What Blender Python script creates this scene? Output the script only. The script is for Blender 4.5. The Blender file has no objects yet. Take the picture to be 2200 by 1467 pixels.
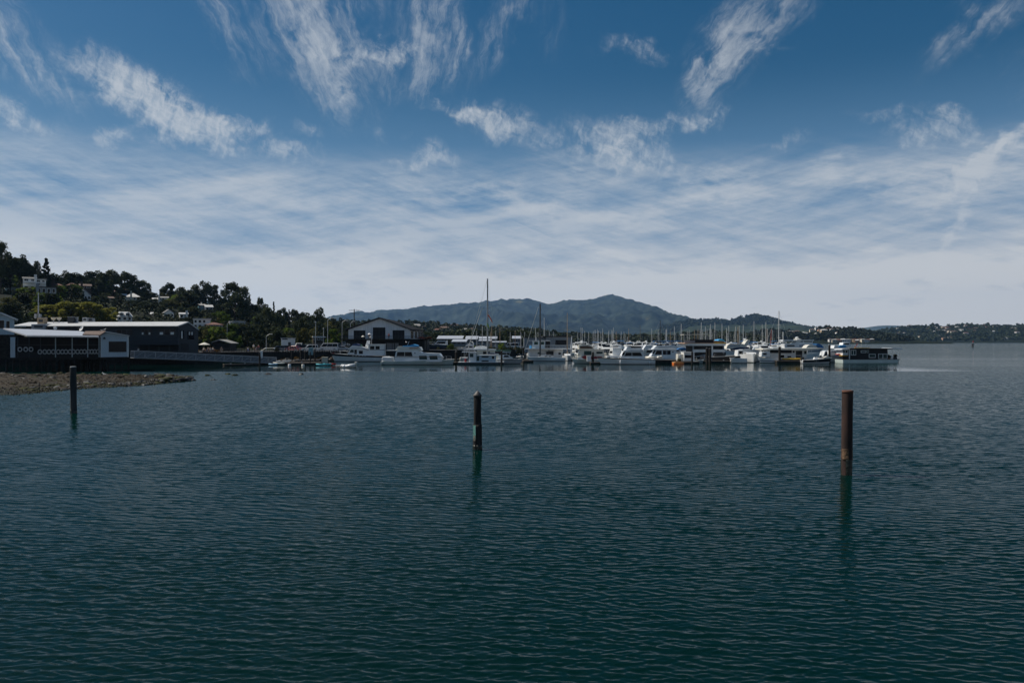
import bpy, bmesh, math, random
import numpy as np
from mathutils import Vector, Matrix, noise as mnoise
R = math.radians
scene = bpy.context.scene
COL = scene.collection
# ------------------------------------------------------------------ camera, sky, sun, exposure
FPX, CX, CY, CAMZ = 1711.0, 1100.0, 733.5, 5.0
cam_data = bpy.data.cameras.new('camera')
cam = bpy.data.objects.new('camera', cam_data); COL.objects.link(cam)
cam.location = (0, 0, CAMZ); cam.rotation_euler = (R(90), 0, 0)
cam_data.sensor_width = 36.0; cam_data.lens = 36.0*FPX/2200.0
cam_data.clip_start = 0.1; cam_data.clip_end = 60000
scene.camera = cam
scene.view_settings.view_transform = 'Standard'; scene.view_settings.look = 'None'
scene.view_settings.exposure = EXPOSURE = 0.06
scene.view_settings.gamma = 1.0
scene.cycles.use_denoising = True
scene.cycles.max_bounces = 6; scene.cycles.transparent_max_bounces = 8
scene.cycles.caustics_reflective = False; scene.cycles.caustics_refractive = False
scene.cycles.volume_bounces = 1
scene.cycles.sample_clamp_indirect = 4
SUN_AZ, SUN_EL = -79.0, 50.0          # degrees: clockwise from the view direction (+Y), above the horizon

def azel(px, py):                      # direction of a point of the sky, in degrees
    x, z = (px-CX)/FPX, (CY-py)/FPX
    return math.degrees(math.atan(x)), math.degrees(math.atan2(z, math.hypot(1, x)))

world = bpy.data.worlds.new('World'); scene.world = world; world.use_nodes = True
def build_world():
    nt = world.node_tree; nt.nodes.clear(); L = nt.links.new
    N = nt.nodes.new
    def M(op, a, b=None, c=None, clamp=False):
        n = N('ShaderNodeMath'); n.operation = op; n.use_clamp = clamp
        for i, v in enumerate((a, b, c)):
            if v is None: continue
            if isinstance(v, (int, float)): n.inputs[i].default_value = v
            else: L(v, n.inputs[i])
        return n.outputs[0]
    def sstep(v, lo, hi):
        n = N('ShaderNodeMapRange'); n.interpolation_type = 'SMOOTHSTEP'
        for i, x in ((0, v), (1, lo), (2, hi)):
            if isinstance(x, (int, float)): n.inputs[i].default_value = x
            else: L(x, n.inputs[i])
        n.inputs[3].default_value = 0; n.inputs[4].default_value = 1
        return n.outputs[0]
    geo = N('ShaderNodeTexCoord')
    sep = N('ShaderNodeSeparateXYZ'); L(geo.outputs['Generated'], sep.inputs[0])
    x, y, z = sep.outputs
    az = M('MULTIPLY', M('ARCTAN2', x, y), 180/math.pi)
    el = M('MULTIPLY', M('ARCSINE', M('MINIMUM', M('MAXIMUM', z, -1.0), 1.0)), 180/math.pi)
    comb = N('ShaderNodeCombineXYZ'); L(az, comb.inputs[0]); L(el, comb.inputs[1])
    P0 = comb.outputs[0]
    def mapping(vec, loc=(0,0,0), rot=0, scale=(1,1,1)):
        n = N('ShaderNodeMapping'); n.vector_type = 'TEXTURE'; L(vec, n.inputs[0])
        n.inputs[1].default_value = loc; n.inputs[2].default_value = (0,0,rot); n.inputs[3].default_value = scale
        return n.outputs[0]
    def noise(vec, scale, detail=5, rough=.55, dist=0.0, out='Fac'):
        n = N('ShaderNodeTexNoise'); L(vec, n.inputs['Vector']); n.inputs['Scale'].default_value = scale
        n.inputs['Detail'].default_value = detail; n.inputs['Roughness'].default_value = rough
        n.inputs['Distortion'].default_value = dist
        return n.outputs[0 if out == 'Fac' else 1]
    def vmath(op, a, b, sc=None):
        n = N('ShaderNodeVectorMath'); n.operation = op
        L(a, n.inputs[0])
        if b is not None:
            if isinstance(b, tuple): n.inputs[1].default_value = b
            else: L(b, n.inputs[1])
        if sc is not None: n.inputs['Scale'].default_value = sc
        return n.outputs[0]
    def warp(vec, scale, amt, det=3):
        c = vmath('SUBTRACT', noise(vec, scale, det, .6, out='Color'), (.5,.5,.5))
        return vmath('ADD', vec, vmath('SCALE', c, None, amt))
    PW = warp(warp(P0, .22, 2.6, 1), .8, 1.9, 5)
    def blob(px, py, a, b, ang):       # soft ellipse: centre, half axes in photograph pixels, angle counter-clockwise
        c = azel(px, py); ca, sa = math.cos(R(ang)), math.sin(R(ang))
        e1 = azel(px+a*ca, py-a*sa); e2 = azel(px-b*sa, py-b*ca)
        u = (e1[0]-c[0], e1[1]-c[1]); v = (e2[0]-c[0], e2[1]-c[1])
        m = mapping(PW, (c[0], c[1], 0), math.atan2(u[1], u[0]), (1.25*math.hypot(*u), 1.25*math.hypot(*v), 1))
        g = N('ShaderNodeTexGradient'); g.gradient_type = 'SPHERICAL'; L(m, g.inputs[0])
        return g.outputs[1]
    def group(blobs):
        t = None
        for (px, py, a, b, ang, amp) in blobs:
            s = blob(px, py, a, b, ang)
            t = M('MULTIPLY', s, amp) if t is None else M('MULTIPLY_ADD', s, amp, t)
        return M('MINIMUM', t, 1.15)
    WV = vmath('SUBTRACT', noise(P0, .5, 3, .6, out='Color'), (.5,.5,.5))
    def fibre(ang, lx, ly, scale, det=7, rough=.62, w=.5):   # noise stretched along a direction
        return noise(mapping(vmath('ADD', P0, vmath('SCALE', WV, None, w)), (0,0,0), R(ang), (lx, ly, 1)), scale, det, rough)
    def erode(mask, nz, k, lo, hi):
        kk = M('MULTIPLY', M('MINIMUM', M('MULTIPLY', mask, 2.2), 1.0), k)
        return sstep(M('MULTIPLY_ADD', M('SUBTRACT', nz, .5), kk, mask), lo, hi)
    puff = group([(235,172,150,60,-12,.8),(345,215,180,68,-28,1.05),(440,255,140,48,-20,.9),(520,270,80,24,-5,.75),(370,282,70,22,15,.45),
                  (20,246,130,34,-18,.9),(240,292,48,22,30,.95),(100,322,40,8,10,.5),
                  (600,330,100,24,-4,.85),(595,308,22,30,90,.5),
                  (760,112,160,34,-3,.85),(850,105,55,30,0,.6),(735,205,42,34,-50,.8),
                  (1000,242,80,18,-12,.75),(1075,262,130,34,-16,1.0),(890,280,15,28,90,.6),(815,272,22,18,0,.5),
                  (935,330,70,38,-35,.8),(900,352,80,18,10,.6),(830,342,36,12,-10,.5),
                  (1318,304,120,56,-14,.95),(1400,362,130,46,-20,.75),(1215,300,60,16,10,.4),
                  (1440,258,130,28,8,.7),(1520,262,60,18,5,.65),(1370,100,90,28,-8,.75),
                  (1990,285,110,28,4,.85),(2030,250,90,22,-20,.7),(2110,290,50,15,5,.55),(1880,258,80,12,0,.5),(1920,240,26,14,30,.4),
                  (1690,300,70,15,15,.5),(1660,102,60,10,6,.5),(665,290,44,20,-10,.5)])
    n1 = fibre(-30, 3.4, .46, .75, 7, .70, 1.8)
    n1b = fibre(75, 2.8, .5, .95, 6, .68, 2.0)
    nf = M('MULTIPLY_ADD', n1b, .5, M('MULTIPLY', n1, .5))
    c1 = M('MULTIPLY', erode(puff, nf, 3.3, .0, 1.75), .95)
    vert = group([(690,60,250,100,-58,.72),(620,20,220,80,-70,.7),(700,150,130,44,-75,.8),(480,30,170,50,-55,.7),(800,30,200,70,-80,.5),
                  (930,40,190,75,82,.85),(905,100,140,24,100,.6),(985,100,100,24,88,.6),(1085,45,170,42,66,.75),(1185,40,110,40,85,.3),
                  (30,90,240,80,-48,.7),(95,170,100,34,-40,.45)])
    n2 = fibre(80, 4.0, .5, .85, 7, .70, 1.5)
    n2b = fibre(-60, 4.0, .5, .85, 7, .70, 1.5)
    n2m = N('ShaderNodeMix'); n2m.data_type = 'FLOAT'
    L(sstep(az, -12, -7), n2m.inputs[0]); L(n2b, n2m.inputs[2]); L(n2, n2m.inputs[3])
    c2 = M('MULTIPLY', erode(vert, n2m.outputs[0], 2.5, .0, 1.9), .74)
    diag = group([(1635,62,240,46,45,.8),(1545,130,140,80,50,.7),(1500,165,64,40,-50,.7),(1590,60,130,60,70,.45),
                  (2110,60,190,46,35,.75),(2060,40,110,40,70,.35),(2190,170,120,60,60,.3)])
    n3 = fibre(46, 4.0, .5, .8, 7, .70, 1.4)
    c3 = M('MULTIPLY', erode(diag, n3, 2.5, .0, 1.9), .76)
    # the veil of thin streaks lower down, thickening into the pale air above the horizon
    PV = vmath('ADD', warp(P0, .06, 2.4, 1), vmath('SCALE', WV, None, .22))
    n4 = noise(mapping(PV, (3,0,0), R(7), (4.6, .75, 1)), .72, 8, .68)
    n5 = noise(mapping(PV, (0,9,0), R(6.5), (17, 1.5, 1)), .5, 5, .6)
    n6 = noise(mapping(PV, (0,4,0), R(-15), (5.0, .62, 1)), .8, 6, .66)
    up = sstep(el, 13.9, 10.4)
    low = sstep(M('MULTIPLY_ADD', M('SUBTRACT', n5, .5), 5.0, el), 9.0, 2.6)
    fine = M('MULTIPLY_ADD', n6, .45, M('MULTIPLY', n4, .55))
    vm = M('MULTIPLY', up, M('ADD', M('MULTIPLY_ADD', M('SUBTRACT', fine, .5), 2.9, .62), M('MULTIPLY', M('SUBTRACT', n5, .5), 2.6)))
    vm = M('MINIMUM', M('MAXIMUM', vm, 0.0), 1.0)
    veil = M('MINIMUM', M('ADD', M('MULTIPLY', vm, .74), M('MULTIPLY', low, .75)), .97)
    pats = group([(1840,372,140,42,-8,.9),(1540,388,130,52,-6,.7),(1230,345,150,60,-20,.6),(2080,380,220,60,20,.9),(2150,320,190,22,38,1.25),
                  (1120,440,420,34,-8,.8),(2058,478,75,20,68,1.0),(2025,535,75,17,74,.75),(1500,440,380,24,8,.6),(700,420,300,34,-10,.5),(300,420,340,44,0,.4)])
    c4 = M('MULTIPLY', erode(pats, fine, 2.3, .0, 1.35), .85)
    # thin contrail
    a0, a1 = azel(1085, 468), azel(1208, 523)
    th = math.atan2(a1[1]-a0[1], a1[0]-a0[0]); ln = math.hypot(a1[0]-a0[0], a1[1]-a0[1])
    mm = N('ShaderNodeSeparateXYZ'); L(mapping(P0, ((a0[0]+a1[0])/2, (a0[1]+a1[1])/2, 0), th, (ln/2, .055, 1)), mm.inputs[0])
    trail = M('MULTIPLY', M('MULTIPLY', sstep(M('ABSOLUTE', mm.outputs[0]), 1.0, .5), sstep(M('ABSOLUTE', mm.outputs[1]), 1.0, .2)), .28)
    # scattered cirrus over the rest of the dome, outside this view
    nd = noise(mapping(geo.outputs['Generated'], (0,0,0), R(30), (2.2, .6, .8)), 2.2, 5, .62, .6)
    dome = M('MULTIPLY', M('MULTIPLY', sstep(nd, .5, .78), sstep(el, 22, 36)), .3)
    inv = None
    for c in (c1, c2, c3, c4, veil, trail, dome):
        o = M('SUBTRACT', 1.0, c)
        inv = o if inv is None else M('MULTIPLY', inv, o)
    cloud = M('MULTIPLY', M('SUBTRACT', 1.0, inv), .93)
    sky = N('ShaderNodeTexSky'); sky.sky_type = 'NISHITA'; sky.sun_disc = False
    sky.sun_elevation = R(SUN_EL); sky.sun_rotation = R(SUN_AZ)
    sky.altitude = 0; sky.air_density = 1.0; sky.dust_density = .6; sky.ozone_density = 1.6
    hs = N('ShaderNodeHueSaturation'); hs.inputs['Hue'].default_value = .494; hs.inputs['Saturation'].default_value = 1.5; hs.inputs['Value'].default_value = SKY_VALUE
    L(sky.outputs[0], hs.inputs['Color'])
    lb = N('ShaderNodeMix'); lb.data_type = 'RGBA'; L(M('MULTIPLY', sstep(el, 19, 8), .85), lb.inputs[0]); L(hs.outputs[0], lb.inputs[6]); lb.inputs[7].default_value = LOW_BLUE
    mx = N('ShaderNodeMix'); mx.data_type = 'RGBA'; L(cloud, mx.inputs[0]); L(lb.outputs[2], mx.inputs[6])
    cc = N('ShaderNodeMix'); cc.data_type = 'RGBA'; L(sstep(el, 8.5, 2.0), cc.inputs[0]); cc.inputs[6].default_value = CLOUD_COL
    cc.inputs[7].default_value = HORIZON_COL; L(cc.outputs[2], mx.inputs[7])
    bg = N('ShaderNodeBackground'); bg.inputs['Strength'].default_value = SKY_STRENGTH; L(mx.outputs[2], bg.inputs['Color'])
    out = N('ShaderNodeOutputWorld'); L(bg.outputs[0], out.inputs[0])
LOW_BLUE = (2.45, 4.9, 8.2, 1)
SKY_STRENGTH, SKY_VALUE, CLOUD_COL, HORIZON_COL = .05, .92, (11.0, 11.5, 12.0, 1), (15.2, 14.8, 14.1, 1)
build_world()
sun_data = bpy.data.lights.new('sun', 'SUN'); sun_data.energy = 4.5; sun_data.angle = R(.5); sun_data.color = (1, .94, .84)
sun = bpy.data.objects.new('sun', sun_data); COL.objects.link(sun)
_sd = Vector((math.sin(R(SUN_AZ))*math.cos(R(SUN_EL)), math.cos(R(SUN_AZ))*math.cos(R(SUN_EL)), math.sin(R(SUN_EL))))
sun.rotation_euler = _sd.to_track_quat('Z', 'Y').to_euler()
# ------------------------------------------------------------------ helpers
rng = random.Random(7); nprng = np.random.default_rng(7)
def at(px, D):                          # x of the point that stands at distance D under photograph column px
    return (px-CX)/FPX*D
def zat(py, D):
    return CAMZ+(CY-py)/FPX*D
def P(px, py, D):
    return Vector((at(px, D), D, zat(py, D)))
MATS = {}
def mat(name, col, rough=.6, spec=.5, metal=0.0, var=.12, scale=3.0, bump=0.0, col2=None, stretch=(1,1,1), coat=0):
    """procedural principled material: base colour broken up by noise, optional second colour for dirt and wear"""
    if name in MATS: return MATS[name]
    m = bpy.data.materials.new(name); m.use_nodes = True; nt = m.node_tree; b = nt.nodes['Principled BSDF']
    b.inputs['Roughness'].default_value = rough; b.inputs['Metallic'].default_value = metal
    b.inputs['Specular IOR Level'].default_value = spec
    if coat: b.inputs['Coat Weight'].default_value = coat
    tc = nt.nodes.new('ShaderNodeTexCoord'); mp = nt.nodes.new('ShaderNodeMapping'); mp.inputs[3].default_value = stretch
    nt.links.new(tc.outputs['Object'], mp.inputs[0])
    n = nt.nodes.new('ShaderNodeTexNoise'); n.inputs['Scale'].default_value = scale; n.inputs['Detail'].default_value = 5
    nt.links.new(mp.outputs[0], n.inputs['Vector'])
    cr = nt.nodes.new('ShaderNodeValToRGB'); cr.color_ramp.elements[0].position = .3; cr.color_ramp.elements[1].position = .7
    c2 = col2 or tuple(c*(1-2*var) for c in col); c1 = col if col2 else tuple(min(1, c*(1+var)) for c in col)
    cr.color_ramp.elements[0].color = (*c2, 1); cr.color_ramp.elements[1].color = (*c1, 1)
    nt.links.new(n.outputs[0], cr.inputs[0]); nt.links.new(cr.outputs[0], b.inputs['Base Color'])
    if bump:
        bp = nt.nodes.new('ShaderNodeBump'); bp.inputs['Strength'].default_value = bump; bp.inputs['Distance'].default_value = .05
        nt.links.new(n.outputs[0], bp.inputs['Height']); nt.links.new(bp.outputs[0], b.inputs['Normal'])
    MATS[name] = m; return m

class MB:
    """collects vertices and faces of one part, built as one mesh object"""
    def __init__(s): s.v = []; s.f = []
    def add(s, vs, fs):
        o = len(s.v); s.v += [tuple(v) for v in vs]; s.f += [tuple(i+o for i in f) for f in fs]; return s
    def box(s, x0, x1, y0, y1, z0, z1, M=None):
        vs = [(x, y, z) for z in (z0, z1) for (x, y) in ((x0, y0), (x1, y0), (x1, y1), (x0, y1))]
        if M is not None: vs = [M @ Vector(v) for v in vs]
        return s.add(vs, [(3,2,1,0), (4,5,6,7), (0,1,5,4), (1,2,6,5), (2,3,7,6), (3,0,4,7)])
    def tube(s, p0, p1, r0, r1=None, n=6, caps=True):
        p0, p1 = Vector(p0), Vector(p1); r1 = r0 if r1 is None else r1
        d = (p1-p0); 
        if d.length < 1e-6: return s
        d.normalize(); a = d.orthogonal().normalized(); b = d.cross(a)
        vs = [p0+(a*math.cos(t)+b*math.sin(t))*r0 for t in [2*math.pi*k/n for k in range(n)]]
        vs += [p1+(a*math.cos(t)+b*math.sin(t))*r1 for t in [2*math.pi*k/n for k in range(n)]]
        fs = [(k, (k+1) % n, n+(k+1) % n, n+k) for k in range(n)]
        if caps: fs += [tuple(range(n-1, -1, -1)), tuple(range(n, 2*n))]
        return s.add(vs, fs)
    def path(s, pts, r, n=6):
        for a, b in zip(pts[:-1], pts[1:]): s.tube(a, b, r, r, n)
        return s
    def lathe(s, prof, c=(0,0,0), n=14, sx=1, sy=1):      # prof: (r, z) bottom to top
        vs = [(c[0]+r*sx*math.cos(2*math.pi*k/n), c[1]+r*sy*math.sin(2*math.pi*k/n), c[2]+z) for (r, z) in prof for k in range(n)]
        fs = [(i*n+k, i*n+(k+1) % n, (i+1)*n+(k+1) % n, (i+1)*n+k) for i in range(len(prof)-1) for k in range(n)]
        fs += [tuple(range(n-1, -1, -1)), tuple(range((len(prof)-1)*n, len(prof)*n))]
        return s.add(vs, fs)
    def prism(s, poly, y0, y1, axis='y', top=1.0):        # poly in (x,z) pushed along y (or (y,z) along x, or (x,y) along z)
        n = len(poly)
        def pt(a, b, t):
            return {'y': (a, t, b), 'x': (t, a, b), 'z': (a, b, t)}[axis]
        vs = [pt(a, b, y0) for a, b in poly]+[pt(a, b, y1) for a, b in poly]
        return s.add(vs, [tuple(range(n)), tuple(range(2*n-1, n-1, -1))]+[(k, n+k, n+(k+1) % n, (k+1) % n) for k in range(n)])
    def loft(s, rings, closed=False, caps=True):
        n = len(rings[0]); vs = [p for r in rings for p in r]; fs = []
        m = n if closed else n-1
        for i in range(len(rings)-1):
            fs += [(i*n+k, i*n+(k+1) % n, (i+1)*n+(k+1) % n, (i+1)*n+k) for k in range(m)]
        if caps: fs += [tuple(range(n-1, -1, -1)), tuple(range((len(rings)-1)*n, len(rings)*n))]
        return s.add(vs, fs)
    def quad(s, a, b, c, d): return s.add([a, b, c, d], [(0,1,2,3)])
    def slab(s, a, b, c, d, t):                           # a quad given thickness t downwards
        dn = Vector((0,0,-t)); q = [Vector(p) for p in (a, b, c, d)]
        return s.add(q+[p+dn for p in q], [(0,1,2,3), (7,6,5,4), (0,4,5,1), (1,5,6,2), (2,6,7,3), (3,7,4,0)])
    def mesh(s, name, m=None, smooth=False):
        me = bpy.data.meshes.new(name); me.from_pydata(s.v, [], s.f); me.update()
        bm = bmesh.new(); bm.from_mesh(me); bmesh.ops.recalc_face_normals(bm, faces=bm.faces); bm.to_mesh(me); bm.free()
        if m: me.materials.append(m)
        if smooth: me.polygons.foreach_set('use_smooth', [True]*len(me.polygons))
        return me
    def build(s, name, m, parent=None, smooth=False, label=None, bevel=0):
        o = bpy.data.objects.new(name, s.mesh(name, m, smooth)); COL.objects.link(o)
        if parent is not None: o.parent = parent
        if label: o['label'] = label
        if bevel:
            md = o.modifiers.new('bevel', 'BEVEL'); md.width = bevel; md.segments = 2; md.limit_method = 'ANGLE'
        return o
def tag(o, label=None, cat=None, group=None, kind=None):
    if label: o['label'] = label
    if cat: o['category'] = cat
    if group: o['group'] = group
    if kind: o['kind'] = kind
    return o
def thing(name, label, cat, loc=(0,0,0), rz=0.0, group=None, s=1.0):
    o = bpy.data.objects.new(name, None); COL.objects.link(o)
    o.location = loc; o.rotation_euler = (0, 0, rz); o.scale = (s, s, s); o.empty_display_size = .2
    return tag(o, label, cat, group)
def copy_tree(o, parent=None):
    c = o.copy(); COL.objects.link(c)
    if parent is not None: c.parent = parent
    for ch in list(o.children): copy_tree(ch, c)
    return c
def npmesh(name, verts, faces, m, smooth=True):           # numpy arrays to a mesh object (quads)
    me = bpy.data.meshes.new(name); nv, nf = len(verts), len(faces); k = faces.shape[1]
    me.vertices.add(nv); me.vertices.foreach_set('co', np.asarray(verts, dtype=np.float32).ravel())
    me.loops.add(nf*k); me.loops.foreach_set('vertex_index', np.asarray(faces, dtype=np.int32).ravel())
    me.polygons.add(nf); me.polygons.foreach_set('loop_start', np.arange(0, nf*k, k, dtype=np.int32))
    me.polygons.foreach_set('use_smooth', np.full(nf, smooth)); me.materials.append(m); me.update(); me.validate()
    o = bpy.data.objects.new(name, me); COL.objects.link(o); return o
def gridfaces(nr, nc):
    i = np.arange((nr-1)*nc).reshape(nr-1, nc)[:, :-1].ravel()
    return np.stack([i, i+1, i+1+nc, i+nc], 1)
def vnoise(x, y, seed=0):                                 # smooth value noise on numpy arrays, 0..1
    xi, yi = np.floor(x).astype(np.int64), np.floor(y).astype(np.int64); fx, fy = x-xi, y-yi
    fx, fy = fx*fx*(3-2*fx), fy*fy*(3-2*fy)
    def h(a, b):
        n = (a*374761393+b*668265263+seed*974634) & 0xffffffff
        n = ((n ^ (n >> 13))*1274126177) & 0xffffffff
        return ((n ^ (n >> 16)) & 0xffff)/65535.0
    return (h(xi, yi)*(1-fx)+h(xi+1, yi)*fx)*(1-fy)+(h(xi, yi+1)*(1-fx)+h(xi+1, yi+1)*fx)*fy
def fbm(x, y, oct=5, seed=0, gain=.5):
    t = np.zeros_like(x, dtype=float); a = 1.0; s = 0
    for k in range(oct): t += a*vnoise(x*2**k, y*2**k, seed+k); s += a; a *= gain
    return t/s
# ------------------------------------------------------------------ water
def water_material():
    m = bpy.data.materials.new('bay_water'); m.use_nodes = True; nt = m.node_tree; N = nt.nodes.new; L = nt.links.new
    b = nt.nodes['Principled BSDF']
    b.inputs['Base Color'].default_value = (.0008, .0085, .0082, 1); b.inputs['IOR'].default_value = 1.33
    b.inputs['Roughness'].default_value = .06; b.inputs['Specular IOR Level'].default_value = .36; b.inputs['Specular Tint'].default_value = (.82, 1, .98, 1)
    g = N('ShaderNodeNewGeometry'); sp = N('ShaderNodeSeparateXYZ'); L(g.outputs['Position'], sp.inputs[0])
    def M(op, a, b2=None, c=None):
        n = N('ShaderNodeMath'); n.operation = op
        for i, v in enumerate((a, b2, c)):
            if v is None: continue
            if isinstance(v, (int, float)): n.inputs[i].default_value = v
            else: L(v, n.inputs[i])
        return n.outputs[0]
    def ss(v, lo, hi, a=0.0, c=1.0):
        n = N('ShaderNodeMapRange'); n.interpolation_type = 'SMOOTHSTEP'; L(v, n.inputs[0])
        for i, x in ((1, lo), (2, hi), (3, a), (4, c)): n.inputs[i].default_value = x
        return n.outputs[0]
    def noise(scale, det, sc=(1,1,1), col=True, rough=.55):
        mp = N('ShaderNodeMapping'); mp.inputs[3].default_value = sc; L(g.outputs['Position'], mp.inputs[0])
        n = N('ShaderNodeTexNoise'); n.inputs['Scale'].default_value = scale; n.inputs['Detail'].default_value = det
        n.inputs['Roughness'].default_value = rough; L(mp.outputs[0], n.inputs['Vector']); return n.outputs[1 if col else 0]
    x, y = sp.outputs[0], sp.outputs[1]
    edge = noise(.05, 2, (1,1,1), False)                      # the lee of the moorings lies calm
    yy = M('MULTIPLY_ADD', edge, 14.0, M('MULTIPLY_ADD', M('ABSOLUTE', M('SUBTRACT', x, 20.0)), .02, y))
    calm = M('MULTIPLY', ss(yy, 139.5, 142.5), M('MULTIPLY', ss(x, 66, 82, 1, 0), ss(y, 480, 560, 1, 0)))
    left = M('MULTIPLY', ss(M('MULTIPLY_ADD', x, .55, y), 45, 85), ss(x, -24, -50))   # sheltered water by the gravel bar
    slick = noise(.035, 3, (.12, 1, 1), False)                # bands of smoother water across the bay
    far = ss(y, 22, 75)
    amp = M('MULTIPLY', M('ADD', M('MULTIPLY_ADD', far, .11, .022), ss(y, 150, 420, 0, .07)), M('SUBTRACT', 1.0, M('MULTIPLY', calm, .93)))
    amp = M('MULTIPLY', amp, M('SUBTRACT', 1.0, M('MULTIPLY', left, .3)))
    amp = M('MULTIPLY', amp, M('MULTIPLY_ADD', M('MULTIPLY', ss(slick, .35, .65), ss(y, 90, 190)), -.55, 1.0))
    v1 = noise(3.6, 4, (.5, 1, 1)); v2 = noise(13.0, 2, (.6, 1, 1))
    def vm(op, a, b2=None, s=None):
        n = N('ShaderNodeVectorMath'); n.operation = op; L(a, n.inputs[0])
        if b2 is not None:
            if isinstance(b2, tuple): n.inputs[1].default_value = b2
            else: L(b2, n.inputs[1])
        if s is not None:
            if isinstance(s, (int, float)): n.inputs['Scale'].default_value = s
            else: L(s, n.inputs['Scale'])
        return n.outputs[0]
    d = vm('ADD', vm('SUBTRACT', v1, (.5,.5,.5)), vm('SCALE', vm('SUBTRACT', v2, (.5,.5,.5)), None, .6))
    d = vm('MULTIPLY', d, (3.4, 4.6, 0.0))
    lee = N('ShaderNodeCombineXYZ'); lee.inputs[0].default_value = .01      # normals tilted to this shore so the chop mirrors higher, darker sky
    L(M('MULTIPLY', M('MULTIPLY', M('SUBTRACT', 1.0, calm), M('MULTIPLY', ss(y, 6, 50), ss(y, 70, 200, 1, .4))), -.068), lee.inputs[1])
    nn = vm('NORMALIZE', vm('ADD', vm('ADD', g.outputs['Normal'], lee.outputs[0]), vm('SCALE', d, None, amp)))
    L(nn, b.inputs['Normal'])
    df = N('ShaderNodeBsdfDiffuse'); df.inputs[0].default_value = (.0011, .0172, .0145, 1); ms = N('ShaderNodeMixShader'); L(M('MULTIPLY_ADD', calm, -.34, .42), ms.inputs[0])   # matte teal water body, mixed in to dim reflections, least where calm
    L(b.outputs[0], ms.inputs[1]); L(df.outputs[0], ms.inputs[2]); L(ms.outputs[0], nt.nodes['Material Output'].inputs[0])
    return m
M_WATER = water_material()
def build_water():
    # near water: real waves on a sheet whose cells grow with distance
    nr, nc = 1320, 1250
    d = 7.0*np.exp(np.linspace(0, math.log(142/7.0), nr)); t = np.tan(np.linspace(-R(41), R(41), nc))
    Y = np.repeat(d[:, None], nc, 1); X = d[:, None]*t[None, :]
    cell = np.maximum(np.gradient(d), d*(t[nc//2+1]-t[nc//2]))[:, None]
    Z = np.zeros_like(X); DX = np.zeros_like(X); DY = np.zeros_like(X)
    gust = .25+1.5*fbm(X*.06, Y*.12, 4, 5)
    calm = 1-np.clip((d-112)/16, 0, 1)[:, None]*np.ones_like(X)
    leftq = np.clip((Y+.55*X-45)/40, 0, 1)*np.clip((-24-X)/26, 0, 1)
    amp = gust*calm*(1-.45*leftq)
    n = 120; lam = np.exp(nprng.uniform(math.log(.07), math.log(1.7), n))
    for k in range(n):
        l = lam[k]; th = R(-4)+nprng.normal(0, R(24 if l < .4 else 17)); w = 2*math.pi/l
        wt = math.exp(-(math.log(l/.16)/1.05)**2)
        slope = .036*wt
        cut = np.clip((l/cell-2.2)/2.0, 0, 1)
        rows = np.nonzero(cut[:, 0] > 0)[0]
        if not len(rows): continue
        r1 = rows[-1]+1; kx, ky = math.sin(th)*w, -math.cos(th)*w
        ph = kx*X[:r1]+ky*Y[:r1]+nprng.uniform(0, 6.283)
        A = slope/w*cut[:r1]*amp[:r1]
        s_, c_ = np.sin(ph), np.cos(ph)
        Z[:r1] += A*c_; DX[:r1] -= .45*A*s_*math.sin(th); DY[:r1] += .45*A*s_*math.cos(th)
    v = np.stack([X+DX, Y+DY, Z], -1).reshape(-1, 3)
    o = npmesh('bay_water', v, gridfaces(nr, nc), M_WATER); tag(o, kind='structure')
    # the bay beyond it and to both sides, flat
    w, h = d[-1]*math.tan(R(41)), d[-1]
    mb = MB(); B = 15000
    pts = [(-w, h), (w, h), (d[0]*math.tan(R(41)), d[0]), (-d[0]*math.tan(R(41)), d[0])]
    ring = [(-B, 16000), (B, 16000), (B, -2500), (-B, -2500)]
    vs = [(x, y, -.003) for x, y in pts+ring]
    mb.add(vs, [(0,1,5,4), (1,2,6,5), (2,3,7,6), (3,0,4,7)])
    o = mb.build('bay_water', M_WATER); tag(o, kind='structure')
build_water()
# ------------------------------------------------------------------ land
SHORE = [(100,-150), (128,-118), (150,-103), (165,-93), (185,-74), (205,-61), (222,-46), (236,-24), (248,-8), (262,2), (300,6), (340,9), (400,16), (480,24), (600,30), (800,10), (1000,-30), (1500,-80), (2600,-90)]
ROADX = [(100,-150), (150,-118), (190,-102), (300,-78), (400,-62), (500,-74), (700,-112), (1000,-150), (1500,-170), (2600,-170)]
sy, sx = np.array(SHORE).T; ry, rx = np.array(ROADX).T
def land_z(x, y):
    x = np.asarray(x, float); y = np.asarray(y, float)
    xs, xr = np.interp(y, sy, sx), np.interp(y, ry, rx)
    e = xs-x
    z = np.where(e > 0, np.minimum(2.3, -1.2+e*1.6), np.maximum(-1.2+e*.2, -3))
    d = np.maximum(xr-12-x, 0); t = np.clip((y-700)/800, 0, 1); H = 82*(1-.55*t)
    z = z+H*(1-np.exp(-d*d/(d+14)*.25/ (H/82*1.0)/82))+np.clip(d/60, 0, 1)*(fbm(x*.02+9, y*.02, 4, 3)-.5)*9
    return z
def lz(x, y): return float(land_z(np.array([x]), np.array([y]))[0])
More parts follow.
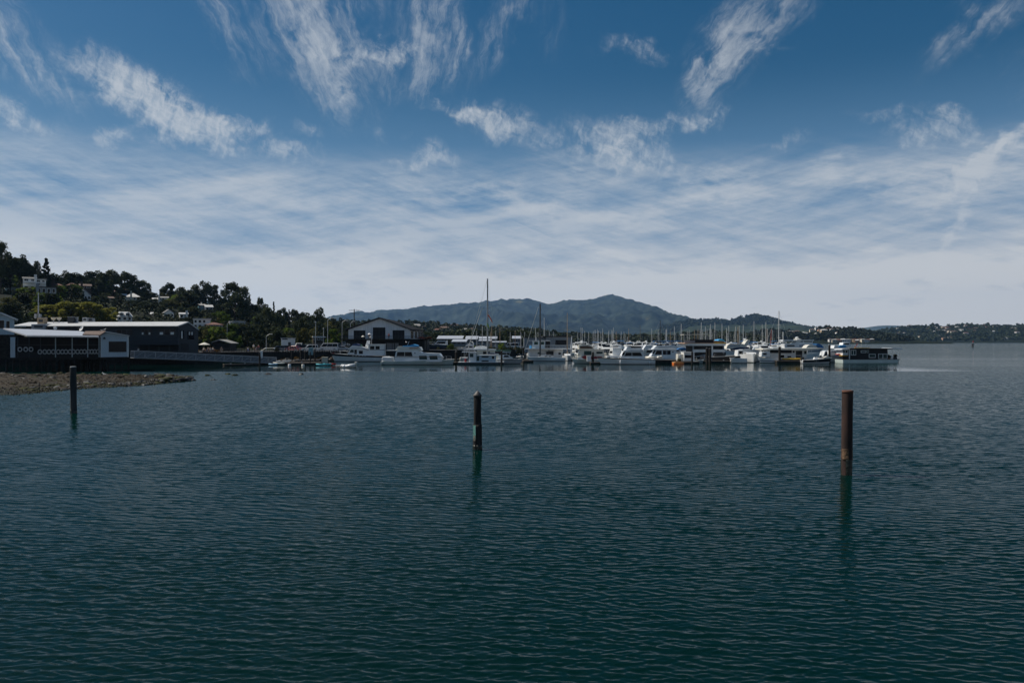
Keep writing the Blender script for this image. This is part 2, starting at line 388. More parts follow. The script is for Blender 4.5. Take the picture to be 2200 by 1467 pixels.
def ground_material():
    m = bpy.data.materials.new('hill_ground'); m.use_nodes = True; nt = m.node_tree; N = nt.nodes.new; L = nt.links.new
    b = nt.nodes['Principled BSDF']; b.inputs['Roughness'].default_value = .95; b.inputs['Specular IOR Level'].default_value = .15
    g = N('ShaderNodeNewGeometry')
    n = N('ShaderNodeTexNoise'); n.inputs['Scale'].default_value = .06; n.inputs['Detail'].default_value = 8; L(g.outputs['Position'], n.inputs['Vector'])
    n2 = N('ShaderNodeTexNoise'); n2.inputs['Scale'].default_value = .9; n2.inputs['Detail'].default_value = 5; L(g.outputs['Position'], n2.inputs['Vector'])
    c = N('ShaderNodeValToRGB'); e = c.color_ramp.elements
    e[0].position = .38; e[0].color = (.007, .011, .005, 1); e[1].position = .68; e[1].color = (.035, .045, .014, 1)
    x = e.new(.55); x.color = (.016, .022, .008, 1); L(n.outputs[0], c.inputs[0])
    mx = N('ShaderNodeMix'); mx.data_type = 'RGBA'; mx.blend_type = 'MULTIPLY'; mx.inputs[0].default_value = .8
    L(c.outputs[0], mx.inputs[6]); L(n2.outputs[1], mx.inputs[7]); L(mx.outputs[2], b.inputs['Base Color'])
    return m
M_GROUND = ground_material()
def build_land():
    ys = np.concatenate([np.arange(100, 420, 4.0), np.arange(420, 1000, 9.0), np.arange(1000, 2700, 45.0)])
    u = np.concatenate([np.linspace(0, 1, 12)*10-4, 6+np.cumsum(np.linspace(2, 14, 62))])
    X = np.interp(ys, sy, sx)[:, None]+3-u[None, :]*1.0-0*ys[:, None]; Y = np.repeat(ys[:, None], len(u), 1)
    Z = land_z(X, Y)
    o = npmesh('hillside', np.stack([X, Y, Z], -1).reshape(-1, 3), gridfaces(*X.shape), M_GROUND); tag(o, kind='structure')
build_land()
# ------------------------------------------------------------------ far hills and the mountain
def wooded_material(name, dark, light, scale, patch=None, pamt=.64):
    m = bpy.data.materials.new(name); m.use_nodes = True; nt = m.node_tree; N = nt.nodes.new; L = nt.links.new
    b = nt.nodes['Principled BSDF']; b.inputs['Roughness'].default_value = 1; b.inputs['Specular IOR Level'].default_value = .1
    g = N('ShaderNodeNewGeometry')
    n = N('ShaderNodeTexNoise'); n.inputs['Scale'].default_value = scale; n.inputs['Detail'].default_value = 9; n.inputs['Roughness'].default_value = .65
    L(g.outputs['Position'], n.inputs['Vector'])
    c = N('ShaderNodeValToRGB'); e = c.color_ramp.elements
    e[0].position = .4; e[0].color = (*dark, 1); e[1].position = .65; e[1].color = (*light, 1); L(n.outputs[0], c.inputs[0])
    out = c.outputs[0]
    if patch:
        n2 = N('ShaderNodeTexNoise'); n2.inputs['Scale'].default_value = scale*.35; n2.inputs['Detail'].default_value = 6; L(g.outputs['Position'], n2.inputs['Vector'])
        r = N('ShaderNodeMapRange'); r.inputs[1].default_value = pamt; r.inputs[2].default_value = pamt+.03; L(n2.outputs[0], r.inputs[0])
        mx = N('ShaderNodeMix'); mx.data_type = 'RGBA'; L(r.outputs[0], mx.inputs[0]); L(out, mx.inputs[6]); mx.inputs[7].default_value = (*patch, 1); out = mx.outputs[2]
    L(out, b.inputs['Base Color'])
    return m
RIDGES = []
def ridge(name, D, front, back, prof, m, nx=420, ny=60, spur=.35, fscale=1/700., rough=0.0, seed=0, z0=0.0):
    """a range of hills: skyline given as (px, py) seen at distance D, spurs running down towards the viewer"""
    pr = np.array(prof, float); xs = np.linspace(at(pr[0, 0], D), at(pr[-1, 0], D), nx)
    zc = np.interp(xs, (pr[:, 0]-CX)/FPX*D, CAMZ+(CY-pr[:, 1])/FPX*D)
    t = np.concatenate([np.linspace(0, 1, ny), 1+np.linspace(0, 1, 14)[1:]])
    Y = np.where(t <= 1, D-front*(1-t), D+back*(t-1))[:, None]*np.ones((1, nx)); X = np.ones((len(t), 1))*xs[None, :]
    f = np.where(t <= 1, t, 2-t)[:, None]
    base = f**.85
    sp = fbm(X*fscale+.25*np.sin(Y*fscale*1.3), Y*fscale*.45, 5, seed)
    rid = 1-np.abs(2*sp-1)
    k = 4*f*(1-f)
    Z = z0+(zc[None, :]-z0)*np.clip(base*(1-spur*k*(1-rid)*1.6), 0, 1)
    if rough: Z = Z+rough*(fbm(X*fscale*14, Y*fscale*14, 3, seed+20)-.3)*np.clip(f*8, 0, 1)
    tail = np.minimum(np.arange(nx), np.arange(nx)[::-1])/(nx*.07); Z = Z-9*np.clip(1-tail, 0, 1)[None, :]-.8*np.clip(1-f*30, 0, 1)
    o = npmesh(name, np.stack([X, Y, Z], -1).reshape(-1, 3), gridfaces(*X.shape), m); tag(o, kind='structure'); o_ = (X, Y, Z); RIDGES.append(o_); return o_
M_MTN = wooded_material('mountain_woods', (.002, .006, .008), (.038, .050, .036), 1/120., (.12, .11, .06), .70)
R_MTN = ridge('mountain', 11000, 5200, 2500, [(560,737),(640,712),(700,692),(735,679),(752,672),(772,670),(797,672),(820,666),(850,664.5),(876,665),(884,662),(900,659.5),(925,658),(960,655.5),(1000,652),(1030,650),(1055,646.5),(1085,644),(1112,642.5),(1135,644),(1155,648),(1172,652.5),(1186,653.5),(1205,649),(1225,645.5),(1245,646.5),(1265,645.5),(1278,642),(1288,637.5),(1300,635.5),(1314,633),(1322,635.5),(1334,639.5),(1346,642),(1360,646),(1376,653),(1392,663),(1410,673),(1428,681),(1450,687),(1480,690.5),(1510,694),(1560,702),(1640,716),(1720,737)],
      M_MTN, nx=900, ny=150, spur=1.25, fscale=1/1000., rough=38, seed=4)
M_HILL2 = wooded_material('near_range_woods', (.012, .018, .011), (.042, .055, .026), 1/120.)
R_RANGE = ridge('hills', 5600, 1500, 1200, [(1280,737),(1380,716),(1440,700),(1475,692),(1500,691.5),(1513,689.5),(1525,692),(1540,689.5),(1552,692),(1561,695),(1575,691),(1592,684),(1607,682),(1622,680),(1632,682.5),(1645,683.5),(1658,689),(1672,694),(1690,700),(1712,705),(1760,708),(1800,716),(1850,725),(1900,737)],
      M_HILL2, nx=360, ny=60, spur=.4, fscale=1/400., rough=12, seed=11)
M_FAR = wooded_material('far_range', (.03, .04, .03), (.07, .08, .05), 1/300.)
R_FAR = ridge('hills', 13500, 1500, 900, [(1500,737),(1700,716),(1800,708),(1850,705),(1885,700),(1905,699),(1930,699.5),(1950,702),(2000,708),(2080,716),(2200,722),(2400,737)],
      M_FAR, nx=160, ny=30, spur=.3, fscale=1/900., seed=15)
M_PEN = wooded_material('peninsula_woods', (.006, .010, .006), (.018, .024, .012), 1/55., (.07, .085, .03), .70)
R_PEN = ridge('hills', 3700, 800, 600, [(1760,737),(1830,725),(1870,715),(1905,709),(1935,706),(1960,703.5),(1985,703),(2000,701),(2012,703),(2030,701),(2050,699),(2075,700),(2100,700.5),(2140,702),(2165,703),(2190,700.5),(2230,700),(2300,702),(2380,708),(2500,723),(2650,737)],
      M_PEN, nx=520, ny=70, spur=.35, fscale=1/260., rough=14, seed=23)
M_LOW = wooded_material('low_point_woods', (.006, .010, .006), (.018, .023, .011), 1/40., (.08, .095, .03), .72)
R_LOW = ridge('hills', 2000, 260, 400, [(1540,737),(1580,731),(1610,720),(1640,714),(1680,715),(1720,715),(1745,711),(1775,706),(1800,710),(1830,710),(1850,713),(1880,720),(1910,726),(1940,734),(1960,737)],
      M_LOW, nx=300, ny=46, spur=.25, fscale=1/160., rough=5, seed=31)
M_MID = wooded_material('mid_slope_woods', (.012, .018, .010), (.06, .07, .026), 1/22., (.10, .10, .04), .68)
R_MID = ridge('hills', 1250, 260, 400, [(600,737),(680,708),(740,698),(790,698),(830,700),(870,701),(905,699),(940,702),(985,707),(1060,712),(1150,717),(1240,726),(1340,732),(1440,731),(1480,723),(1540,721),(1590,728),(1640,742)],
      M_MID, nx=360, ny=40, spur=.2, fscale=1/110., rough=4, seed=37)
# ------------------------------------------------------------------ haze
hz = MB().box(-15500, 15500, -2600, 16500, -6, 1000).build('haze', None); tag(hz, kind='stuff')
mh = bpy.data.materials.new('haze'); mh.use_nodes = True; nt = mh.node_tree; nt.nodes.clear()
vo = nt.nodes.new('ShaderNodeVolumePrincipled'); vo.inputs['Color'].default_value = (.34, .61, 1.0, 1); vo.inputs['Density'].default_value = HAZE_D = 3.2e-5
vo.inputs['Anisotropy'].default_value = .3
mo = nt.nodes.new('ShaderNodeOutputMaterial'); nt.links.new(vo.outputs[0], mo.inputs['Volume']); hz.data.materials.append(mh)
# ------------------------------------------------------------------ trees
def foliage(name, dark, light, rough=.75, thru=0):
    m = bpy.data.materials.new(name); m.use_nodes = True; nt = m.node_tree; N = nt.nodes.new; L = nt.links.new
    b = nt.nodes['Principled BSDF']; b.inputs['Roughness'].default_value = rough; b.inputs['Specular IOR Level'].default_value = .2
    tc = N('ShaderNodeTexCoord'); n = N('ShaderNodeTexNoise'); n.inputs['Scale'].default_value = 1.1; n.inputs['Detail'].default_value = 4
    L(tc.outputs['Object'], n.inputs['Vector'])
    oi = N('ShaderNodeObjectInfo'); ad = N('ShaderNodeMath'); ad.operation = 'MULTIPLY_ADD'; ad.inputs[1].default_value = .28; L(oi.outputs['Random'], ad.inputs[0])
    sb = N('ShaderNodeMath'); sb.operation = 'SUBTRACT'; sb.inputs[1].default_value = .14; L(n.outputs[0], sb.inputs[0]); L(sb.outputs[0], ad.inputs[2])
    c = N('ShaderNodeValToRGB'); c.color_ramp.elements[0].position = .3; c.color_ramp.elements[1].position = .72
    c.color_ramp.elements[0].color = (*dark, 1); c.color_ramp.elements[1].color = (*light, 1)
    L(ad.outputs[0], c.inputs[0]); L(c.outputs[0], b.inputs['Base Color'])
    if thru:                                               # thin leaves let the sun through
        tr = N('ShaderNodeBsdfTranslucent'); ms = N('ShaderNodeMixShader'); ms.inputs[0].default_value = thru; L(c.outputs[0], tr.inputs[0])
        L(b.outputs[0], ms.inputs[1]); L(tr.outputs[0], ms.inputs[2]); L(ms.outputs[0], nt.nodes['Material Output'].inputs[0])
    return m
F_EUC = foliage('eucalyptus_leaves', (.020, .030, .017), (.075, .092, .042), thru=.25)
F_CYP = foliage('cypress_leaves', (.014, .022, .010), (.052, .068, .026), thru=.22)
F_CON = foliage('conifer_needles', (.008, .014, .010), (.026, .036, .022))
F_LEAF = foliage('broad_leaves', (.08, .09, .016), (.27, .26, .05), thru=.45)
F_LIME = foliage('lime_leaves', (.05, .085, .012), (.17, .23, .035), thru=.4)
F_BUSH = foliage('shrub_leaves', (.012, .020, .008), (.045, .056, .018))
F_OLIVE = foliage('olive_leaves', (.05, .055, .014), (.15, .14, .04), thru=.3)
F_RED = foliage('red_leaves', (.05, .010, .010), (.12, .022, .018))
F_GRASS = foliage('dry_grass', (.14, .085, .022), (.36, .20, .065), thru=.3)
M_BARK = mat('bark', (.055, .042, .033), .9, .2, scale=4, col2=(.025, .02, .016))
def leaf_quads(cents, rads, per, size, r, flat=1.0):
    """small leaf-spray faces spread through the volume of each clump"""
    n = len(cents)*per
    c = np.repeat(np.array(cents), per, 0); rr = np.repeat(np.array(rads), per)
    d = r.normal(size=(n, 3)); d /= np.linalg.norm(d, axis=1)[:, None]
    p = c+d*(rr*r.uniform(.25, 1, n)**.45)[:, None]*np.array([1, 1, flat])
    a = r.normal(size=(n, 3)); a[:, 2] *= .6; a /= np.linalg.norm(a, axis=1)[:, None]
    b = np.cross(a, r.normal(size=(n, 3))); b /= np.linalg.norm(b, axis=1)[:, None]
    s = size*r.uniform(.55, 1.35, n)[:, None]; a, b = a*s, b*s*.7
    v = np.stack([p-a-b*.4, p+b-a*.1, p+a+b*.3, p-b+a*.1], 1).reshape(-1, 3)
    return v, np.arange(n*4).reshape(-1, 4)
def crown_mesh(name, cents, rads, per, size, m, seed, flat=1.0):
    v, f = leaf_quads(cents, rads, per, size, np.random.default_rng(seed), flat)
    me = bpy.data.meshes.new(name); me.vertices.add(len(v)); me.vertices.foreach_set('co', v.astype(np.float32).ravel())
    me.loops.add(len(v)); me.loops.foreach_set('vertex_index', f.astype(np.int32).ravel())
    me.polygons.add(len(f)); me.polygons.foreach_set('loop_start', np.arange(0, len(v), 4, dtype=np.int32)); me.materials.append(m); me.update()
    return me
TREES = {}
def make_tree(kind, seed):
    """crown and trunk meshes of a tree ten metres tall"""
    r = random.Random(seed); H = 10.0; cents, rads = [], []; tr = MB(); per, size, flat, m = 120, .32, 1.0, F_CYP
    if kind == 'eucalyptus':
        m, per, size, flat = F_EUC, 100, .27, .8
        for k in range(30):
            z = r.uniform(.36, .95)*H; w = 3.6*math.sin(math.pi*min(1, (z/H-.2)/.85))**.7
            a = r.uniform(0, 6.28); q = w*r.uniform(.15, 1)
            cents.append((q*math.cos(a), q*math.sin(a), z)); rads.append(r.uniform(.85, 1.6))
        tr.tube((0,0,-1), (.1,.05,H*.45), .34, .22, 7)
        for c in cents[:10]: tr.tube((.1,.05,H*.25+c[2]*.25), (c[0]*.9, c[1]*.9, c[2]), .14, .04, 5)
    elif kind == 'cypress':
        m, per, size, flat = F_CYP, 130, .33, .8
        for k in range(24):
            z = r.uniform(.22, .93)*H; w = 4.3*math.sqrt(max(0, 1-((z/H-.38)/.62)**2)) if z/H > .38 else 4.3
            a = r.uniform(0, 6.28); q = w*math.sqrt(r.uniform(.05, 1))
            cents.append((q*math.cos(a), q*math.sin(a), z)); rads.append(r.uniform(1.0, 1.7))
        tr.tube((0,0,-1), (.1,0,H*.5), .42, .25, 7)
        for c in cents[:7]: tr.tube((.05,0,H*.25), (c[0]*.8, c[1]*.8, c[2]*.95), .16, .05, 5)
    elif kind == 'conifer':
        m, per, size, flat = F_CON, 62, .25, .35
        for k in range(34):
            z = (.16+.84*(k/33.0))*H; w = 2.5*(1-z/H)**.8+.12
            for q in range(2):
                a = r.uniform(0, 6.28); x = w*r.uniform(.35, 1)
                cents.append((x*math.cos(a), x*math.sin(a), z-.18*x)); rads.append(.28+.32*(1-z/H)+r.uniform(0, .15))
        tr.tube((0,0,-1), (0,0,H*.98), .26, .03, 7)
    elif kind == 'spire':
        m, per, size, flat = F_CON, 70, .24, .6
        for k in range(26):
            z = (.08+.9*(k/25.0))*H; a = r.uniform(0, 6.28); w = .75*(1-z/H)**.6
            cents.append((w*math.cos(a)*.6, w*math.sin(a)*.6, z)); rads.append(.45*(1-z/H)**.5+.18)
        tr.tube((0,0,-1), (0,0,H*.9), .2, .04, 6)
    elif kind in ('leafy', 'lime', 'olive'):
        m = {'leafy': F_LEAF, 'lime': F_LIME, 'olive': F_OLIVE}[kind]; per, size, flat = 135, .3, .8
        for k in range(36):
            z = r.uniform(.22, .93)*H; w = 4.9*math.sqrt(max(.02, 1-((z/H-.42)/.58)**2))
            a = r.uniform(0, 6.28); q = w*math.sqrt(r.uniform(.02, 1))
            cents.append((q*math.cos(a), q*math.sin(a), z)); rads.append(r.uniform(.8, 1.35))
        tr.tube((0,0,-1), (0,.1,H*.35), .36, .26, 7)
        for c in cents[:10]: tr.tube((0,.1,H*.3), (c[0]*.85, c[1]*.85, c[2]*.97), .17, .05, 5)
    elif kind in ('shrub', 'red_shrub', 'grass_tuft'):
        m = {'shrub': F_BUSH, 'red_shrub': F_RED, 'grass_tuft': F_GRASS}[kind]; per, size, flat = 120, .5, .85
        for k in range(12):
            a = r.uniform(0, 6.28); q = 4.2*math.sqrt(r.uniform(0, 1)); z = H*r.uniform(.2, .75)*(1-.07*q)
            cents.append((q*math.cos(a), q*math.sin(a), z)); rads.append(r.uniform(1.5, 2.4))
        for c in cents[:5]: tr.tube((0,0,-.5), c, .22, .07, 5)
    elif kind == 'palm':
        pass
    cr = crown_mesh('crown', cents, rads, per, size, m, seed+900, flat)
    return cr, tr.mesh('trunk', M_BARK, True)
def palm_meshes(seed):
    r = random.Random(seed); tr = MB(); tr.tube((0,0,-1), (0,0,7.2), .32, .26, 8); tr.lathe([(.3,7.0),(.5,7.5),(.42,8.0),(.1,8.3)], n=8)
    cr = MB()
    for k in range(44):
        a = r.uniform(0, 6.28); up = r.uniform(-.5, 1.25); L = r.uniform(2.2, 3.0); pts = []
        for i in range(6):
            t = i/5; rad = L*t*math.cos(up*.75*(1-t*.2)); z = 8+L*(t*math.sin(up)-.62*t*t); pts.append(Vector((rad*math.cos(a), rad*math.sin(a), z)))
        sd = Vector((-math.sin(a), math.cos(a), 0))
        for i in range(5):
            w0, w1 = .28*(1-i/5.5), .28*(1-(i+1)/5.5); dz = Vector((0,0,-.13))
            cr.add([pts[i]-sd*w0+dz, pts[i], pts[i+1], pts[i+1]-sd*w1+dz], [(0,1,2,3)]); cr.add([pts[i], pts[i]+sd*w0+dz, pts[i+1]+sd*w1+dz, pts[i+1]], [(0,1,2,3)])
    return cr.mesh('crown', F_BUSH), tr.mesh('trunk', M_BARK, True)
def tree_meshes(kind, var):
    k = (kind, var)
    if k not in TREES: TREES[k] = palm_meshes(var) if kind == 'palm' else make_tree(kind, hash_kind(kind)*17+var*101)
    return TREES[k]
def hash_kind(kind): return sum(ord(c) for c in kind)
NVAR = {'eucalyptus': 4, 'cypress': 4, 'conifer': 2, 'spire': 1, 'leafy': 3, 'lime': 2, 'olive': 2, 'shrub': 3, 'red_shrub': 1, 'grass_tuft': 1, 'palm': 2}
TREE_NAME = {'eucalyptus': 'eucalyptus_tree', 'cypress': 'cypress_tree', 'conifer': 'conifer_tree', 'spire': 'conifer_tree', 'leafy': 'broadleaf_tree', 'lime': 'broadleaf_tree', 'olive': 'broadleaf_tree', 'shrub': 'shrub', 'red_shrub': 'shrub', 'grass_tuft': 'grass_tuft', 'palm': 'palm_tree'}
def tree(kind, x, y, z, h, label, wx=1.0, group=None, cat=None):
    cr, tr = tree_meshes(kind, rng.randrange(NVAR[kind]))
    t = thing(TREE_NAME[kind], label, cat or ('palm' if kind == 'palm' else 'shrub' if 'shrub' in kind else 'grass' if kind == 'grass_tuft' else 'tree'), (x, y, z), rng.uniform(0, 6.28), group)
    t.scale = (h/10*wx, h/10*wx, h/10)
    for nm, me in (('crown', cr), ('trunk', tr)):
        o = bpy.data.objects.new(nm, me); COL.objects.link(o); o.parent = t
    return t
def tree_px(kind, px, pytop, D, wpx, label, group=None, zbase=None, hmin=2.0):
    """a tree whose top stands at (px, pytop) at distance D, rooted in the land"""
    x = at(px, D); z = lz(x, D) if zbase is None else zbase; h = max(hmin, zat(pytop, D)-z)
    nat = {'eucalyptus': .86, 'cypress': 1.04, 'conifer': .5, 'spire': .2, 'leafy': 1.16, 'lime': 1.16, 'olive': 1.16, 'shrub': 1.05, 'red_shrub': 1.05, 'grass_tuft': 1.05, 'palm': .56}[kind]
    wx = (wpx/FPX*D)/(nat*h)
    return tree(kind, x, D, z, h, label, min(max(wx, .35), 2.6), group)
EUC = 'tall dark eucalyptus with open layered crown '; CYP = 'dense dark cypress with broad rounded crown '
G_SKY = 'dark trees along the hill skyline'
for k, px, py, D, w, lab in [
    ('eucalyptus', 2, 522, 300, 34, 'tallest ragged eucalyptus top at the left picture edge, highest on the hill'),
    ('eucalyptus', -18, 540, 310, 60, 'dark eucalyptus cut by the left picture edge beneath the tallest one'),
    ('eucalyptus', 22, 543, 320, 46, 'dark eucalyptus just right of the highest tree on the hill'),
    ('eucalyptus', 45, 548, 330, 40, 'feathery eucalyptus above and left of the white terraced house'),
    ('eucalyptus', 62, 561, 330, 30, 'small round headed eucalyptus between the lone conifer and the taller trees'),
    ('eucalyptus', 77, 563, 332, 22, 'slender eucalyptus directly left of the lone conifer'),
    ('conifer', 99, 557, 330, 32, 'lone conifer with gappy tiers standing clear against the sky'),
    ('cypress', 118, 588, 345, 34, 'low dark tree on the crest right of the lone conifer'),
    ('cypress', 147, 580, 360, 40, 'round dark tree starting the long wooded crest above the red roofs'),
    ('eucalyptus', 168, 586, 400, 44, 'flat topped eucalyptus on the crest above the red roofs'),
    ('cypress', 195, 583, 420, 50, 'dense cypress on the crest above the grey gabled house'),
    ('cypress', 218, 580, 430, 48, 'highest dense cypress in the middle of the wooded crest'),
    ('cypress', 243, 581, 440, 46, 'dense cypress on the crest above the brown house'),
    ('cypress', 268, 585, 450, 44, 'dense cypress on the crest above the cream house'),
    ('eucalyptus', 288, 593, 455, 42, 'leaning eucalyptus near the right end of the wooded crest'),
    ('eucalyptus', 303, 604, 460, 36, 'lower eucalyptus at the right end of the wooded crest'),
    ('eucalyptus', 317, 609, 470, 20, 'small umbrella shaped tree ending the wooded crest'),
    ('cypress', 362, 609, 520, 40, 'rounded cypress standing alone right of the gap in the crest'),
    ('cypress', 352, 622, 520, 26, 'lower shoulder of dark foliage left of the lone rounded cypress'),
    ('eucalyptus', 392, 618, 500, 34, 'eucalyptus with a thin crown right of the lone rounded cypress'),
    ('cypress', 398, 632, 430, 50, 'broad dark cypress in front of the middle eucalyptus grove'),
    ('eucalyptus', 418, 613, 500, 44, 'left eucalyptus of the middle grove on the skyline'),
    ('eucalyptus', 441, 606, 500, 40, 'tallest eucalyptus of the middle grove on the skyline'),
    ('eucalyptus', 460, 614, 505, 36, 'right eucalyptus of the middle grove on the skyline'),
    ('eucalyptus', 477, 624, 510, 24, 'small eucalyptus beside the right grove'),
    ('eucalyptus', 497, 609, 420, 46, 'tall eucalyptus topping the right grove'),
    ('eucalyptus', 520, 618, 425, 38, 'spreading eucalyptus on the right of the right grove'),
    ('cypress', 505, 628, 390, 60, 'massive dark cypress with wide skirts over the pale blue house'),
    ('cypress', 480, 640, 400, 40, 'dark cypress left of the massive one on the slope'),
    ('cypress', 545, 648, 430, 44, 'dark cypress on the falling skyline below the right grove'),
    ('eucalyptus', 560, 641, 430, 18, 'little mushroom shaped tree poking above the falling skyline'),
    ('cypress', 571, 653, 430, 36, 'rounded cypress next to the narrow spire'),
    ('spire', 588, 648, 430, 8, 'narrow spire shaped conifer on the falling skyline'),
    ('cypress', 606, 661, 480, 36, 'dark tree right of the narrow spire'),
    ('cypress', 630, 664, 520, 40, 'dark tree on the falling skyline above the small white roof'),
    ('spire', 621, 665, 470, 7, 'tiny pointed conifer on the falling skyline'),
    ('cypress', 655, 671, 560, 40, 'low dark tree before the domed eucalyptus'),
    ('eucalyptus', 684, 663, 390, 36, 'domed eucalyptus standing apart above the street lamps'),
    ('cypress', 684, 680, 380, 40, 'dark undercrown beneath the domed eucalyptus'),
    ('cypress', 715, 682, 420, 34, 'dark tree right of the domed eucalyptus'),
    ('cypress', 737, 682, 600, 30, 'dark round tree just left of the power pole'),
    ('cypress', 760, 694, 420, 40, 'dark tree behind the left roof slope of the grey gabled boathouse')]:
    tree_px(k, px, py, D, w, lab, G_SKY)
for k, px, py, D, w, lab in [
    ('leafy', 112, 654, 258, 92, 'yellow green broadleaf tree at the left end of the bright row behind the slate building'),
    ('leafy', 148, 647, 256, 92, 'yellow green broadleaf tree, second of the bright row behind the slate building'),
    ('leafy', 188, 649, 260, 90, 'yellow green broadleaf tree, third of the bright row behind the slate building'),
    ('leafy', 222, 659, 262, 80, 'yellow green broadleaf tree at the right end of the bright row behind the slate building'),
    ('lime', 75, 670, 255, 40, 'mid green tree below the left end of the bright row'),
    ('lime', 55, 681, 250, 36, 'green tree beside the white gable at the left edge'),
    ('lime', 500, 711, 214, 42, 'bright lime green round tree right of the slate building'),
    ('cypress', 474, 716, 212, 22, 'dark bushy tree tucked left of the bright lime tree'),
    ('lime', 450, 688, 275, 34, 'green tree above the low red roof'),
    ('lime', 478, 668, 330, 34, 'green tree on the slope below the massive cypress'),
    ('lime', 459, 671, 330, 24, 'smaller green tree on the slope left of its green neighbour'),
    ('lime', 548, 678, 330, 26, 'light green tree on the lower slope below the narrow spire'),
    ('lime', 717, 705, 247, 42, 'green willow like tree behind the parked white van'),
    ('olive', 652, 704, 262, 30, 'yellowish open tree beside the tall lamp post'),
    ('olive', 641, 712, 258, 18, 'small yellowish tree left of the tall lamp post'),
    ('lime', 262, 638, 425, 14, 'small yellow green tree before the cream house'),
    ('olive', 320, 646, 470, 14, 'small golden shrub like tree left of the white chimney house'),
    ('lime', 207, 636, 378, 22, 'yellow green tree right of the grey gabled house'),
    ('lime', 613, 727, 238, 22, 'green bushy tree behind the white kiosk'),
    ('cypress', 565, 700, 236, 46, 'dark spreading tree over the car park'),
    ('cypress', 532, 708, 232, 40, 'dark tree between the lime tree and the car park'),
    ('cypress', 597, 706, 250, 50, 'dark tree behind the white kiosk and parked cars'),
    ('shrub', 676, 737, 228, 24, 'dark rounded shrub by the base of the tall lamp post'),
    ('shrub', 594, 743, 214, 16, 'dark upright shrub at the promenade edge near the kayaks'),
    ('shrub', 449, 721, 205, 24, 'dark shrub against the gable of the slate building'),
    ('grass_tuft', 422, 750, 196, 12, 'dry golden grass tuft by the slate building'),
    ('grass_tuft', 465, 751, 198, 16, 'dry golden grass tuft beside the seated group'),
    ('grass_tuft', 612, 756, 207, 26, 'dry golden grass clump below the parked dark cars'),
    ('grass_tuft', 632, 756, 208, 20, 'dry golden grass clump at the kerb by the white car'),
    ('grass_tuft', 650, 754, 212, 20, 'dry golden grass clump right of the kerb under the lamp post'),
    ('grass_tuft', 690, 754, 214, 22, 'dry golden grass clump in front of the white van'),
    ('shrub', 665, 742, 226, 20, 'low dark shrub left of the white van'),
    ('red_shrub', 905, 722, 231, 26, 'dark red leaved shrub on the boathouse terrace'),
    ('red_shrub', 922, 726, 233, 14, 'small red leaved shrub at the end of the boathouse terrace'),
    ('palm', 1200, 706, 262, 14, 'palm with dense round head behind the flat grey house'),
    ('palm', 1215, 717, 268, 16, 'short palm right of the dense round palm'),
    ('palm', 1138, 710, 330, 14, 'dark palm behind the slanting forestay of the dark mast'),
    ('palm', 1254, 733, 300, 16, 'squat palm behind the beige cabin boat'),
    ('shrub', 960, 723, 300, 26, 'dark shrub in front of the long white sheds'),
    ('shrub', 945, 730, 290, 24, 'dark shrub beside the red terrace plants'),
    ('shrub', 998, 720, 320, 12, 'dark shrub between two white shed roofs'),
    ('shrub', 1075, 724, 330, 22, 'dark shrub right of the white sheds'),
    ('shrub', 1090, 722, 335, 18, 'dark shrub behind the white van on the bank')]:
    tree_px(k, px, py, D, w, lab, zbase=5.7 if k == 'red_shrub' else None, hmin=.9)

_r = random.Random(77)
for _k in range(46):                                       # the closed dark wood under the falling skyline
    _px = _r.uniform(535, 752); _D = _r.uniform(300, 520); _top = np.interp(_px, [535,560,590,620,660,690,750], [652,655,660,667,675,679,689])+_r.uniform(1, 24)
    tree_px(_r.choice(['cypress', 'cypress', 'eucalyptus']), _px, _top, _D, _r.uniform(26, 42), 'dark tree in the closed wood under the falling skyline', 'closed wood under the falling skyline')
for _k in range(22):
    _px = _r.uniform(936, 1134); _D = _r.uniform(250, 266)+max(0, _px-1080)*.5
    tree_px(_r.choice(['shrub', 'lime', 'shrub']), _px, _r.uniform(736, 744), _D, _r.uniform(12, 22), 'low green bush on the bank below the white sheds', 'bushes on the green bank', zbase=.6)
for _k in range(30):
    _px = _r.uniform(196, 420); _D = _r.uniform(345, 410); _top = _r.uniform(655, 672)
    tree_px(_r.choice(['cypress', 'cypress', 'olive', 'eucalyptus', 'cypress']), _px, _top, _D, _r.uniform(18, 32), 'dark tree on the middle slope below the cream house', 'trees on the middle slope', hmin=4)
# ------------------------------------------------------------------ houses on the hill
W_WHITE = mat('white_paint', (.74, .73, .70), .55, var=.06, scale=1.5)
W_CREAM = mat('cream_render', (.62, .56, .44), .7, var=.08)
W_GREY = mat('grey_cladding', (.22, .24, .26), .7, var=.1)
W_BLUE = mat('pale_blue_boards', (.42, .52, .58), .7, var=.08)
W_TEAL = mat('teal_boards', (.16, .30, .34), .7)
W_BROWN = mat('brown_shingle', (.07, .048, .036), .85)
W_TAN = mat('tan_render', (.42, .31, .20), .8)
W_PINK = mat('terracotta_render', (.50, .30, .20), .8)
R_GREY = mat('grey_shingle_roof', (.30, .29, .27), .8)
R_LIGHT = mat('pale_roof', (.55, .54, .52), .6, var=.08)
R_DARK = mat('dark_roof', (.05, .048, .048), .8)
R_RED = mat('red_tile_roof', (.15, .07, .05), .85)
R_BRN = mat('brown_roof', (.13, .085, .065), .85)
GLASS = mat('window_glass', (.010, .013, .017), .12, .12, var=.3, scale=.6)
GLASS_G = mat('green_window_glass', (.02, .06, .06), .12, .15, var=.3, scale=.6)
FRAME = mat('white_frames', (.72, .72, .70), .5, var=.04)
DARKM = mat('dark_metal', (.03, .032, .035), .5)
CONC = mat('concrete', (.33, .32, .30), .9, .2, scale=2)
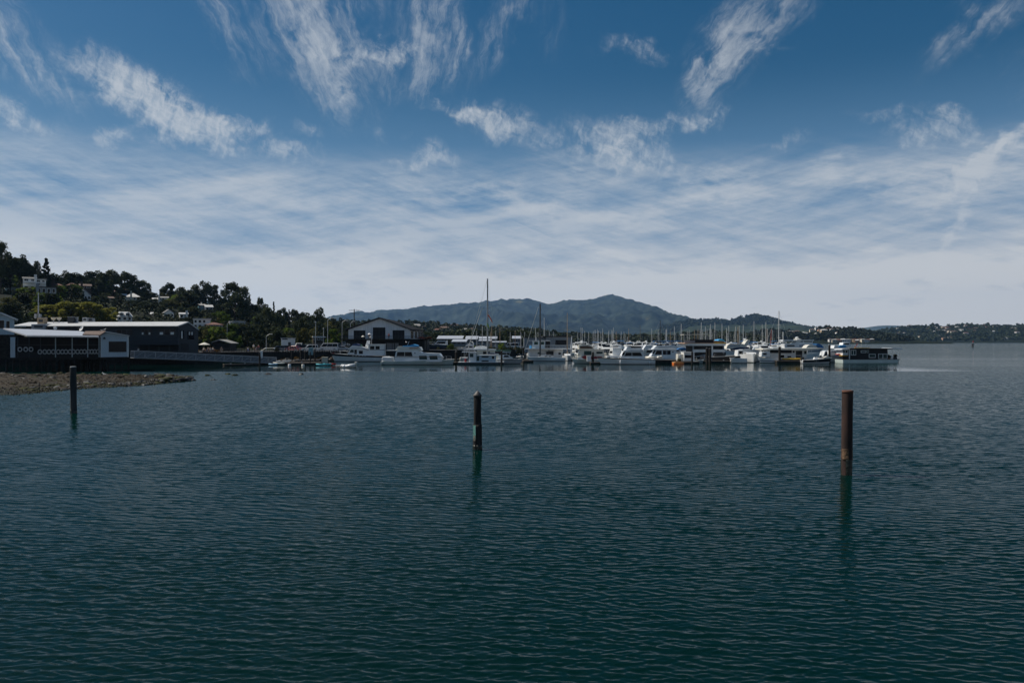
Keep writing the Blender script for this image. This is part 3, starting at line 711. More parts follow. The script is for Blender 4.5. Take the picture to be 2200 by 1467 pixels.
def house(label, px0, px1, pyr, pye, pyb, D, wall, roof, style='side', depth=None, wins=(2, 3), yaw=0.0, chimney=None, cat='house', name='house', balcony=0, base=None, frame=True, dormers=0):
    """px0..px1 is its width, pyr ridge, pye eaves, pyb foot in the photograph; everything built at its true size at distance D"""
    w = (px1-px0)/FPX*D; xc = at((px0+px1)/2, D); zb = zat(pyb, D); ze, zr = zat(pye, D)-zb, zat(pyr, D)-zb
    dp = depth or max(5.0, w*.8); t = thing(name, label, cat, (xc, D, zb), yaw*.4+1.12*math.atan2(-xc, D)); t.scale = (.9, 1, 1)
    x0, x1 = -w/2, w/2; found = min(-.6, max(-5, lz(xc, D)-zb-.6))
    MB().box(x0, x1, 0, dp, found, ze).build('wall', wall, t)
    o = .35; r = MB()
    if style == 'side':                                    # ridge along the front
        r.prism([(-o, ze-.05), (dp/2, zr), (dp+o, ze-.05), (dp+o, ze+.12), (dp/2, zr+.2), (-o, ze+.12)], x0-o, x1+o, 'x')
        MB().prism([(0.02, ze), (dp-.02, ze), (dp/2, zr)], x0+.02, x1-.02, 'x').build('gable', wall, t)
    elif style == 'front':                                 # gable towards the viewer
        r.prism([(x0-o, ze-.05), (0, zr), (x1+o, ze-.05), (x1+o, ze+.12), (0, zr+.2), (x0-o, ze+.12)], -o, dp+o, 'y')
        MB().prism([(x0+.02, ze), (x1-.02, ze), (0, zr)], .02, dp-.02, 'y').build('gable', wall, t)
    elif style == 'hip':
        k = min(w, dp)*.42
        vs = [(x0-o,-o,ze), (x1+o,-o,ze), (x1+o,dp+o,ze), (x0-o,dp+o,ze), (x0+k,dp/2,zr), (x1-k,dp/2,zr)]
        r.add(vs, [(0,1,5,4), (1,2,5), (2,3,4,5), (3,0,4), (3,2,1,0)])
    elif style == 'mansard':
        vs = [(x0-o,-o,ze), (x1+o,-o,ze), (x1+o,dp+o,ze), (x0-o,dp+o,ze)]; k = w*.16
        vs += [(x0+k,dp*.28,zr), (x1-k,dp*.28,zr), (x1-k,dp*.72,zr), (x0+k,dp*.72,zr)]
        r.add(vs, [(0,1,5,4), (1,2,6,5), (2,3,7,6), (3,0,4,7), (4,5,6,7), (3,2,1,0)])
    else:
        r.box(x0-.25, x1+.25, -.25, dp+.25, ze+.002, max(zr, ze+.3))
    rf = r.build('roof', roof, t)
    for k in range(dormers):
        x = x0+w*(k+.7)/(dormers+.4); h = (zr-ze)*.62; d = MB()
        d.prism([(x-.8, ze+.25), (x+.8, ze+.25), (x+.8, ze+h), (x, ze+h+.4), (x-.8, ze+h)], .05, dp*.3, 'y'); dm = d.build('dormer', W_WHITE, rf)
        MB().box(x-.55, x+.55, .01, .05, ze+.45, ze+h-.1).build('window', GLASS, rf)
    rows, cols = wins; sh = ze/max(rows, 1)
    for i in range(rows):
        for j in range(cols):
            if rng.random() < .12 and rows*cols > 3: continue
            ww = min(w/cols*rng.uniform(.42, .66), 2.6); cx_ = x0+w*(j+.5)/cols; z0 = i*sh+sh*.3; z1 = i*sh+sh*.8
            if frame: wf = MB().box(cx_-ww/2-.12, cx_+ww/2+.12, -.05, -.002, z0-.12, z1+.12).build('window', FRAME, t)
            p = MB().box(cx_-ww/2, cx_+ww/2, -.09, -.053, z0, z1).build('pane', GLASS, wf if frame else t)
            if not frame: p.name = 'window'
    for j in range(2):                                     # windows on the end turned to the bay
        y0 = dp*(j+.3)/2; f_ = MB().box(x1+.003, x1+.05, y0-.1, y0+1.3, ze*.4-.1, ze*.75+.1).build('window', FRAME, t)
        MB().box(x1+.053, x1+.08, y0, y0+1.2, ze*.4, ze*.75).build('pane', GLASS, f_)
    for b in range(balcony):
        z = sh*(b+1)-.1; m = MB(); m.box(x0+w*.08, x1-w*.08, -1.7, -.004, z-.16, z)
        br = m.build('balcony', W_GREY if wall is not W_WHITE else W_WHITE, t); m = MB(); n = max(4, int(w/1.2))
        m.box(x0+w*.08, x1-w*.08, -1.68, -1.62, z+.9, z+.97)
        for q in range(n+1): xx = x0+w*.08+(w*.84)*q/n; m.box(xx-.03, xx+.03, -1.68, -1.62, z, z+.9)
        m.build('railing', FRAME, br)
    if chimney is not None:
        x = x0+w*chimney; MB().box(x-.5, x+.5, -.45, -.06, 0, zr+1.0).build('chimney', wall, t)
    return t
house('white three storey terraced house with grey balconies, taller left half of the highest white pair', 50, 77, 595.5, 598, 622, 288, W_WHITE, R_GREY, 'side', 7, (3, 2), R(-12), .95, balcony=2)
house('white terraced house with wide dark windows, lower right half of the highest white pair', 77.5, 98, 598.5, 601, 621, 291, W_WHITE, R_GREY, 'flat', 6, (3, 2), R(-12), None, balcony=2)
house('grey flat roofed block with railing below the white terraced house', 79, 120, 616, 617.5, 633, 278, W_GREY, R_DARK, 'flat', 8, (1, 4), R(-8), .06)
house('long low dark house on the crest above the white terraced house', 66, 112, 591.5, 594, 600, 335, W_BROWN, R_DARK, 'flat', 8, (1, 5), 0)
house('house with reddish hip roof, left of the pair on the upper slope', 113, 133, 606, 613, 622, 340, W_BROWN, R_RED, 'hip', 9, (1, 3), .1, .1)
house('house with wide reddish hip roof, right of the pair on the upper slope', 142, 168, 606.5, 614, 622, 345, W_BROWN, R_RED, 'hip', 10, (1, 3), -.1)
house('low brown roofed house with small white chimney right of the reddish roofs', 172, 196, 610, 614.5, 620, 370, W_BROWN, R_BRN, 'side', 8, (1, 2), 0, .15)
house('grey white gabled cottage with an arched dark attic window', 166, 195, 622, 634, 646, 362, W_WHITE, R_GREY, 'front', 12, (1, 4), R(14), frame=False)
house('large cream house with gables and pale roof above the yellow trees', 268, 302, 629, 638, 653, 430, W_CREAM, R_LIGHT, 'hip', 11, (2, 4), R(-8), .4)
house('cream gabled wing adjoining the large cream house', 258, 272, 631, 637, 648, 434, W_CREAM, R_LIGHT, 'side', 9, (1, 2), 0)
house('brown two storey house half hidden among trees left of the cream house', 221, 258, 637, 641, 654, 405, W_BROWN, R_BRN, 'side', 9, (2, 4), 0)
house('house with pinkish brown roof under the wooded crest', 250, 282, 621, 626, 632, 455, W_TAN, R_BRN, 'side', 9, (1, 4), 0)
house('house with small brown roof left of the pinkish roof', 231, 246, 623, 626.5, 632, 450, W_TAN, R_BRN, 'side', 7, (1, 2), 0)
house('white house with tall white chimney on the open green slope', 340, 362, 637, 640, 652, 480, W_WHITE, R_GREY, 'side', 9, (2, 3), -.15, .08)
house('pale low wing left of the white chimney house', 328, 340, 640, 643, 650, 484, W_WHITE, R_LIGHT, 'side', 7, (1, 2), 0)
house('low house with dark brown roof below the white chimney house', 334, 358, 655, 660, 664, 440, W_BROWN, R_BRN, 'hip', 8, (1, 3), 0)
house('white house with steep pale mansard roof and two dormers', 252, 284, 669, 680, 690, 272, W_WHITE, R_LIGHT, 'mansard', 8, (1, 3), 0, dormers=2)
house('small grey gabled cottage among trees on the lower slope', 352, 374, 665, 673, 682, 345, W_WHITE, R_GREY, 'front', 9, (1, 3), .15)
house('low dark cottage with pale roof right of the mansard house', 308, 331, 671, 676, 683, 330, W_BROWN, R_LIGHT, 'side', 8, (1, 3), .1)
house('tiny white house with a tall white side wall on the lower slope', 386, 404, 672, 675, 683, 335, W_WHITE, R_LIGHT, 'side', 7, (1, 2), 0, .85)
house('long white flat roofed house with dark window band below the middle grove', 432, 474, 645, 646.5, 656, 520, W_WHITE, R_LIGHT, 'flat', 9, (1, 7), 0, balcony=0)
house('turquoise house below the long white flat roofed one', 426, 441, 653, 656, 665, 480, W_TEAL, R_GREY, 'side', 8, (2, 2), 0)
house('grey roofed house between the turquoise house and the massive cypress', 441, 458, 655, 660, 667, 478, W_GREY, R_LIGHT, 'side', 8, (1, 2), .2)
house('pale blue house peeping out under the massive cypress', 493, 512, 664, 668, 681, 425, W_BLUE, R_GREY, 'side', 8, (2, 2), 0)
house('white two storey box house with ribbon windows above the slate building', 415, 453, 684.5, 686, 706, 258, W_WHITE, R_LIGHT, 'flat', 9, (2, 4), R(-6))
house('low house with brick red roof right of the white box house', 441, 480, 692, 697.5, 706, 254, W_BROWN, R_RED, 'hip', 8, (1, 4), 0)
house('grey flat carport like house with glazed front above the lime tree', 493, 528, 690, 691.5, 700, 300, W_GREY, R_LIGHT, 'flat', 7, (1, 5), 0)
house('dim teal house under trees at the far left edge', 14, 42, 617, 619, 629, 335, W_TEAL, R_GREY, 'flat', 8, (1, 3), 0)
house('small house with bright white roof alone on the falling slope', 613, 626, 689, 692, 697, 480, W_TAN, R_LIGHT, 'side', 8, (1, 2), 0)
house('low dark house with pale eaves behind the left lamp post', 672, 697, 722, 725, 732, 270, W_BROWN, R_LIGHT, 'flat', 8, (1, 3), 0)
HOUSE_BOX = [(51,98,590,624,290), (78,121,614,635,278), (166,197,619,648,362), (256,304,626,655,430), (326,364,633,654,480), (250,287,666,690,272), (350,376,662,684,345), (384,406,669,685,335),
             (430,476,642,658,520), (424,460,652,668,480), (413,455,682,708,258), (440,482,689,708,254), (491,530,687,702,300), (113,133,604,616,340), (142,168,604,616,345), (306,333,668,684,330),
             (221,258,636,652,405), (250,282,619,630,455), (611,628,686,698,480), (14,42,616,628,335), (490,514,662,678,425), (332,360,653,664,440)]
for _a, _c, _t, _pb, _D in HOUSE_BOX:                      # gardens at the foot of each house
    for _k in range(max(3, int((_c-_a)/4.5))):
        _px = _a+(_c-_a)*(_k+rng.uniform(.1, .9))/max(3, int((_c-_a)/4.5)); _dd = _D-rng.uniform(3.5, 9); _x = at(_px, _dd); _z = lz(_x, _dd)
        _h = zat(_pb-rng.uniform(2.5, 8), _dd)-_z
        if _h > 1.5: tree(rng.choice(['shrub', 'cypress', 'cypress', 'lime', 'olive']) if _h > 4.5 else 'shrub', _x, _dd, _z, min(_h, 13), 'garden tree or bush at the foot of a hillside house', rng.uniform(1.0, 1.5) if _h < 6 else rng.uniform(.7, 1.0), 'gardens of the hillside houses')
# ------------------------------------------------------------------ the trees that fill the slope between the houses
def zone(px):
    for lim, nm in ((70, 'at the far left of the hillside'), (130, 'below the white terraced house'), (210, 'around the grey gabled cottage'), (310, 'around the cream house'), (385, 'around the white chimney house'), (480, 'below the middle eucalyptus grove'), (560, 'below the massive cypress'), (650, 'on the slope above the car park'), (2000, 'on the low slope behind the street lamps')):
        if px < lim: return nm
KIND_TXT = {'cypress': 'dark rounded tree', 'eucalyptus': 'dark open crowned tree', 'lime': 'mid green tree', 'olive': 'olive coloured tree', 'shrub': 'dark shrub'}
def scatter():
    n = 0; placed = []
    tries = 0
    while n < 290 and tries < 26000:
        tries += 1
        px = rng.uniform(-30, 800) if rng.random() < .5 else rng.uniform(-30, 430); D = rng.uniform(225, 780) if rng.random() < .5 else rng.uniform(270, 520)
        x = at(px, D); xr = float(np.interp(D, ry, rx))
        if x > xr-12: continue
        z = lz(x, D); kind = rng.choices(['cypress', 'eucalyptus', 'lime', 'olive', 'shrub'], [.58, .2, .07, .08, .07])[0]
        h = rng.uniform(6.5, 13) if kind != 'shrub' else rng.uniform(2.5, 4.5)
        wpx = h*.9/D*FPX/2; top = CY-(z+h-CAMZ)/D*FPX; foot = CY-(z-CAMZ)/D*FPX
        if any(D < hD+9 and px+wpx > a and px-wpx < b and top < d-2 and foot > c for a, b, c, d, hD in HOUSE_BOX): continue
        sky = np.interp(px, [0,60,110,200,270,310,340,362,440,500,545,590,660,740], [545,568,592,588,592,612,628,618,616,618,654,662,676,690])
        if top < sky+4: continue
        if 62 < px < 262 and foot > 650 and D < 300: continue
        if any((x-a)**2+(D-b)**2 < (1.5+.15*h)**2 for a, b in placed): continue
        placed.append((x, D)); n += 1
        tree(kind, x, D, z-.2, h, KIND_TXT[kind]+' '+zone(px), rng.uniform(.85, 1.25), 'trees filling the slope '+zone(px))
scatter()
0 and print('slope trees', sum(1 for o in scene.objects if str(o.get('group', '')).startswith('trees filling')))
def undergrowth():
    """low scrub between trees and gardens: uncountable, one mesh of leaf sprays hugging the slope"""
    r = np.random.default_rng(5); n = 6200
    D = 215+r.uniform(0, 1, n)**1.3*620; px = r.uniform(-60, 860, n); x = (px-CX)/FPX*D
    ok = x < np.interp(D, ry, rx)-10; D, x = D[ok], x[ok]
    gap = fbm(x*.03, D*.03, 3, 77); keep = gap < .64; D, x = D[keep], x[keep]
    z = land_z(x, D); rad = r.uniform(.7, 1.9, len(x))
    v, f = leaf_quads(np.stack([x, D, z+rad*.45], -1), rad, 26, .42, r, .7)
    o = npmesh('undergrowth', v, f, F_BUSH, False); tag(o, kind='stuff')
undergrowth()
# ------------------------------------------------------------------ woods and houses too far off to count
def on_ridge(Rg, px, py):
    X, Y, Z = Rg; n = X.shape[0]
    for i in range(n):
        j = int(np.argmin(np.abs(X[i]/Y[i]-(px-CX)/FPX)))
        p = CY-(Z[i, j]-CAMZ)/Y[i, j]*FPX
        if p <= py: return X[i, j], Y[i, j], Z[i, j]
    return None
def woodland(name, Rg, n, pxa, pxb, rad, hgt, size, m, seed, fmin=0.0, fmax=1.0, gap=.62, gs=.01, per=16):
    r = np.random.default_rng(seed); X, Y, Z = Rg; nr, nc = X.shape; front = int(np.argmax(Z.max(1)))
    i = (fmin+(fmax-fmin)*r.uniform(0, 1, n))*front; j = r.uniform(1, nc-2, n); ii, jj = i.astype(int), j.astype(int)
    fi, fj = i-ii, j-jj
    def bl(A): return (A[ii, jj]*(1-fi)+A[ii+1, jj]*fi)*(1-fj)+(A[ii, jj+1]*(1-fi)+A[ii+1, jj+1]*fi)*fj
    x, y, z = bl(X), bl(Y), bl(Z); px = CX+x/y*FPX
    ok = (px > pxa) & (px < pxb) & (fbm(x*gs, y*gs, 3, seed) < gap) & (z > .3); x, y, z = x[ok], y[ok], z[ok]
    rd = rad*r.uniform(.6, 1.35, len(x)); hh = hgt*r.uniform(.55, 1.3, len(x))
    C = np.concatenate([np.stack([x+r.normal(0, .4, len(x))*rd, y, z+hh*k], -1) for k in (.3, .62, .9)]); RR = np.concatenate([rd, rd*.9, rd*.62])
    v, f = leaf_quads(C, RR, per, size, r, .8)
    o = npmesh(name, v, f, m, False); return tag(o, kind='stuff')
F_DIST = foliage('distant_leaves', (.012, .018, .011), (.045, .056, .026))
woodland('woodland', R_MID, 3200, 560, 1660, 3.6, 7, 1.7, F_DIST, 3, .0, 1.0, .72, .012)
woodland('woodland', R_LOW, 1900, 1560, 1960, 4.0, 7, 2.1, F_DIST, 5, .12, 1.0, .62, .012)
F_PEN = foliage('hazed_shore_leaves', (.018, .027, .014), (.070, .088, .036))  # leaf green lightened, haze over the far shore put into the colour
woodland('woodland', R_PEN, 3600, 1750, 2330, 6.5, 9, 3.6, F_PEN, 7, .06, 1.0, .60, .006)
woodland('woodland', R_RANGE, 1500, 1420, 1760, 12, 16, 7, F_DIST, 9, .75, 1.0, .9, .004, 12)
def shore_belt():
    """the belt of dark trees behind the moorings"""
    r = np.random.default_rng(12); n = 620
    px = r.uniform(895, 1190, n); D = r.uniform(430, 640, n); x = (px-CX)/FPX*D
    ok = x < np.interp(D, sy, sx)-4; x, D = x[ok], D[ok]; z = land_z(x, D); rd = r.uniform(1.4, 2.8, len(x)); hh = r.uniform(3.5, 9, len(x))*(.75+.5*vnoise(x*.05, D*.02, 2))
    C = np.concatenate([np.stack([x, D, z+hh*k], -1) for k in (.25, .55, .85)]); RR = np.concatenate([rd, rd, rd*.7])
    v, f = leaf_quads(C, RR, 26, .8, r, .85); o = npmesh('woodland', v, f, F_CYP, False); tag(o, kind='stuff')
shore_belt()
def far_house(Rg, px, py, w, h, wall, roof, label, group, hip=True):
    q = on_ridge(Rg, px, py)
    if q is None: return
    x, y, z = q; t = thing('house', label, 'house', (x, y, z), rng.uniform(-.3, .3), group)
    MB().box(-w/2, w/2, 0, w*.6, -4, h).build('wall', wall, t)
    r = MB(); o = .5; k = w*.25; d = w*.6
    r.add([(-w/2-o,-o,h), (w/2+o,-o,h), (w/2+o,d+o,h), (-w/2-o,d+o,h), (-w/2+k,d/2,h+w*.16), (w/2-k,d/2,h+w*.16)], [(0,1,5,4), (1,2,5), (2,3,4,5), (3,0,4), (3,2,1,0)])
    r.build('roof', roof, t)
    m = MB()
    for j in range(3): MB().box(-w/2+w*(j+.25)/3, -w/2+w*(j+.75)/3, -.12, -.01, h*.3, h*.75).build('window', GLASS, t)
WALLS = [W_WHITE, W_CREAM, W_TAN, W_PINK, W_WHITE, W_CREAM]; ROOFS = [R_BRN, R_RED, R_GREY, R_LIGHT, R_BRN]
for k in range(26):
    px = 1786+k*6.4+rng.uniform(-1.5, 1.5)
    far_house(R_LOW if px < 1880 else R_PEN, px, rng.uniform(734.6, 736.2), rng.uniform(8, 13) if px < 1880 else rng.uniform(14, 24), rng.uniform(4.5, 7) if px < 1880 else rng.uniform(8, 12), WALLS[k % 6], ROOFS[(k*2) % 5], 'pale house in the waterfront row of the far point', 'waterfront houses of the far point')
for k, (px, py) in enumerate([(1638,711),(1652,713),(1665,716),(1688,717),(1700,718),(1712,716),(1724,718),(1735,711),(1746,713),(1757,709),(1765,712),(1772,715),(1780,711),(1790,713),(1796,713),(1802,718),(1560,722),(1572,724),(1583,721),(1730,722),(1745,724),(1760,722)]):
    far_house(R_LOW, px, py, rng.uniform(9, 17), rng.uniform(3.5, 6.5), WALLS[(k*5+1) % 6], ROOFS[(k*3) % 5], 'tan house among trees on the low wooded point' if k % 2 else 'pale house among trees on the low wooded point', 'houses on the low wooded point')
for k in range(44):
    px = rng.gauss(2060, 45) if k < 26 else rng.uniform(1915, 2190); py = rng.uniform(702, 716) if k < 26 else rng.uniform(706, 732)
    far_house(R_PEN, px, py, rng.uniform(13, 24), rng.uniform(5, 9), WALLS[(k*7) % 6], ROOFS[(k*3+1) % 5], 'pale house on the far green hillside across the bay', 'houses on the far hillside')
for k, (px, py) in enumerate([(965,703),(978,704),(1010,706),(952,711),(975,715),(1000,716),(1012,712),(940,716),(895,704),(906,708),(1085,719),(1120,716)]):
    far_house(R_MID, px, py+3, rng.uniform(12, 20), rng.uniform(4, 6), [W_TAN, W_CREAM, W_PINK][k % 3], ROOFS[k % 3], 'tan house on the wooded slope behind the white sheds', 'houses on the wooded slope behind the sheds')
# ------------------------------------------------------------------ pixel-measured builder: sizes read off the photograph, built at true size
class PX:
    def __init__(s, name, label, cat, D, pxc, z0=0.0, rz=0.0, group=None):
        s.D, s.pxc, s.z0 = D, pxc, z0
        s.t = thing(name, label, cat, (at(pxc, D), D, z0), rz, group)
    def X(s, px): return (px-s.pxc)/FPX*s.D
    def Z(s, py): return zat(py, s.D)-s.z0
    def XD(s, px, dy): return at(px, s.D+dy)-at(s.pxc, s.D)         # the same for a point dy metres further back
    def box(s, part, px0, px1, py0, py1, y0, y1, m, parent=None, bevel=0, label=None):
        return MB().box(s.X(px0), s.X(px1), y0, y1, s.Z(py1), s.Z(py0)).build(part, m, parent or s.t, bevel=bevel, label=label)
    def poly(s, part, pts, y0, y1, m, parent=None, bevel=0, label=None):
        return MB().prism([(s.X(a), s.Z(b)) for a, b in pts], y0, y1, 'y').build(part, m, parent or s.t, bevel=bevel, label=label)
    def rod(s, part, pts, y, r, m, parent=None, n=6, label=None):
        mb = MB()
        if len(pts) > 2: pts = pts+[[seg[0] for seg in pts]]     # a rail ties the uprights together
        for seg in pts: mb.path([(s.X(a), (y if len(p_) < 3 else p_[2]), s.Z(b)) for p_ in seg for a, b in [p_[:2]]], r, n)
        return mb.build(part, m, parent or s.t, label=label)
    def win(s, px0, px1, py0, py1, y, m=None, parent=None, fr=None, name='window', b=.07):
        """window with a proud frame and a pane set in front of the wall face at depth y"""
        p = parent or s.t
        if fr is not None:
            f = s.box(name, px0, px1, py0, py1, y-.05, y-.003, fr, p)
            MB().box(s.X(px0)+b, s.X(px1)-b, y-.075, y-.053, s.Z(py1)+b, s.Z(py0)-b).build('pane', m or GLASS, f); return f
        return s.box(name, px0, px1, py0, py1, y-.04, y-.003, m or GLASS, p)
M_SLATE = mat('slate_boards', (.026, .031, .038), .75, var=.15, scale=1.2, stretch=(.3, 1, 4))
M_ROOFW = mat('white_membrane_roof', (.54, .54, .53), .5, var=.06, scale=.6)
M_METALROOF = mat('pale_metal_roof', (.44, .455, .49), .35, metal=.0, var=.05, scale=.8)
M_BOARD = mat('blue_white_boards', (.46, .53, .58), .7, var=.08, scale=2, stretch=(6, 1, .4))
M_BOARD2 = mat('grey_vertical_boards', (.72, .75, .77), .7, var=.14, scale=1.6, stretch=(7, 1, .25))
M_TIMBER = mat('dark_pier_timber', (.030, .026, .022), .9, .2, var=.3, scale=3)
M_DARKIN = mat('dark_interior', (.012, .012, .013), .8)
M_BROOF = mat('brown_shakes', (.16, .11, .085), .85, var=.2)
M_ALU = mat('brushed_aluminium', (.42, .44, .46), .45, metal=.6, var=.1)
M_GALV = mat('galvanised_steel', (.40, .41, .42), .5, metal=.4, var=.12)
M_DECK = mat('weathered_deck', (.20, .17, .14), .9, .2, var=.25, scale=4)
M_LINEN = mat('pale_canvas', (.66, .63, .55), .85, var=.08)
R_BLK = mat('black_felt_roof', (.022, .022, .024), .9, .1)
GLASS_D = mat('dark_glazing', (.006, .007, .009), .2, .05)
M_ASPH = mat('asphalt', (.06, .06, .062), .95, .2)
# restaurant on piles
def restaurant():
    t = thing('restaurant', 'dark glazed waterfront restaurant with white sloping roof and row of white life rings', 'restaurant', (at(125, 130), 130, 0))
    o = t.location
    def L(px, py, D): return P(px, py, D)-o
    A, B, C, Dd = L(58, 720, 129), L(213, 721.8, 134), L(172, 711, 150), L(7, 705, 152)
    rf = MB().slab(A, B, C, Dd, .22).build('roof', M_METALROOF, t)
    MB().box(A.x-.2, B.x+.1, A.y-.45, A.y-.15, A.z-.34, A.z-.10).build('gutter', M_GALV, t) if False else None
    # fascia follows the eave
    MB().tube(A+Vector((0,-.1,-.2)), B+Vector((0,-.1,-.2)), .11, n=6).build('gutter', M_GALV, t)
    # floor and walls along the facade line
    F0, F1 = L(20, 768, 131.5), L(217, 768.5, 136); fz = F0.z
    dirv = (F1-F0); dirv.z = 0; nrm = Vector((-dirv.y, dirv.x, 0)).normalized()
    b0, b1 = F0+nrm*13, F1+nrm*13
    def wallq(name, p, q, z0, z1, th, m, parent=None, off=0.0):
        n = nrm*off; v = [p+n, q+n, q+n+nrm*th, p+n+nrm*th]
        m_ = MB(); lo = [Vector((a.x, a.y, z0)) for a in v]; hi = [Vector((a.x, a.y, z1)) for a in v]
        m_.add(lo+hi, [(3,2,1,0), (4,5,6,7), (0,1,5,4), (1,2,6,5), (2,3,7,6), (3,0,4,7)]); return m_.build(name, m, parent or t)
    ze = L(60, 722, 130).z-.25
    wallq('deck', F0-nrm*.6, F1-nrm*.6+dirv.normalized()*.3, fz-.45, fz, 14, M_TIMBER)
    wallq('wall', F0, F1, fz+.004, fz+.9, .2, M_DARKIN, off=.02)
    wallq('glazing', F0, F1, fz+.9, ze, .12, GLASS_D, off=.05)
    wallq('wall', F0+nrm*6, F1+nrm*6, fz+.004, ze+.1, .2, M_DARKIN)
    for px in (38, 62, 86, 118, 154, 188, 213):
        f = (px-20)/(197.0); p = F0+dirv*f
        wallq('post', p-dirv.normalized()*.07, p+dirv.normalized()*.07, fz, ze+.05, .14, W_BLUE if px > 100 else M_SLATE, off=-.2)
    p = F0+dirv*((23-20)/197.0); q = F0+dirv*((33-20)/197.0)
    wallq('wall', p, q, fz-.3, ze+.1, .25, M_BOARD, off=-.3, parent=t)
    wallq('window_mullion', F0, F1, fz+2.05, fz+2.13, .06, DARKM, off=-.02)
    wallq('wall', F0-dirv*.35, F0, fz-.2, ze+.5, 10, M_TIMBER)
    for k, px in enumerate(np.linspace(0, 217, 16)):        # piles under the deck
        for d in (0, 4.5, 9):
            p = F0+dirv*((px-20)/197.0)+nrm*d; MB().tube((p.x, p.y, -1.5), (p.x, p.y, fz-.4), .17, n=7).build('pile', M_TIMBER, t)
    # pale lit window towards the far side, seen through the room
    p, q = F0+dirv*.69, F0+dirv*.80
    return t, F0, dirv, nrm, fz, o
REST = restaurant()
def lifebuoy_mesh():
    m = MB(); n, k = 18, 8; vs = []; fs = []
    for i in range(n):
        a = 2*math.pi*i/n
        for j in range(k):
            b = 2*math.pi*j/k; r = .27+.085*math.cos(b); vs.append((r*math.cos(a), .07*math.sin(b), r*1.22*math.sin(a)))
    for i in range(n):
        for j in range(k): fs.append((i*k+j, ((i+1) % n)*k+j, ((i+1) % n)*k+(j+1) % k, i*k+(j+1) % k))
    m.add(vs, fs); return m.mesh('life_ring', mat('weathered_ring', (.40, .41, .42), .8), True)
def rings():
    t, F0, dirv, nrm, fz, o = REST; me = lifebuoy_mesh(); ang = math.atan2(dirv.y, dirv.x)
    xs = [43.5, 55.7, 66.8, 85.5, 95.8, 104.9, 114, 124.8, 133.4, 141.2, 150.2, 157.5, 166.5, 174.3, 181.6, 190.4, 197.4, 204.1, 211]
    for k, px in enumerate(xs):
        f = (px-20)/197.0; p = o+F0+dirv*f-nrm*.42; z = o.z+fz+(.92 if k > 2 else 1.35)
        r = bpy.data.objects.new('life_ring', me); COL.objects.link(r); r.location = (p.x, p.y, z); r.rotation_euler = (0, rng.uniform(-.1, .1), ang)
        txt = 'white oval life ring, one of the three hung higher left of the row' if k < 3 else 'white oval life ring in the long even row along the restaurant front'
        tag(r, txt, 'life ring', 'life rings on the restaurant front')
rings()
# white boarded end room with a big dark window
def end_room():
    b = PX('boarded_annex', 'blue white boarded annex with one big dark window at the right end of the restaurant', 'building', 133, 246, 0, R(26.5)); b.t.scale = (.9, 1, 1)
    yb = 9
    b.poly('wall', [(217, 767), (276, 766.5), (276, 721), (226.5, 713), (217, 720.5)], 0, yb, M_BOARD)
    MB().slab((b.X(215), -.35, b.Z(719.5)), (b.X(227), -.35, b.Z(711.8)), (b.X(227), yb, b.Z(711.8)), (b.X(215), yb, b.Z(719.5)), .18).build('roof', M_BROOF, b.t)
    MB().slab((b.X(226.6), -.35, b.Z(711.8)), (b.X(278), -.35, b.Z(720.6)), (b.X(278), yb, b.Z(720.6)), (b.X(226.6), yb, b.Z(711.8)), .18).build('roof', M_BROOF, b.t)
    MB().tube((b.X(227), -.4, b.Z(712.6)), (b.X(278), -.4, b.Z(721.4)), .1, n=4).build('bargeboard', FRAME, b.t)
    b.win(232.5, 273, 732, 757.5, 0, GLASS, fr=M_BOARD, b=.1)
    b.box('corner_board', 273.8, 276.6, 721.5, 767, -.06, .2, FRAME); b.box('corner_board', 216.6, 218, 721, 767, -.06, .2, FRAME)
    lamp = MB().lathe([(.05,.35),(.18,.2),(.22,0)], (b.X(224.5), -.25, b.Z(728.5)), 8).build('wall_lamp', DARKM, b.t)
    b.box('deck', 214, 279, 767.3, 771, -.5, yb, M_TIMBER)
    for px in np.linspace(216, 277, 5):
        for d in (.2, 4.5): MB().tube((b.X(px), d, -1.5), (b.X(px), d, b.Z(770)), .17, n=7).build('pile', M_TIMBER, b.t)
    # brown roof rising behind it
    r = MB().slab((b.X(177), 4, b.Z(717.5)), (b.X(222), 4, b.Z(719.5)), (b.X(226), 10, b.Z(709.5)), (b.X(181), 10, b.Z(710)), .2).build('rear_roof', M_BROOF, b.t)
end_room()
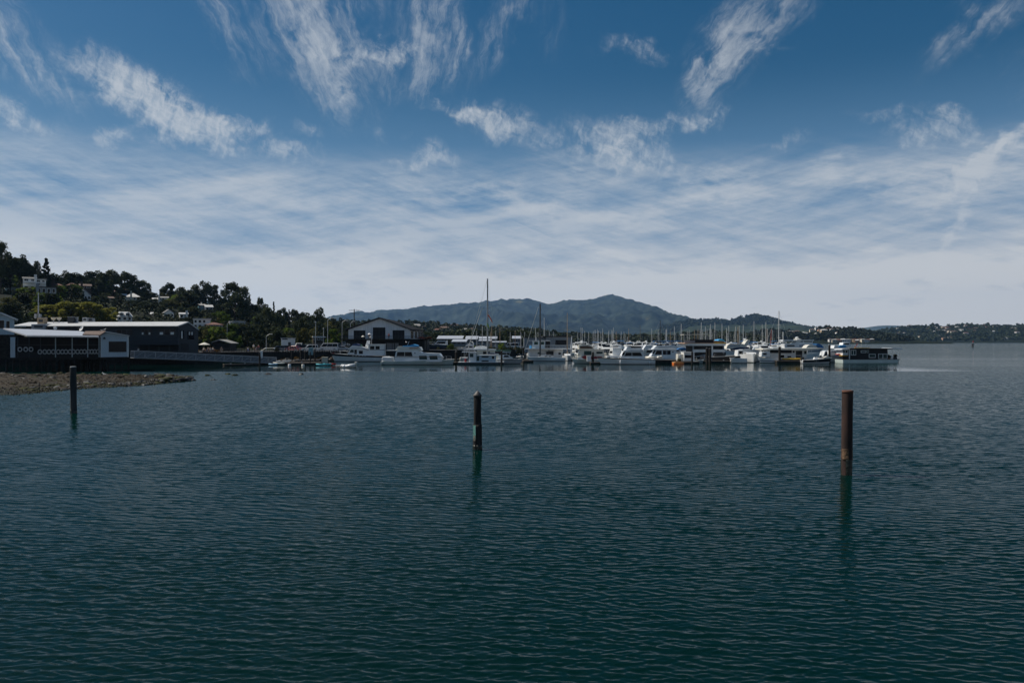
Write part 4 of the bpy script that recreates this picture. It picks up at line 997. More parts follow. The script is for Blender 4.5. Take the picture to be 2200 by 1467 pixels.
# long slate building with white roof
def slate():
    b = PX('slate_building', 'long dark slate boarded building with low white roof behind the restaurant', 'building', 172, 230, 2.3, R(1))
    b.t.rotation_euler.z = 0; x0, x1 = b.X(60), b.X(383); ze, zr, z0 = b.Z(699.8), b.Z(690.5), -.3; dp = 8.5
    MB().box(x0, x1, 0, dp, z0, ze).build('wall', M_SLATE, b.t)
    # gable end turned towards the bay: drawn on the skew so that it shows
    gx = b.XD(426, 9)
    MB().prism([(0, z0), (dp, z0), (dp, ze-.2), (dp*.5, zr-.15), (0, ze-.05)], 0, .3, 'x').build('gable', M_SLATE, b.t) if False else None
    e0, e1 = Vector((x1, 0, 0)), Vector((gx, 9.0, 0)); dv = e1-e0
    def endp(f, z): p = e0+dv*f; return (p.x, p.y, z)
    n = Vector((dv.y, -dv.x, 0)).normalized()
    pts = [endp(0, z0), endp(1, z0), endp(1, b.Z(706)), endp(.45, zr-.1), endp(0, ze-.05)]
    back = [(p[0]-n.x*2.5, p[1]-n.y*2.5, p[2]) for p in pts]
    MB().add(pts+back, [(0,1,2,3,4), (9,8,7,6,5), (0,5,6,1), (1,6,7,2), (2,7,8,3), (3,8,9,4), (4,9,5,0)]).build('gable', M_SLATE, b.t)
    ap = Vector(endp(.45, zr)); far = Vector((b.X(58), 9.5, zr)); 
    MB().slab((b.X(28), -.5, ze), (b.X(384.5), -.6, ze), (ap.x+.3, ap.y-.2, zr+.05), (b.XD(62, 8.5), 8.5, zr+.05), .25).build('roof', M_ROOFW, b.t)
    e1t = Vector(endp(1.03, b.Z(705.6)))
    MB().slab((ap.x+.3, ap.y-.2, zr+.048), (e1t.x, e1t.y, e1t.z), (e1t.x-14, e1t.y+8, e1t.z), (b.XD(62, 8.5), 8.5, zr+.048), .25).build('roof', M_ROOFW, b.t)
    MB().tube((b.X(60), -.62, ze-.12), (b.X(384), -.66, ze-.12), .12, n=6).build('gutter', W_GREY, b.t)
    for a, c, p0, p1 in ((304, 326, 706.5, 720), (342, 377, 706, 720), (196, 222, 708, 720), (250, 284, 708, 720), (150, 176, 708, 720)):
        f = b.box('window', a, c, p0, p1, -.06, -.003, DARKM); k = 3
        for q in range(k):
            xa = a+(c-a)*(q+.08)/k; xb = a+(c-a)*(q+.92)/k; b.box('pane', xa, xb, p0+1, p1-1, -.09, -.063, GLASS, f)
            if q in (0, 2) and a > 300: b.box('pane_reflection', xa+.5, xb-2, p0+7.5, p1-1.3, -.1, -.092, W_WHITE, f)  # white panel painted in as the pale reflection on the pane
    def panel(name, f0, f1, z_0, z_1, m, off):
        a, c = endp(f0, z_0), endp(f1, z_0); d = endp(f1, z_1); e = endp(f0, z_1); o = n*off
        q = [Vector(v)+o for v in (a, c, d, e)]; q2 = [v-n*.04 for v in q]
        return MB().add(q+q2, [(0,1,2,3), (7,6,5,4), (0,4,5,1), (1,5,6,2), (2,6,7,3), (3,7,4,0)]).build(name, m, b.t)
    panel('window', .1, .28, b.Z(728), b.Z(709), GLASS, .06); panel('window', .45, .78, b.Z(729), b.Z(711), GLASS, .06)
    panel('window_reflection', .13, .19, b.Z(727), b.Z(711), W_WHITE, .08); panel('window_reflection', .5, .56, b.Z(719), b.Z(712.5), W_WHITE, .08); panel('window_reflection', .63, .70, b.Z(719), b.Z(712.5), W_WHITE, .08)  # white panels stand in for pale reflections in the gable windows
    panel('door', .12, .5, b.Z(754), b.Z(738), M_DARKIN, .05)
    b.box('balcony', 296, 386, 739, 740.5, -1.8, -.004, M_SLATE)
    for px in (300, 322, 344, 366): b.box('shopfront', px, px+18, 742, 754.5, -.05, -.003, M_DARKIN)
    return b
slate()
def roof_box(name, label, px0, px1, py0, py1, D, m, cat='roof unit', cap=None):
    b = PX(name, label, cat, D, (px0+px1)/2, zat(py1, D))
    b.box('casing', px0, px1, py0+.6, py1+2, 0, (px1-px0)/FPX*D*.8, m, bevel=.04)
    if cap: b.box('top', px0-.5, px1+.5, py0, py0+.8, -.06, (px1-px0)/FPX*D*.8+.06, cap)
    w = px1-px0; b.box('grille', px0+w*.2, px1-w*.2, py0+(py1-py0)*.35, py1-(py1-py0)*.2, -.03, -.003, DARKM)
    return b
roof_box('ventilation_unit', 'tan boxy ventilation unit at the foot of the transformer pole', 80, 95, 682, 694.5, 175, W_TAN, cap=R_GREY)
roof_box('ventilation_unit', 'pale grey ducted unit below the tan one on the white roof', 67, 98, 695.5, 706, 171.3, M_GALV)
roof_box('ventilation_unit', 'dark square cooling unit on a stand right of the two roof bowls', 145, 156, 680.5, 695, 176, DARKM, cap=M_GALV)
roof_box('ventilation_unit', 'grey open framed cooling unit beside the dark square one', 156.5, 165, 681, 693, 177, W_GREY, cap=M_GALV)
roof_box('ventilation_unit', 'low grey frame unit on the roof ridge right of the cooling units', 177, 187, 681.5, 690, 181, M_GALV)
roof_box('ventilation_unit', 'low dim unit at the right of the roof ridge units', 189, 200, 683, 690, 182, W_GREY)
for px, lab in ((115, 'pale bowl shaped roof vent, left of the pair'), (127, 'pale bowl shaped roof vent, right of the pair')):
    D = 178; z = zat(690.5, D); t = thing('roof_vent', lab, 'roof vent', (at(px, D), D, z), 0, 'roof bowls')
    MB().lathe([(.3, .35), (.5, .72), (.5, .9), (.1, .92)], n=12).build('bowl', W_CREAM, t); MB().tube((0,0,-.6), (0,0,.36), .12, n=7).build('stem', M_GALV, t)
def sat_dish(px, py, D, r, lab, yaw):
    t = thing('satellite_dish', lab, 'satellite dish', (at(px, D), D, zat(py, D)), yaw)
    MB().lathe([(.05,-.18), (r*.6,-.1), (r,.06), (r-.03,.08), (r*.55,-.05), (.03,-.13)], n=14).build('reflector', W_WHITE, t).rotation_euler = (R(62), 0, 0)
    MB().tube((0,.1,-.9), (0,.12,-.05), .05, n=6).build('mast', M_GALV, t); MB().path([(0,-.02,-.3), (0,-.6,.1)], .02, 5).build('feed_arm', M_GALV, t)
sat_dish(118.5, 705, 150, .32, 'small white satellite dish on the restaurant roof, left one', .7)
sat_dish(175, 706, 150, .5, 'larger white satellite dish near the right end of the restaurant roof', -.5)
def left_gable():
    b = PX('gabled_house', 'white gabled building with tall dark windows cut by the left picture edge', 'building', 158, 8, 2.3, R(33)); b.t.scale = (.88, 1, 1)
    x0, x1 = b.X(-28), b.X(30); ze, zr = b.Z(684), b.Z(673); xm = b.X(2)
    MB().box(x0, x1, 0, 10, -.5, ze).build('wall', W_BLUE, b.t); MB().prism([(x0+.02, ze), (x1-.02, ze), (xm, zr-.2)], .02, 9.98, 'y').build('gable', W_BLUE, b.t)
    MB().prism([(x0-.6, ze-.25), (xm, zr-.1), (x1+.7, ze-.4), (x1+.7, ze-.12), (xm, zr+.18), (x0-.6, ze+.05)], -.6, 10.5, 'y').build('roof', FRAME, b.t)
    b.win(-18, 9.5, 687.5, 706, 0, GLASS, fr=FRAME); b.win(12.5, 21, 689, 706, 0, GLASS, fr=FRAME)
left_gable()
# transformer pole and other poles
def power_pole(px, pytop, D, zb, lab, arms, trans=False, r=.16):
    t = thing('power_pole', lab, 'power pole', (at(px, D), D, zb)); h = zat(pytop, D)-zb
    MB().tube((0,0,-.5), (0,0,h), r, r*.72, 8).build('pole', M_BARK if not trans else M_GALV, t)
    for f, w in arms:
        a = MB().box(-w, w, -.09, .0, h-f-.07, h-f+.07).build('crossarm', M_BARK, t)
        for q in (-.9, -.5, .5, .9): MB().lathe([(.05,0),(.07,.12),(.04,.22)], (w*q, -.05, h-f+.07), 6).build('insulator', W_GREY, a)
    if trans:
        for s in (-.5, .5): MB().lathe([(.22,0),(.25,.05),(.25,.8),(.2,.88)], (s, -.15, h-5.6), 10).build('transformer', M_GALV, t)
power_pole(82.5, 629, 176, 8.6, 'steel pole with two transformer drums rising from the white roof', [(.6, 1.1), (1.9, 1.0)], True)
power_pole(761, 664, 300, 2.3, 'dark wooden power pole with two crossarms left of the boathouse ridge', [(.5, 2.0), (1.6, 2.0)], False, .22)
power_pole(108, 575, 345, lz(at(108, 345), 345), 'thin bare pole on the crest right of the lone conifer', [], False, .1)
power_pole(337, 628, 470, lz(at(337, 470), 470), 'thin pale pole beside the white chimney house', [], True if False else False, .1)
power_pole(277, 653, 255, 2.3, 'dark pole in front of the mansard house', [(.4, .8)], False, .16)
# street lamps
def street_lamp(px, pytop, D, lab, arm=0.0, zb=2.3, head='cobra'):
    t = thing('street_lamp', lab, 'street lamp', (at(px, D), D, zb), 0, 'street lamps by the car park'); h = zat(pytop, D)-zb
    MB().tube((0,0,-.3), (0,0,h-.6 if arm else h), .1, .07, 8).build('pole', M_GALV, t)
    if arm:
        pts = [(0,0,h-.65)]+[(arm*k/5, 0, h-.65+.65*math.sin(math.pi/2*k/5)) for k in range(1, 6)]
        MB().path(pts, .045).build('arm', M_GALV, t)
        MB().lathe([(.05,-.02),(.2,0),(.22,.06),(.1,.16)], (arm+.3, 0, h-.12), 10, 1.9, .8).build('lamp_head', W_GREY, t)
    else:
        MB().lathe([(.08,0),(.22,.15),(.24,.4),(.05,.55)], (0,0,h-.1), 10).build('lamp_head', W_GREY, t)
street_lamp(704, 683, 232, 'tall street lamp with right bent arm above the white van', 1.2)
street_lamp(735, 688, 236, 'street lamp with right bent arm next to the boathouse', 1.1)
street_lamp(753, 690, 262, 'street lamp with right bent arm half hidden behind the boathouse roof', 1.0)
street_lamp(678, 694, 216, 'straight post lamp with small round head at the kerb', 0)
street_lamp(488, 692, 245, 'street lamp with right bent arm behind the lime green tree', 1.0)
street_lamp(695, 707, 262, 'short lamp with white globe head among the trees', 0)
street_lamp(572, 717.5, 228, 'short street lamp with arched arm in front of dark trees', 1.2)
# boathouse
def boathouse():
    D = 236; b = PX('boathouse', 'grey board gabled boathouse with three big dark openings on a dark lower storey', 'building', D, 815, 2.3)
    x0, x1, xm = b.X(748.5), b.X(881), b.X(815); ze, zr, zm = b.Z(705.6), b.Z(683.4), b.Z(728)
    dp = 30.0
    pts = [(748.5, 728), (881, 728), (881, 707), (815, 684), (748.5, 705.6)]
    b.poly('wall', pts, 0, .3, M_BOARD2)
    # side wall turned towards the bay, set on the skew so that the right flank opens to view
    e0, e1 = Vector((x1, .3, 0)), Vector((b.XD(909, 12), 12, 0)); dv = e1-e0; n = Vector((dv.y, -dv.x, 0)).normalized()
    def side(name, f0, f1, z0, z1, m, off, th=.25):
        a, c = e0+dv*f0, e0+dv*f1; q = [a+n*off, c+n*off, c+n*(off-th), a+n*(off-th)]
        lo = [Vector((v.x, v.y, z0)) for v in q]; hi = [Vector((v.x, v.y, z1)) for v in q]
        return MB().add(lo+hi, [(0,1,2,3), (7,6,5,4), (0,4,5,1), (1,5,6,2), (2,6,7,3), (3,7,4,0)]).build(name, m, b.t)
    zs = b.Z(707.6)
    side('side_wall', 0, 1, zm, zs, M_BOARD2, 0)
    for f in (.05, .34, .60, .82): side('side_window', f, f+.20, zm+.15, zs-.5, GLASS, .03, .028)
    apx, apb = Vector((xm, -.8, zr+.25)), Vector((xm+3.0, 12, zr-.5))
    MB().slab(apx, (x1+.9, -.8, b.Z(707.8)), (e1.x+.5, 12, b.Z(707.8)), apb, .35).build('roof', R_BLK, b.t)
    MB().slab((x0-.9, -.8, b.Z(707.2)), (xm, -.8, zr+.246), (xm+3, 12, zr-.504), (x0+4, 12, b.Z(707.2)), .35).build('roof', R_BLK, b.t)
    MB().tube((x0-.9, -.85, b.Z(708)), (xm, -.85, zr+.05), .17, n=4).build('bargeboard', DARKM, b.t); MB().tube((x1+.9, -.85, b.Z(708.6)), (xm, -.85, zr+.05), .17, n=4).build('bargeboard', DARKM, b.t)
    for a, c, p0 in ((760, 785, 709.7), (801, 828, 703.3), (843.5, 869, 709.3)):
        f = b.box('opening', a, c, p0, 728, -.05, -.003, M_DARKIN)
        for q in range(1, 4): b.box('mullion', a+(c-a)*q/4-.15, a+(c-a)*q/4+.15, p0+.3, 727, -.09, -.053, DARKM, f)
        b.box('mullion', a, c, p0+5, p0+5.3, -.09, -.053, DARKM, f)
    m = MB(); k = 0
    for q in np.linspace(749.5, 880, 44):
        top = 705.6-(q-748.5)/66.5*21.6 if q < 815 else 684+(q-815)/66*23
        if not any(a-.6 < q < c+.6 for a, c in ((760, 785), (801, 828), (843.5, 869))): m.box(b.X(q)-.03, b.X(q)+.03, -.03, -.002, zm, b.Z(top)-.1)
    m.build('batten', mat('board_batten', (.46, .48, .50), .8), b.t)
    # terrace and dark lower storey
    b.box('terrace', 735, 925, 728.3, 730, -3.2, 9, M_TIMBER)
    b.box('lower_storey', 752, 912, 730.2, 755.5, .2, 14, M_DARKIN)
    for q in (748, 765, 782, 799, 816, 833, 850, 867, 884, 901, 918): b.box('post', q, q+1.3, 730, 756, -3.1, -2.9, M_TIMBER)
    for a, c in ((828, 842), (843, 856)): b.box('door', a, c, 737, 753, .1, .19, W_GREY)
    m = MB()
    m.box(b.X(735), b.X(925), -3.15, -3.08, b.Z(722.6), b.Z(722.0))
    for q in np.linspace(735, 925, 96): m.box(b.X(q)-.025, b.X(q)+.025, -3.14, -3.09, b.Z(728.3), b.Z(722.6))
    m.build('railing', DARKM, b.t)
boathouse()
def parasol(px, pyt, pyb, D, w, m, lab, zb):
    t = thing('parasol', lab, 'parasol', (at(px, D), D, zb)); zt = zat(pyt, D)-zb; ze = zat(pyb, D)-zb
    MB().lathe([(w, ze), (w*.5, (ze+zt)*.5+.05), (.05, zt)], n=8).build('canopy', m, t); MB().tube((0,0,0), (0,0,zt), .04, n=6).build('pole', W_GREY, t)
parasol(439, 735.5, 740.5, 200, 1.5, M_LINEN, 'wide pale parasol right of the slate building', 2.3)
parasol(780, 720.5, 723.5, 232, .55, M_LINEN, 'small pale folded parasol at the left opening of the boathouse', 5.8)
parasol(793.5, 715.5, 718, 231, .55, W_WHITE, 'tall white parasol on the boathouse terrace', 5.8)
parasol(797, 722, 725, 231.5, .5, M_LINEN, 'low pale parasol on the boathouse terrace', 5.8)
# low pavilion roof, kiosk
def small_roofs():
    b = PX('pavilion', 'small dark pavilion with shallow grey gable roof behind the seated people', 'building', 206, 462, 2.3)
    b.poly('roof', [(446, 737.5), (470, 729), (496, 737), (496, 738.4), (470, 731), (446, 739)], 0, 6, R_GREY); b.box('wall', 450, 492, 738, 754, .5, 5.5, M_DARKIN)
    b = PX('kiosk', 'white boxy kiosk with dark top window by the car park', 'kiosk', 228, 614.5, 2.3)
    b.box('wall', 604, 626, 727, 742, 0, 4, W_WHITE, bevel=.05); b.box('roof', 603, 627, 725.8, 726.9, -.3, 4.3, R_LIGHT); b.win(606.5, 618, 727.3, 729.5, 0, GLASS); b.box('door', 619, 625, 735, 742, -.04, -.003, DARKM)
    b = PX('canopy', 'thin white flat canopy behind the lamp posts', 'canopy', 258, 684, 2.3)
    b.box('roof', 673, 695, 723.5, 724.6, 0, 4, W_WHITE)
    for q in (675, 693): b.box('post', q, q+.6, 724.7, 738, .3, .5, W_GREY)
small_roofs()
# white sheds along the bank
def shed(px0, px1, pyr, pye, pyb, D, lab, dp=14, m=M_METALROOF, wall=W_GREY):
    b = PX('boat_shed', lab, 'shed', D, (px0+px1)/2, 2.0); x0, x1 = b.X(px0), b.X(px1); ze, zr, zb = b.Z(pye), b.Z(pyr), b.Z(pyb)
    MB().box(x0, x1, 0, dp, zb-1, ze).build('wall', wall, b.t)
    MB().prism([(-.5, ze), (dp*.6, zr), (dp+.5, ze), (dp+.5, ze+.2), (dp*.6, zr+.22), (-.5, ze+.2)], x0-.4, x1+.4, 'x').build('roof', m, b.t)
    MB().prism([(0, ze+.01), (dp, ze+.01), (dp*.6, zr-.02)], x0+.02, x1-.02, 'x').build('gable', wall, b.t)
    for k in range(3): q = px0+(px1-px0)*(k+.2)/3; b.box('door', q, q+(px1-px0)*.18, pye+1, pyb-.5, -.05, -.003, DARKM)
shed(940, 992, 722, 728.5, 733, 330, 'long white roofed boat shed left of the tall mast')
shed(1001, 1024, 722.5, 729.5, 736, 322, 'white roofed boat shed with sharp hip just left of the tall mast')
shed(1024, 1066, 723.5, 728.5, 735, 345, 'long pale roofed boat shed behind the tall mast')
shed(972, 1000, 730, 735, 739, 300, 'low pale roofed shed in front of the long sheds')
shed(1030, 1054, 730, 733, 738, 296, 'dark sided shed with white roof right of the tall mast')
shed(1058, 1086, 734, 736, 741, 290, 'low white flat shed on the green bank')
shed(1102, 1118, 722.5, 728, 734, 330, 'pale shed with slanting roof near the dark mast forestay')
# flat grey houses behind the moorings
def grey_box():
    b = PX('flat_roofed_house', 'flat roofed grey house with big window and dark parapet behind the two storey houseboat', 'house', 240, 1176, 1.2)
    b.box('wall', 1173, 1228, 724, 757, 0, 11, mat('grey_panel', (.26, .27, .28), .7)); b.box('parapet', 1166, 1228.5, 721.8, 723.9, -.3, 11.3, R_DARK)
    b.win(1193, 1217, 730.5, 741.5, 0, GLASS, fr=DARKM); b.win(1172.5, 1182, 730.5, 749, -.0, GLASS)
    b.box('wing', 1126, 1172.8, 725.5, 757, 1.5, 11, W_GREY); b.box('roof', 1125, 1172.7, 724.2, 725.3, 1.2, 11.2, R_DARK); b.box('corner_post', 1227, 1228.6, 724, 757, -.06, -.003, W_WHITE)
    for px in np.linspace(1130, 1225, 8): MB().tube((b.X(px), 1.8, -3), (b.X(px), 1.8, b.Z(757)), .2, n=7).build('pile', M_TIMBER, b.t)
grey_box()
# ------------------------------------------------------------------ boats
H_WHITE = mat('white_gelcoat', (.76, .77, .76), .3, var=.04, scale=.7, coat=.3)
H_OFF = mat('ivory_gelcoat', (.68, .65, .56), .35, var=.05, scale=.7)
H_GREY = mat('grey_gelcoat', (.40, .43, .44), .35, var=.06, scale=.7)
H_GREEN = mat('pale_green_hull', (.48, .56, .54), .4, var=.06, scale=.7)
H_BLACK = mat('black_hull', (.018, .018, .02), .3)
H_NAVY = mat('navy_hull', (.02, .035, .08), .3)
BOTTOM = mat('antifouling', (.03, .045, .05), .8)
TARP_B = mat('blue_canvas', (.03, .17, .42), .8, var=.1)
TARP_BB = mat('bright_blue_canvas', (.06, .34, .66), .8, var=.08)
TARP_N = mat('navy_canvas', (.015, .035, .10), .85)
TARP_K = mat('black_canvas', (.015, .015, .017), .9)
TARP_R = mat('red_canvas', (.22, .022, .028), .85)
TARP_G = mat('green_canvas', (.03, .12, .09), .85)
MAST_M = mat('mast_alloy', (.52, .52, .51), .45, metal=.0, var=.05)
MAST_G = mat('mast_grey', (.20, .22, .23), .45)
MAST_K = mat('mast_black', (.02, .022, .026), .4)
MAST_T = mat('mast_varnish', (.36, .22, .10), .4)
MAST_R = mat('mast_red', (.40, .07, .05), .45)
TEAK = mat('teak', (.22, .13, .07), .6)
STEEL = mat('stainless', (.55, .56, .57), .3, metal=.7, var=.04)
RUBBER = mat('rubber', (.03, .03, .03), .7)
ORANGE = mat('orange_plastic', (.75, .16, .02), .45)
YELLOW = mat('yellow_plastic', (.78, .46, .03), .45)
TURQ = mat('turquoise_plastic', (.06, .42, .48), .5)
REDP = mat('red_plastic', (.55, .05, .04), .5)
def hull_rings(L, B, zb, zs, draft=.5, rake=.7, bow=1, fullness=.9, n=16, tumble=0, vbow=.55):
    rings = []
    for i in range(n):
        t = i/(n-1); hw = B/2*(fullness+(1-fullness)*min(1, t/.35)) if t < .35 else B/2*max(.012, 1-((t-.35)/.65)**2.3)
        zsh = zs+(zb-zs)*t**1.7; fine = 1-(1-vbow)*max(0, (t-.45)/.55)
        def x(z): return bow*(L*(t-.5)-rake*.5+rake*t**3*max(0, (z+draft)/(zsh+draft)))
        dr = draft*(1-max(0, (t-.75)/.25)*.6)
        half = [(hw, zsh), (hw*(.97*.5+.5*fine*.97), zsh*.5), (hw*.88*fine, 0.02), (hw*.6*fine, -dr*.6), (0.0, -dr)]
        ring = [Vector((x(z), -w, z)) for w, z in half]+[Vector((x(z), w, z)) for w, z in half[-2::-1]]
        rings.append(ring)
    return rings
def hull(t, L, B, zb, zs, m, stripe=None, deck=None, rub=None, **k):
    rg = hull_rings(L, B, zb, zs, **k); h = MB().loft(rg).build('hull', m, t, True)
    n = len(rg[0]); d = MB(); vs = []; 
    for r in rg: a, b = r[0].lerp(r[1], .05), r[-1].lerp(r[-2], .05); vs += [a*1.0, (a+b)/2+Vector((0,0,.05)), b]
    f = []
    for i in range(len(rg)-1):
        for j in range(2): f.append((i*3+j, i*3+j+1, i*3+4+j, i*3+3+j))
    d.add(vs, f).build('deck', deck or H_WHITE, t)
    def band(name, z0, z1, mm, out=.02):           # a strip following the sheer: fractions of the height from sheer (0) to waterline (1)
        bb = MB()
        for side in (0, 1):
            vs = []
            for r in rg:
                for f_ in (z0, z1):
                    a, b, c = (r[0], r[1], r[2]) if side == 0 else (r[-1], r[-2], r[-3])
                    p = a.lerp(b, f_*2) if f_ < .5 else b.lerp(c, f_*2-1)
                    vs.append(p+Vector((0, -out if side == 0 else out, 0)))
            o = len(vs)
            bb.add(vs, [(2*i, 2*i+1, 2*i+3, 2*i+2) for i in range(len(rg)-1)])
        bb.build(name, mm, t)
    if stripe: band('stripe', stripe[0], stripe[1], stripe[2])
    if rub: band('rub_rail', 0, .07, rub, .04)
    band('boot_stripe', .93, 1.02, BOTTOM, .012)
    return rg
def rail(t, rg, h, m=STEEL, i0=6, every=2, r=.022):
    mb = MB(); tops = {0: [], -1: []}
    for i in range(i0, len(rg)):
        for s in (0, -1):
            p = rg[i][s]; q = p+Vector((0, .06 if s == 0 else -.06, h))
            tops[s].append(q)
            if (i-i0) % every == 0 or i == len(rg)-1: mb.tube(p, q, r, n=5)
    mb.path(tops[0], r, 5); mb.path(tops[-1], r, 5); mb.tube(tops[0][-1], tops[-1][-1], r, n=5)
    return mb.build('railing', m, t)
class Boat(PX):
    """a boat lying broadside, its measures read from the photograph; bow=+1 points right"""
    def __init__(s, name, label, cat, px0, px1, D, beam, bow=1, rz=0.0, group=None):
        super().__init__(name, label, cat, D, (px0+px1)/2, 0.0, rz, group); s.L = (px1-px0)/FPX*D; s.B = beam; s.bow = bow; s.px0, s.px1 = px0, px1
        s.t.location.y = D+beam/2
    def hull(s, pyb, pys, m, **k):
        rake = k.pop('rake', .8); return hull(s.t, s.L, s.B, s.Z(pyb), s.Z(pys), m, bow=s.bow, rake=rake, **k)
    def both(s, name, px0, px1, py0, py1, w, m, b=0):      # window on both sides of a cabin of width w
        for y0, y1 in ((-w/2-.03, -w/2-.002), (w/2+.002, w/2+.03)):
            MB().box(s.X(px0), s.X(px1), y0, y1, s.Z(py1), s.Z(py0)).build(name, m, s.t)
    def slant(s, name, pts, w, m):                         # polygonal window on both sides
        for y0, y1 in ((-w/2-.03, -w/2-.002), (w/2+.002, w/2+.03)): s.poly(name, pts, y0, y1, m)
C4 = lambda x, y: (700+x/7.857, 640+y/7.857)
C5 = lambda x, y: (940+x/7.333, 640+y/7.333)
C6 = lambda x, y: (1180+x/7.857, 660+y/7.857)
C7 = lambda x, y: (1400+x/7.857, 660+y/7.857)
C8 = lambda x, y: (1640+x/6.875, 640+y/6.875)
def cv(C, *pts): return [C(*p) for p in pts]
def fender(t, x, y, z, h=.7, m=None):
    return MB().lathe([(.03,0),(.13,.08),(.14,h*.5),(.13,h-.08),(.03,h)], (x, y, z), 8).build('fender', m or H_WHITE, t, True)
def outboard(t, x, y, z, bow=1, m=None, s=1.0):
    o = MB().box(x-.25*s, x+.25*s, y-.18*s, y+.18*s, z+.2*s, z+.75*s).build('outboard_motor', m or RUBBER, t, bevel=.08*s)
    MB().box(x-.1*s, x+.1*s, y-.06*s, y+.06*s, z-.55*s, z+.2*s).build('motor_leg', m or RUBBER, o)
# --- trawler
b = Boat('trawler_yacht', 'white trawler yacht with dark rubbing band, tall aft wheelhouse and blue canvas', 'boat', 713, 826, 196, 4.4, -1, R(2))
rg = b.hull(759, 765, H_WHITE, stripe=(.04, .30, H_BLACK), rub=TEAK, draft=.9, rake=1.4, vbow=.35)
rail(b.t, rg, .75, i0=9)
b.poly('cabin', cv(C4, (345,965),(398,868),(706,868),(706,975)), -1.55, 1.55, H_WHITE)
b.poly('flybridge', cv(C4, (362,858),(435,803),(560,815),(640,838),(716,858),(716,872),(366,872)), -1.75, 1.75, H_WHITE)
b.poly('stripe', cv(C4, (372,850),(560,846),(640,858),(715,880),(715,885),(640,864),(560,852),(372,856)), -1.77, 1.77, H_NAVY)
b.poly('wheelhouse', cv(C4, (706,972),(706,790),(966,790),(972,972)), -1.7, 1.7, H_WHITE)
b.box('roof', C4(697,0)[0], C4(976,0)[0], C4(0,779)[1], C4(0,790)[1], -1.95, 1.95, H_WHITE)
b.poly('stripe', cv(C4, (735,872),(974,872),(974,880),(735,880)), -1.73, 1.73, H_NAVY)
for q in ((735,808,814,868),(828,897,814,868)): b.both('window', *(C4(q[0],0)[0], C4(q[1],0)[0], C4(0,q[2])[1], C4(0,q[3])[1]), 3.4, GLASS)
b.slant('window', cv(C4, (388,922),(412,870),(458,870),(458,922)), 3.1, GLASS_G)
b.both('door', C4(470,0)[0], C4(512,0)[0], C4(0,873)[1], C4(0,950)[1], 3.1, GLASS); b.both('window', C4(545,0)[0], C4(613,0)[0], C4(0,890)[1], C4(0,946)[1], 3.1, GLASS)
b.poly('mast_fin', cv(C4, (640,820),(668,716),(720,716),(706,850)), -.25, .25, H_WHITE)
b.poly('canvas_cover', cv(C4, (425,806),(440,778),(500,768),(560,790),(570,815)), -1.2, 1.2, TARP_N)
b.box('seat_cover', C4(540,0)[0], C4(580,0)[0], C4(0,785)[1], C4(0,815)[1], -.8, .4, TARP_G)
for q in (440, 490, 545, 600, 645): b.both('porthole', C4(q,0)[0], C4(q+28,0)[0], C4(0,972)[1], C4(0,980)[1], 4.43, H_OFF)
b.rod('radar_pole', [[C4(740,780), C4(740,600)]], .6, .04, MAST_M); b.box('anchor', C4(82,0)[0], C4(108,0)[0], C4(0,930)[1], C4(0,950)[1], -.15, .15, TARP_R)
# --- houseboat cruiser in front of it
b = Boat('cabin_cruiser', 'long ivory cabin cruiser with green curtained windows and bright blue top canopy', 'boat', 821, 972, 170, 4.2, 1, R(-1.5))
b.hull(772, 776.5, H_GREEN, rub=H_OFF, draft=.6, rake=.6, fullness=.95)
b.poly('cabin', cv(C4, (1158,1080),(1158,1000),(1182,905),(1200,893),(1560,893),(1610,925),(1915,938),(1950,990),(1958,1080)), -1.7, 1.7, H_WHITE)
b.poly('flybridge', cv(C4, (1160,890),(1212,818),(1585,828),(1608,880),(1600,893),(1160,893)), -1.6, 1.6, H_OFF)
b.poly('wing_roof', cv(C4, (1012,884),(1200,884),(1200,893),(1012,891)), -1.9, 1.9, H_WHITE)
b.slant('window', cv(C4, (1192,984),(1205,912),(1445,912),(1465,984)), 3.4, GLASS)
b.both('window_post', C4(1325,0)[0], C4(1332,0)[0], C4(0,912)[1], C4(0,984)[1], 3.47, H_OFF)
b.slant('window', cv(C4, (1578,1040),(1572,976),(1700,976),(1714,1040)), 3.4, GLASS_G); b.slant('window', cv(C4, (1758,1040),(1745,976),(1880,976),(1892,1040)), 3.4, GLASS_G)
b.both('porthole', C4(1495,0)[0], C4(1512,0)[0], C4(0,922)[1], C4(0,940)[1], 3.4, GLASS)
b.both('rub_strip', C4(1165,0)[0], C4(1950,0)[0], C4(0,992)[1], C4(0,998)[1], 3.42, TEAK)
b.poly('canopy', cv(C4, (1265,832),(1300,806),(1400,800),(1470,784),(1530,796),(1545,812),(1500,826),(1400,832)), -1.5, 1.5, TARP_BB)
b.poly('stern_tub', cv(C4, (944,1070),(942,1005),(965,994),(1100,998),(1112,1075)), -1.9, 1.9, H_WHITE, bevel=.15)
b.rod('railing', [[C4(1960,975), C4(2120,985)], [C4(2120,985), C4(2120,1062)], [C4(2040,980), C4(2040,1062)], [C4(1960,1015), C4(2120,1020)]], -1.6, .025, STEEL)
b.rod('railing', [[C4(1115,1000), C4(1160,1000)], [C4(1135,1000), C4(1135,1075)]], -1.7, .03, STEEL); b.rod('flag_pole', [[C4(1350,800), C4(1385,730)]], .3, .02, STEEL)
MB().box(b.X(C4(1410,0)[0]), b.X(C4(1560,0)[0]), -1.62, -1.602, b.Z(C4(0,860)[1]), b.Z(C4(0,840)[1])).build('name_board', W_PINK, b.t)
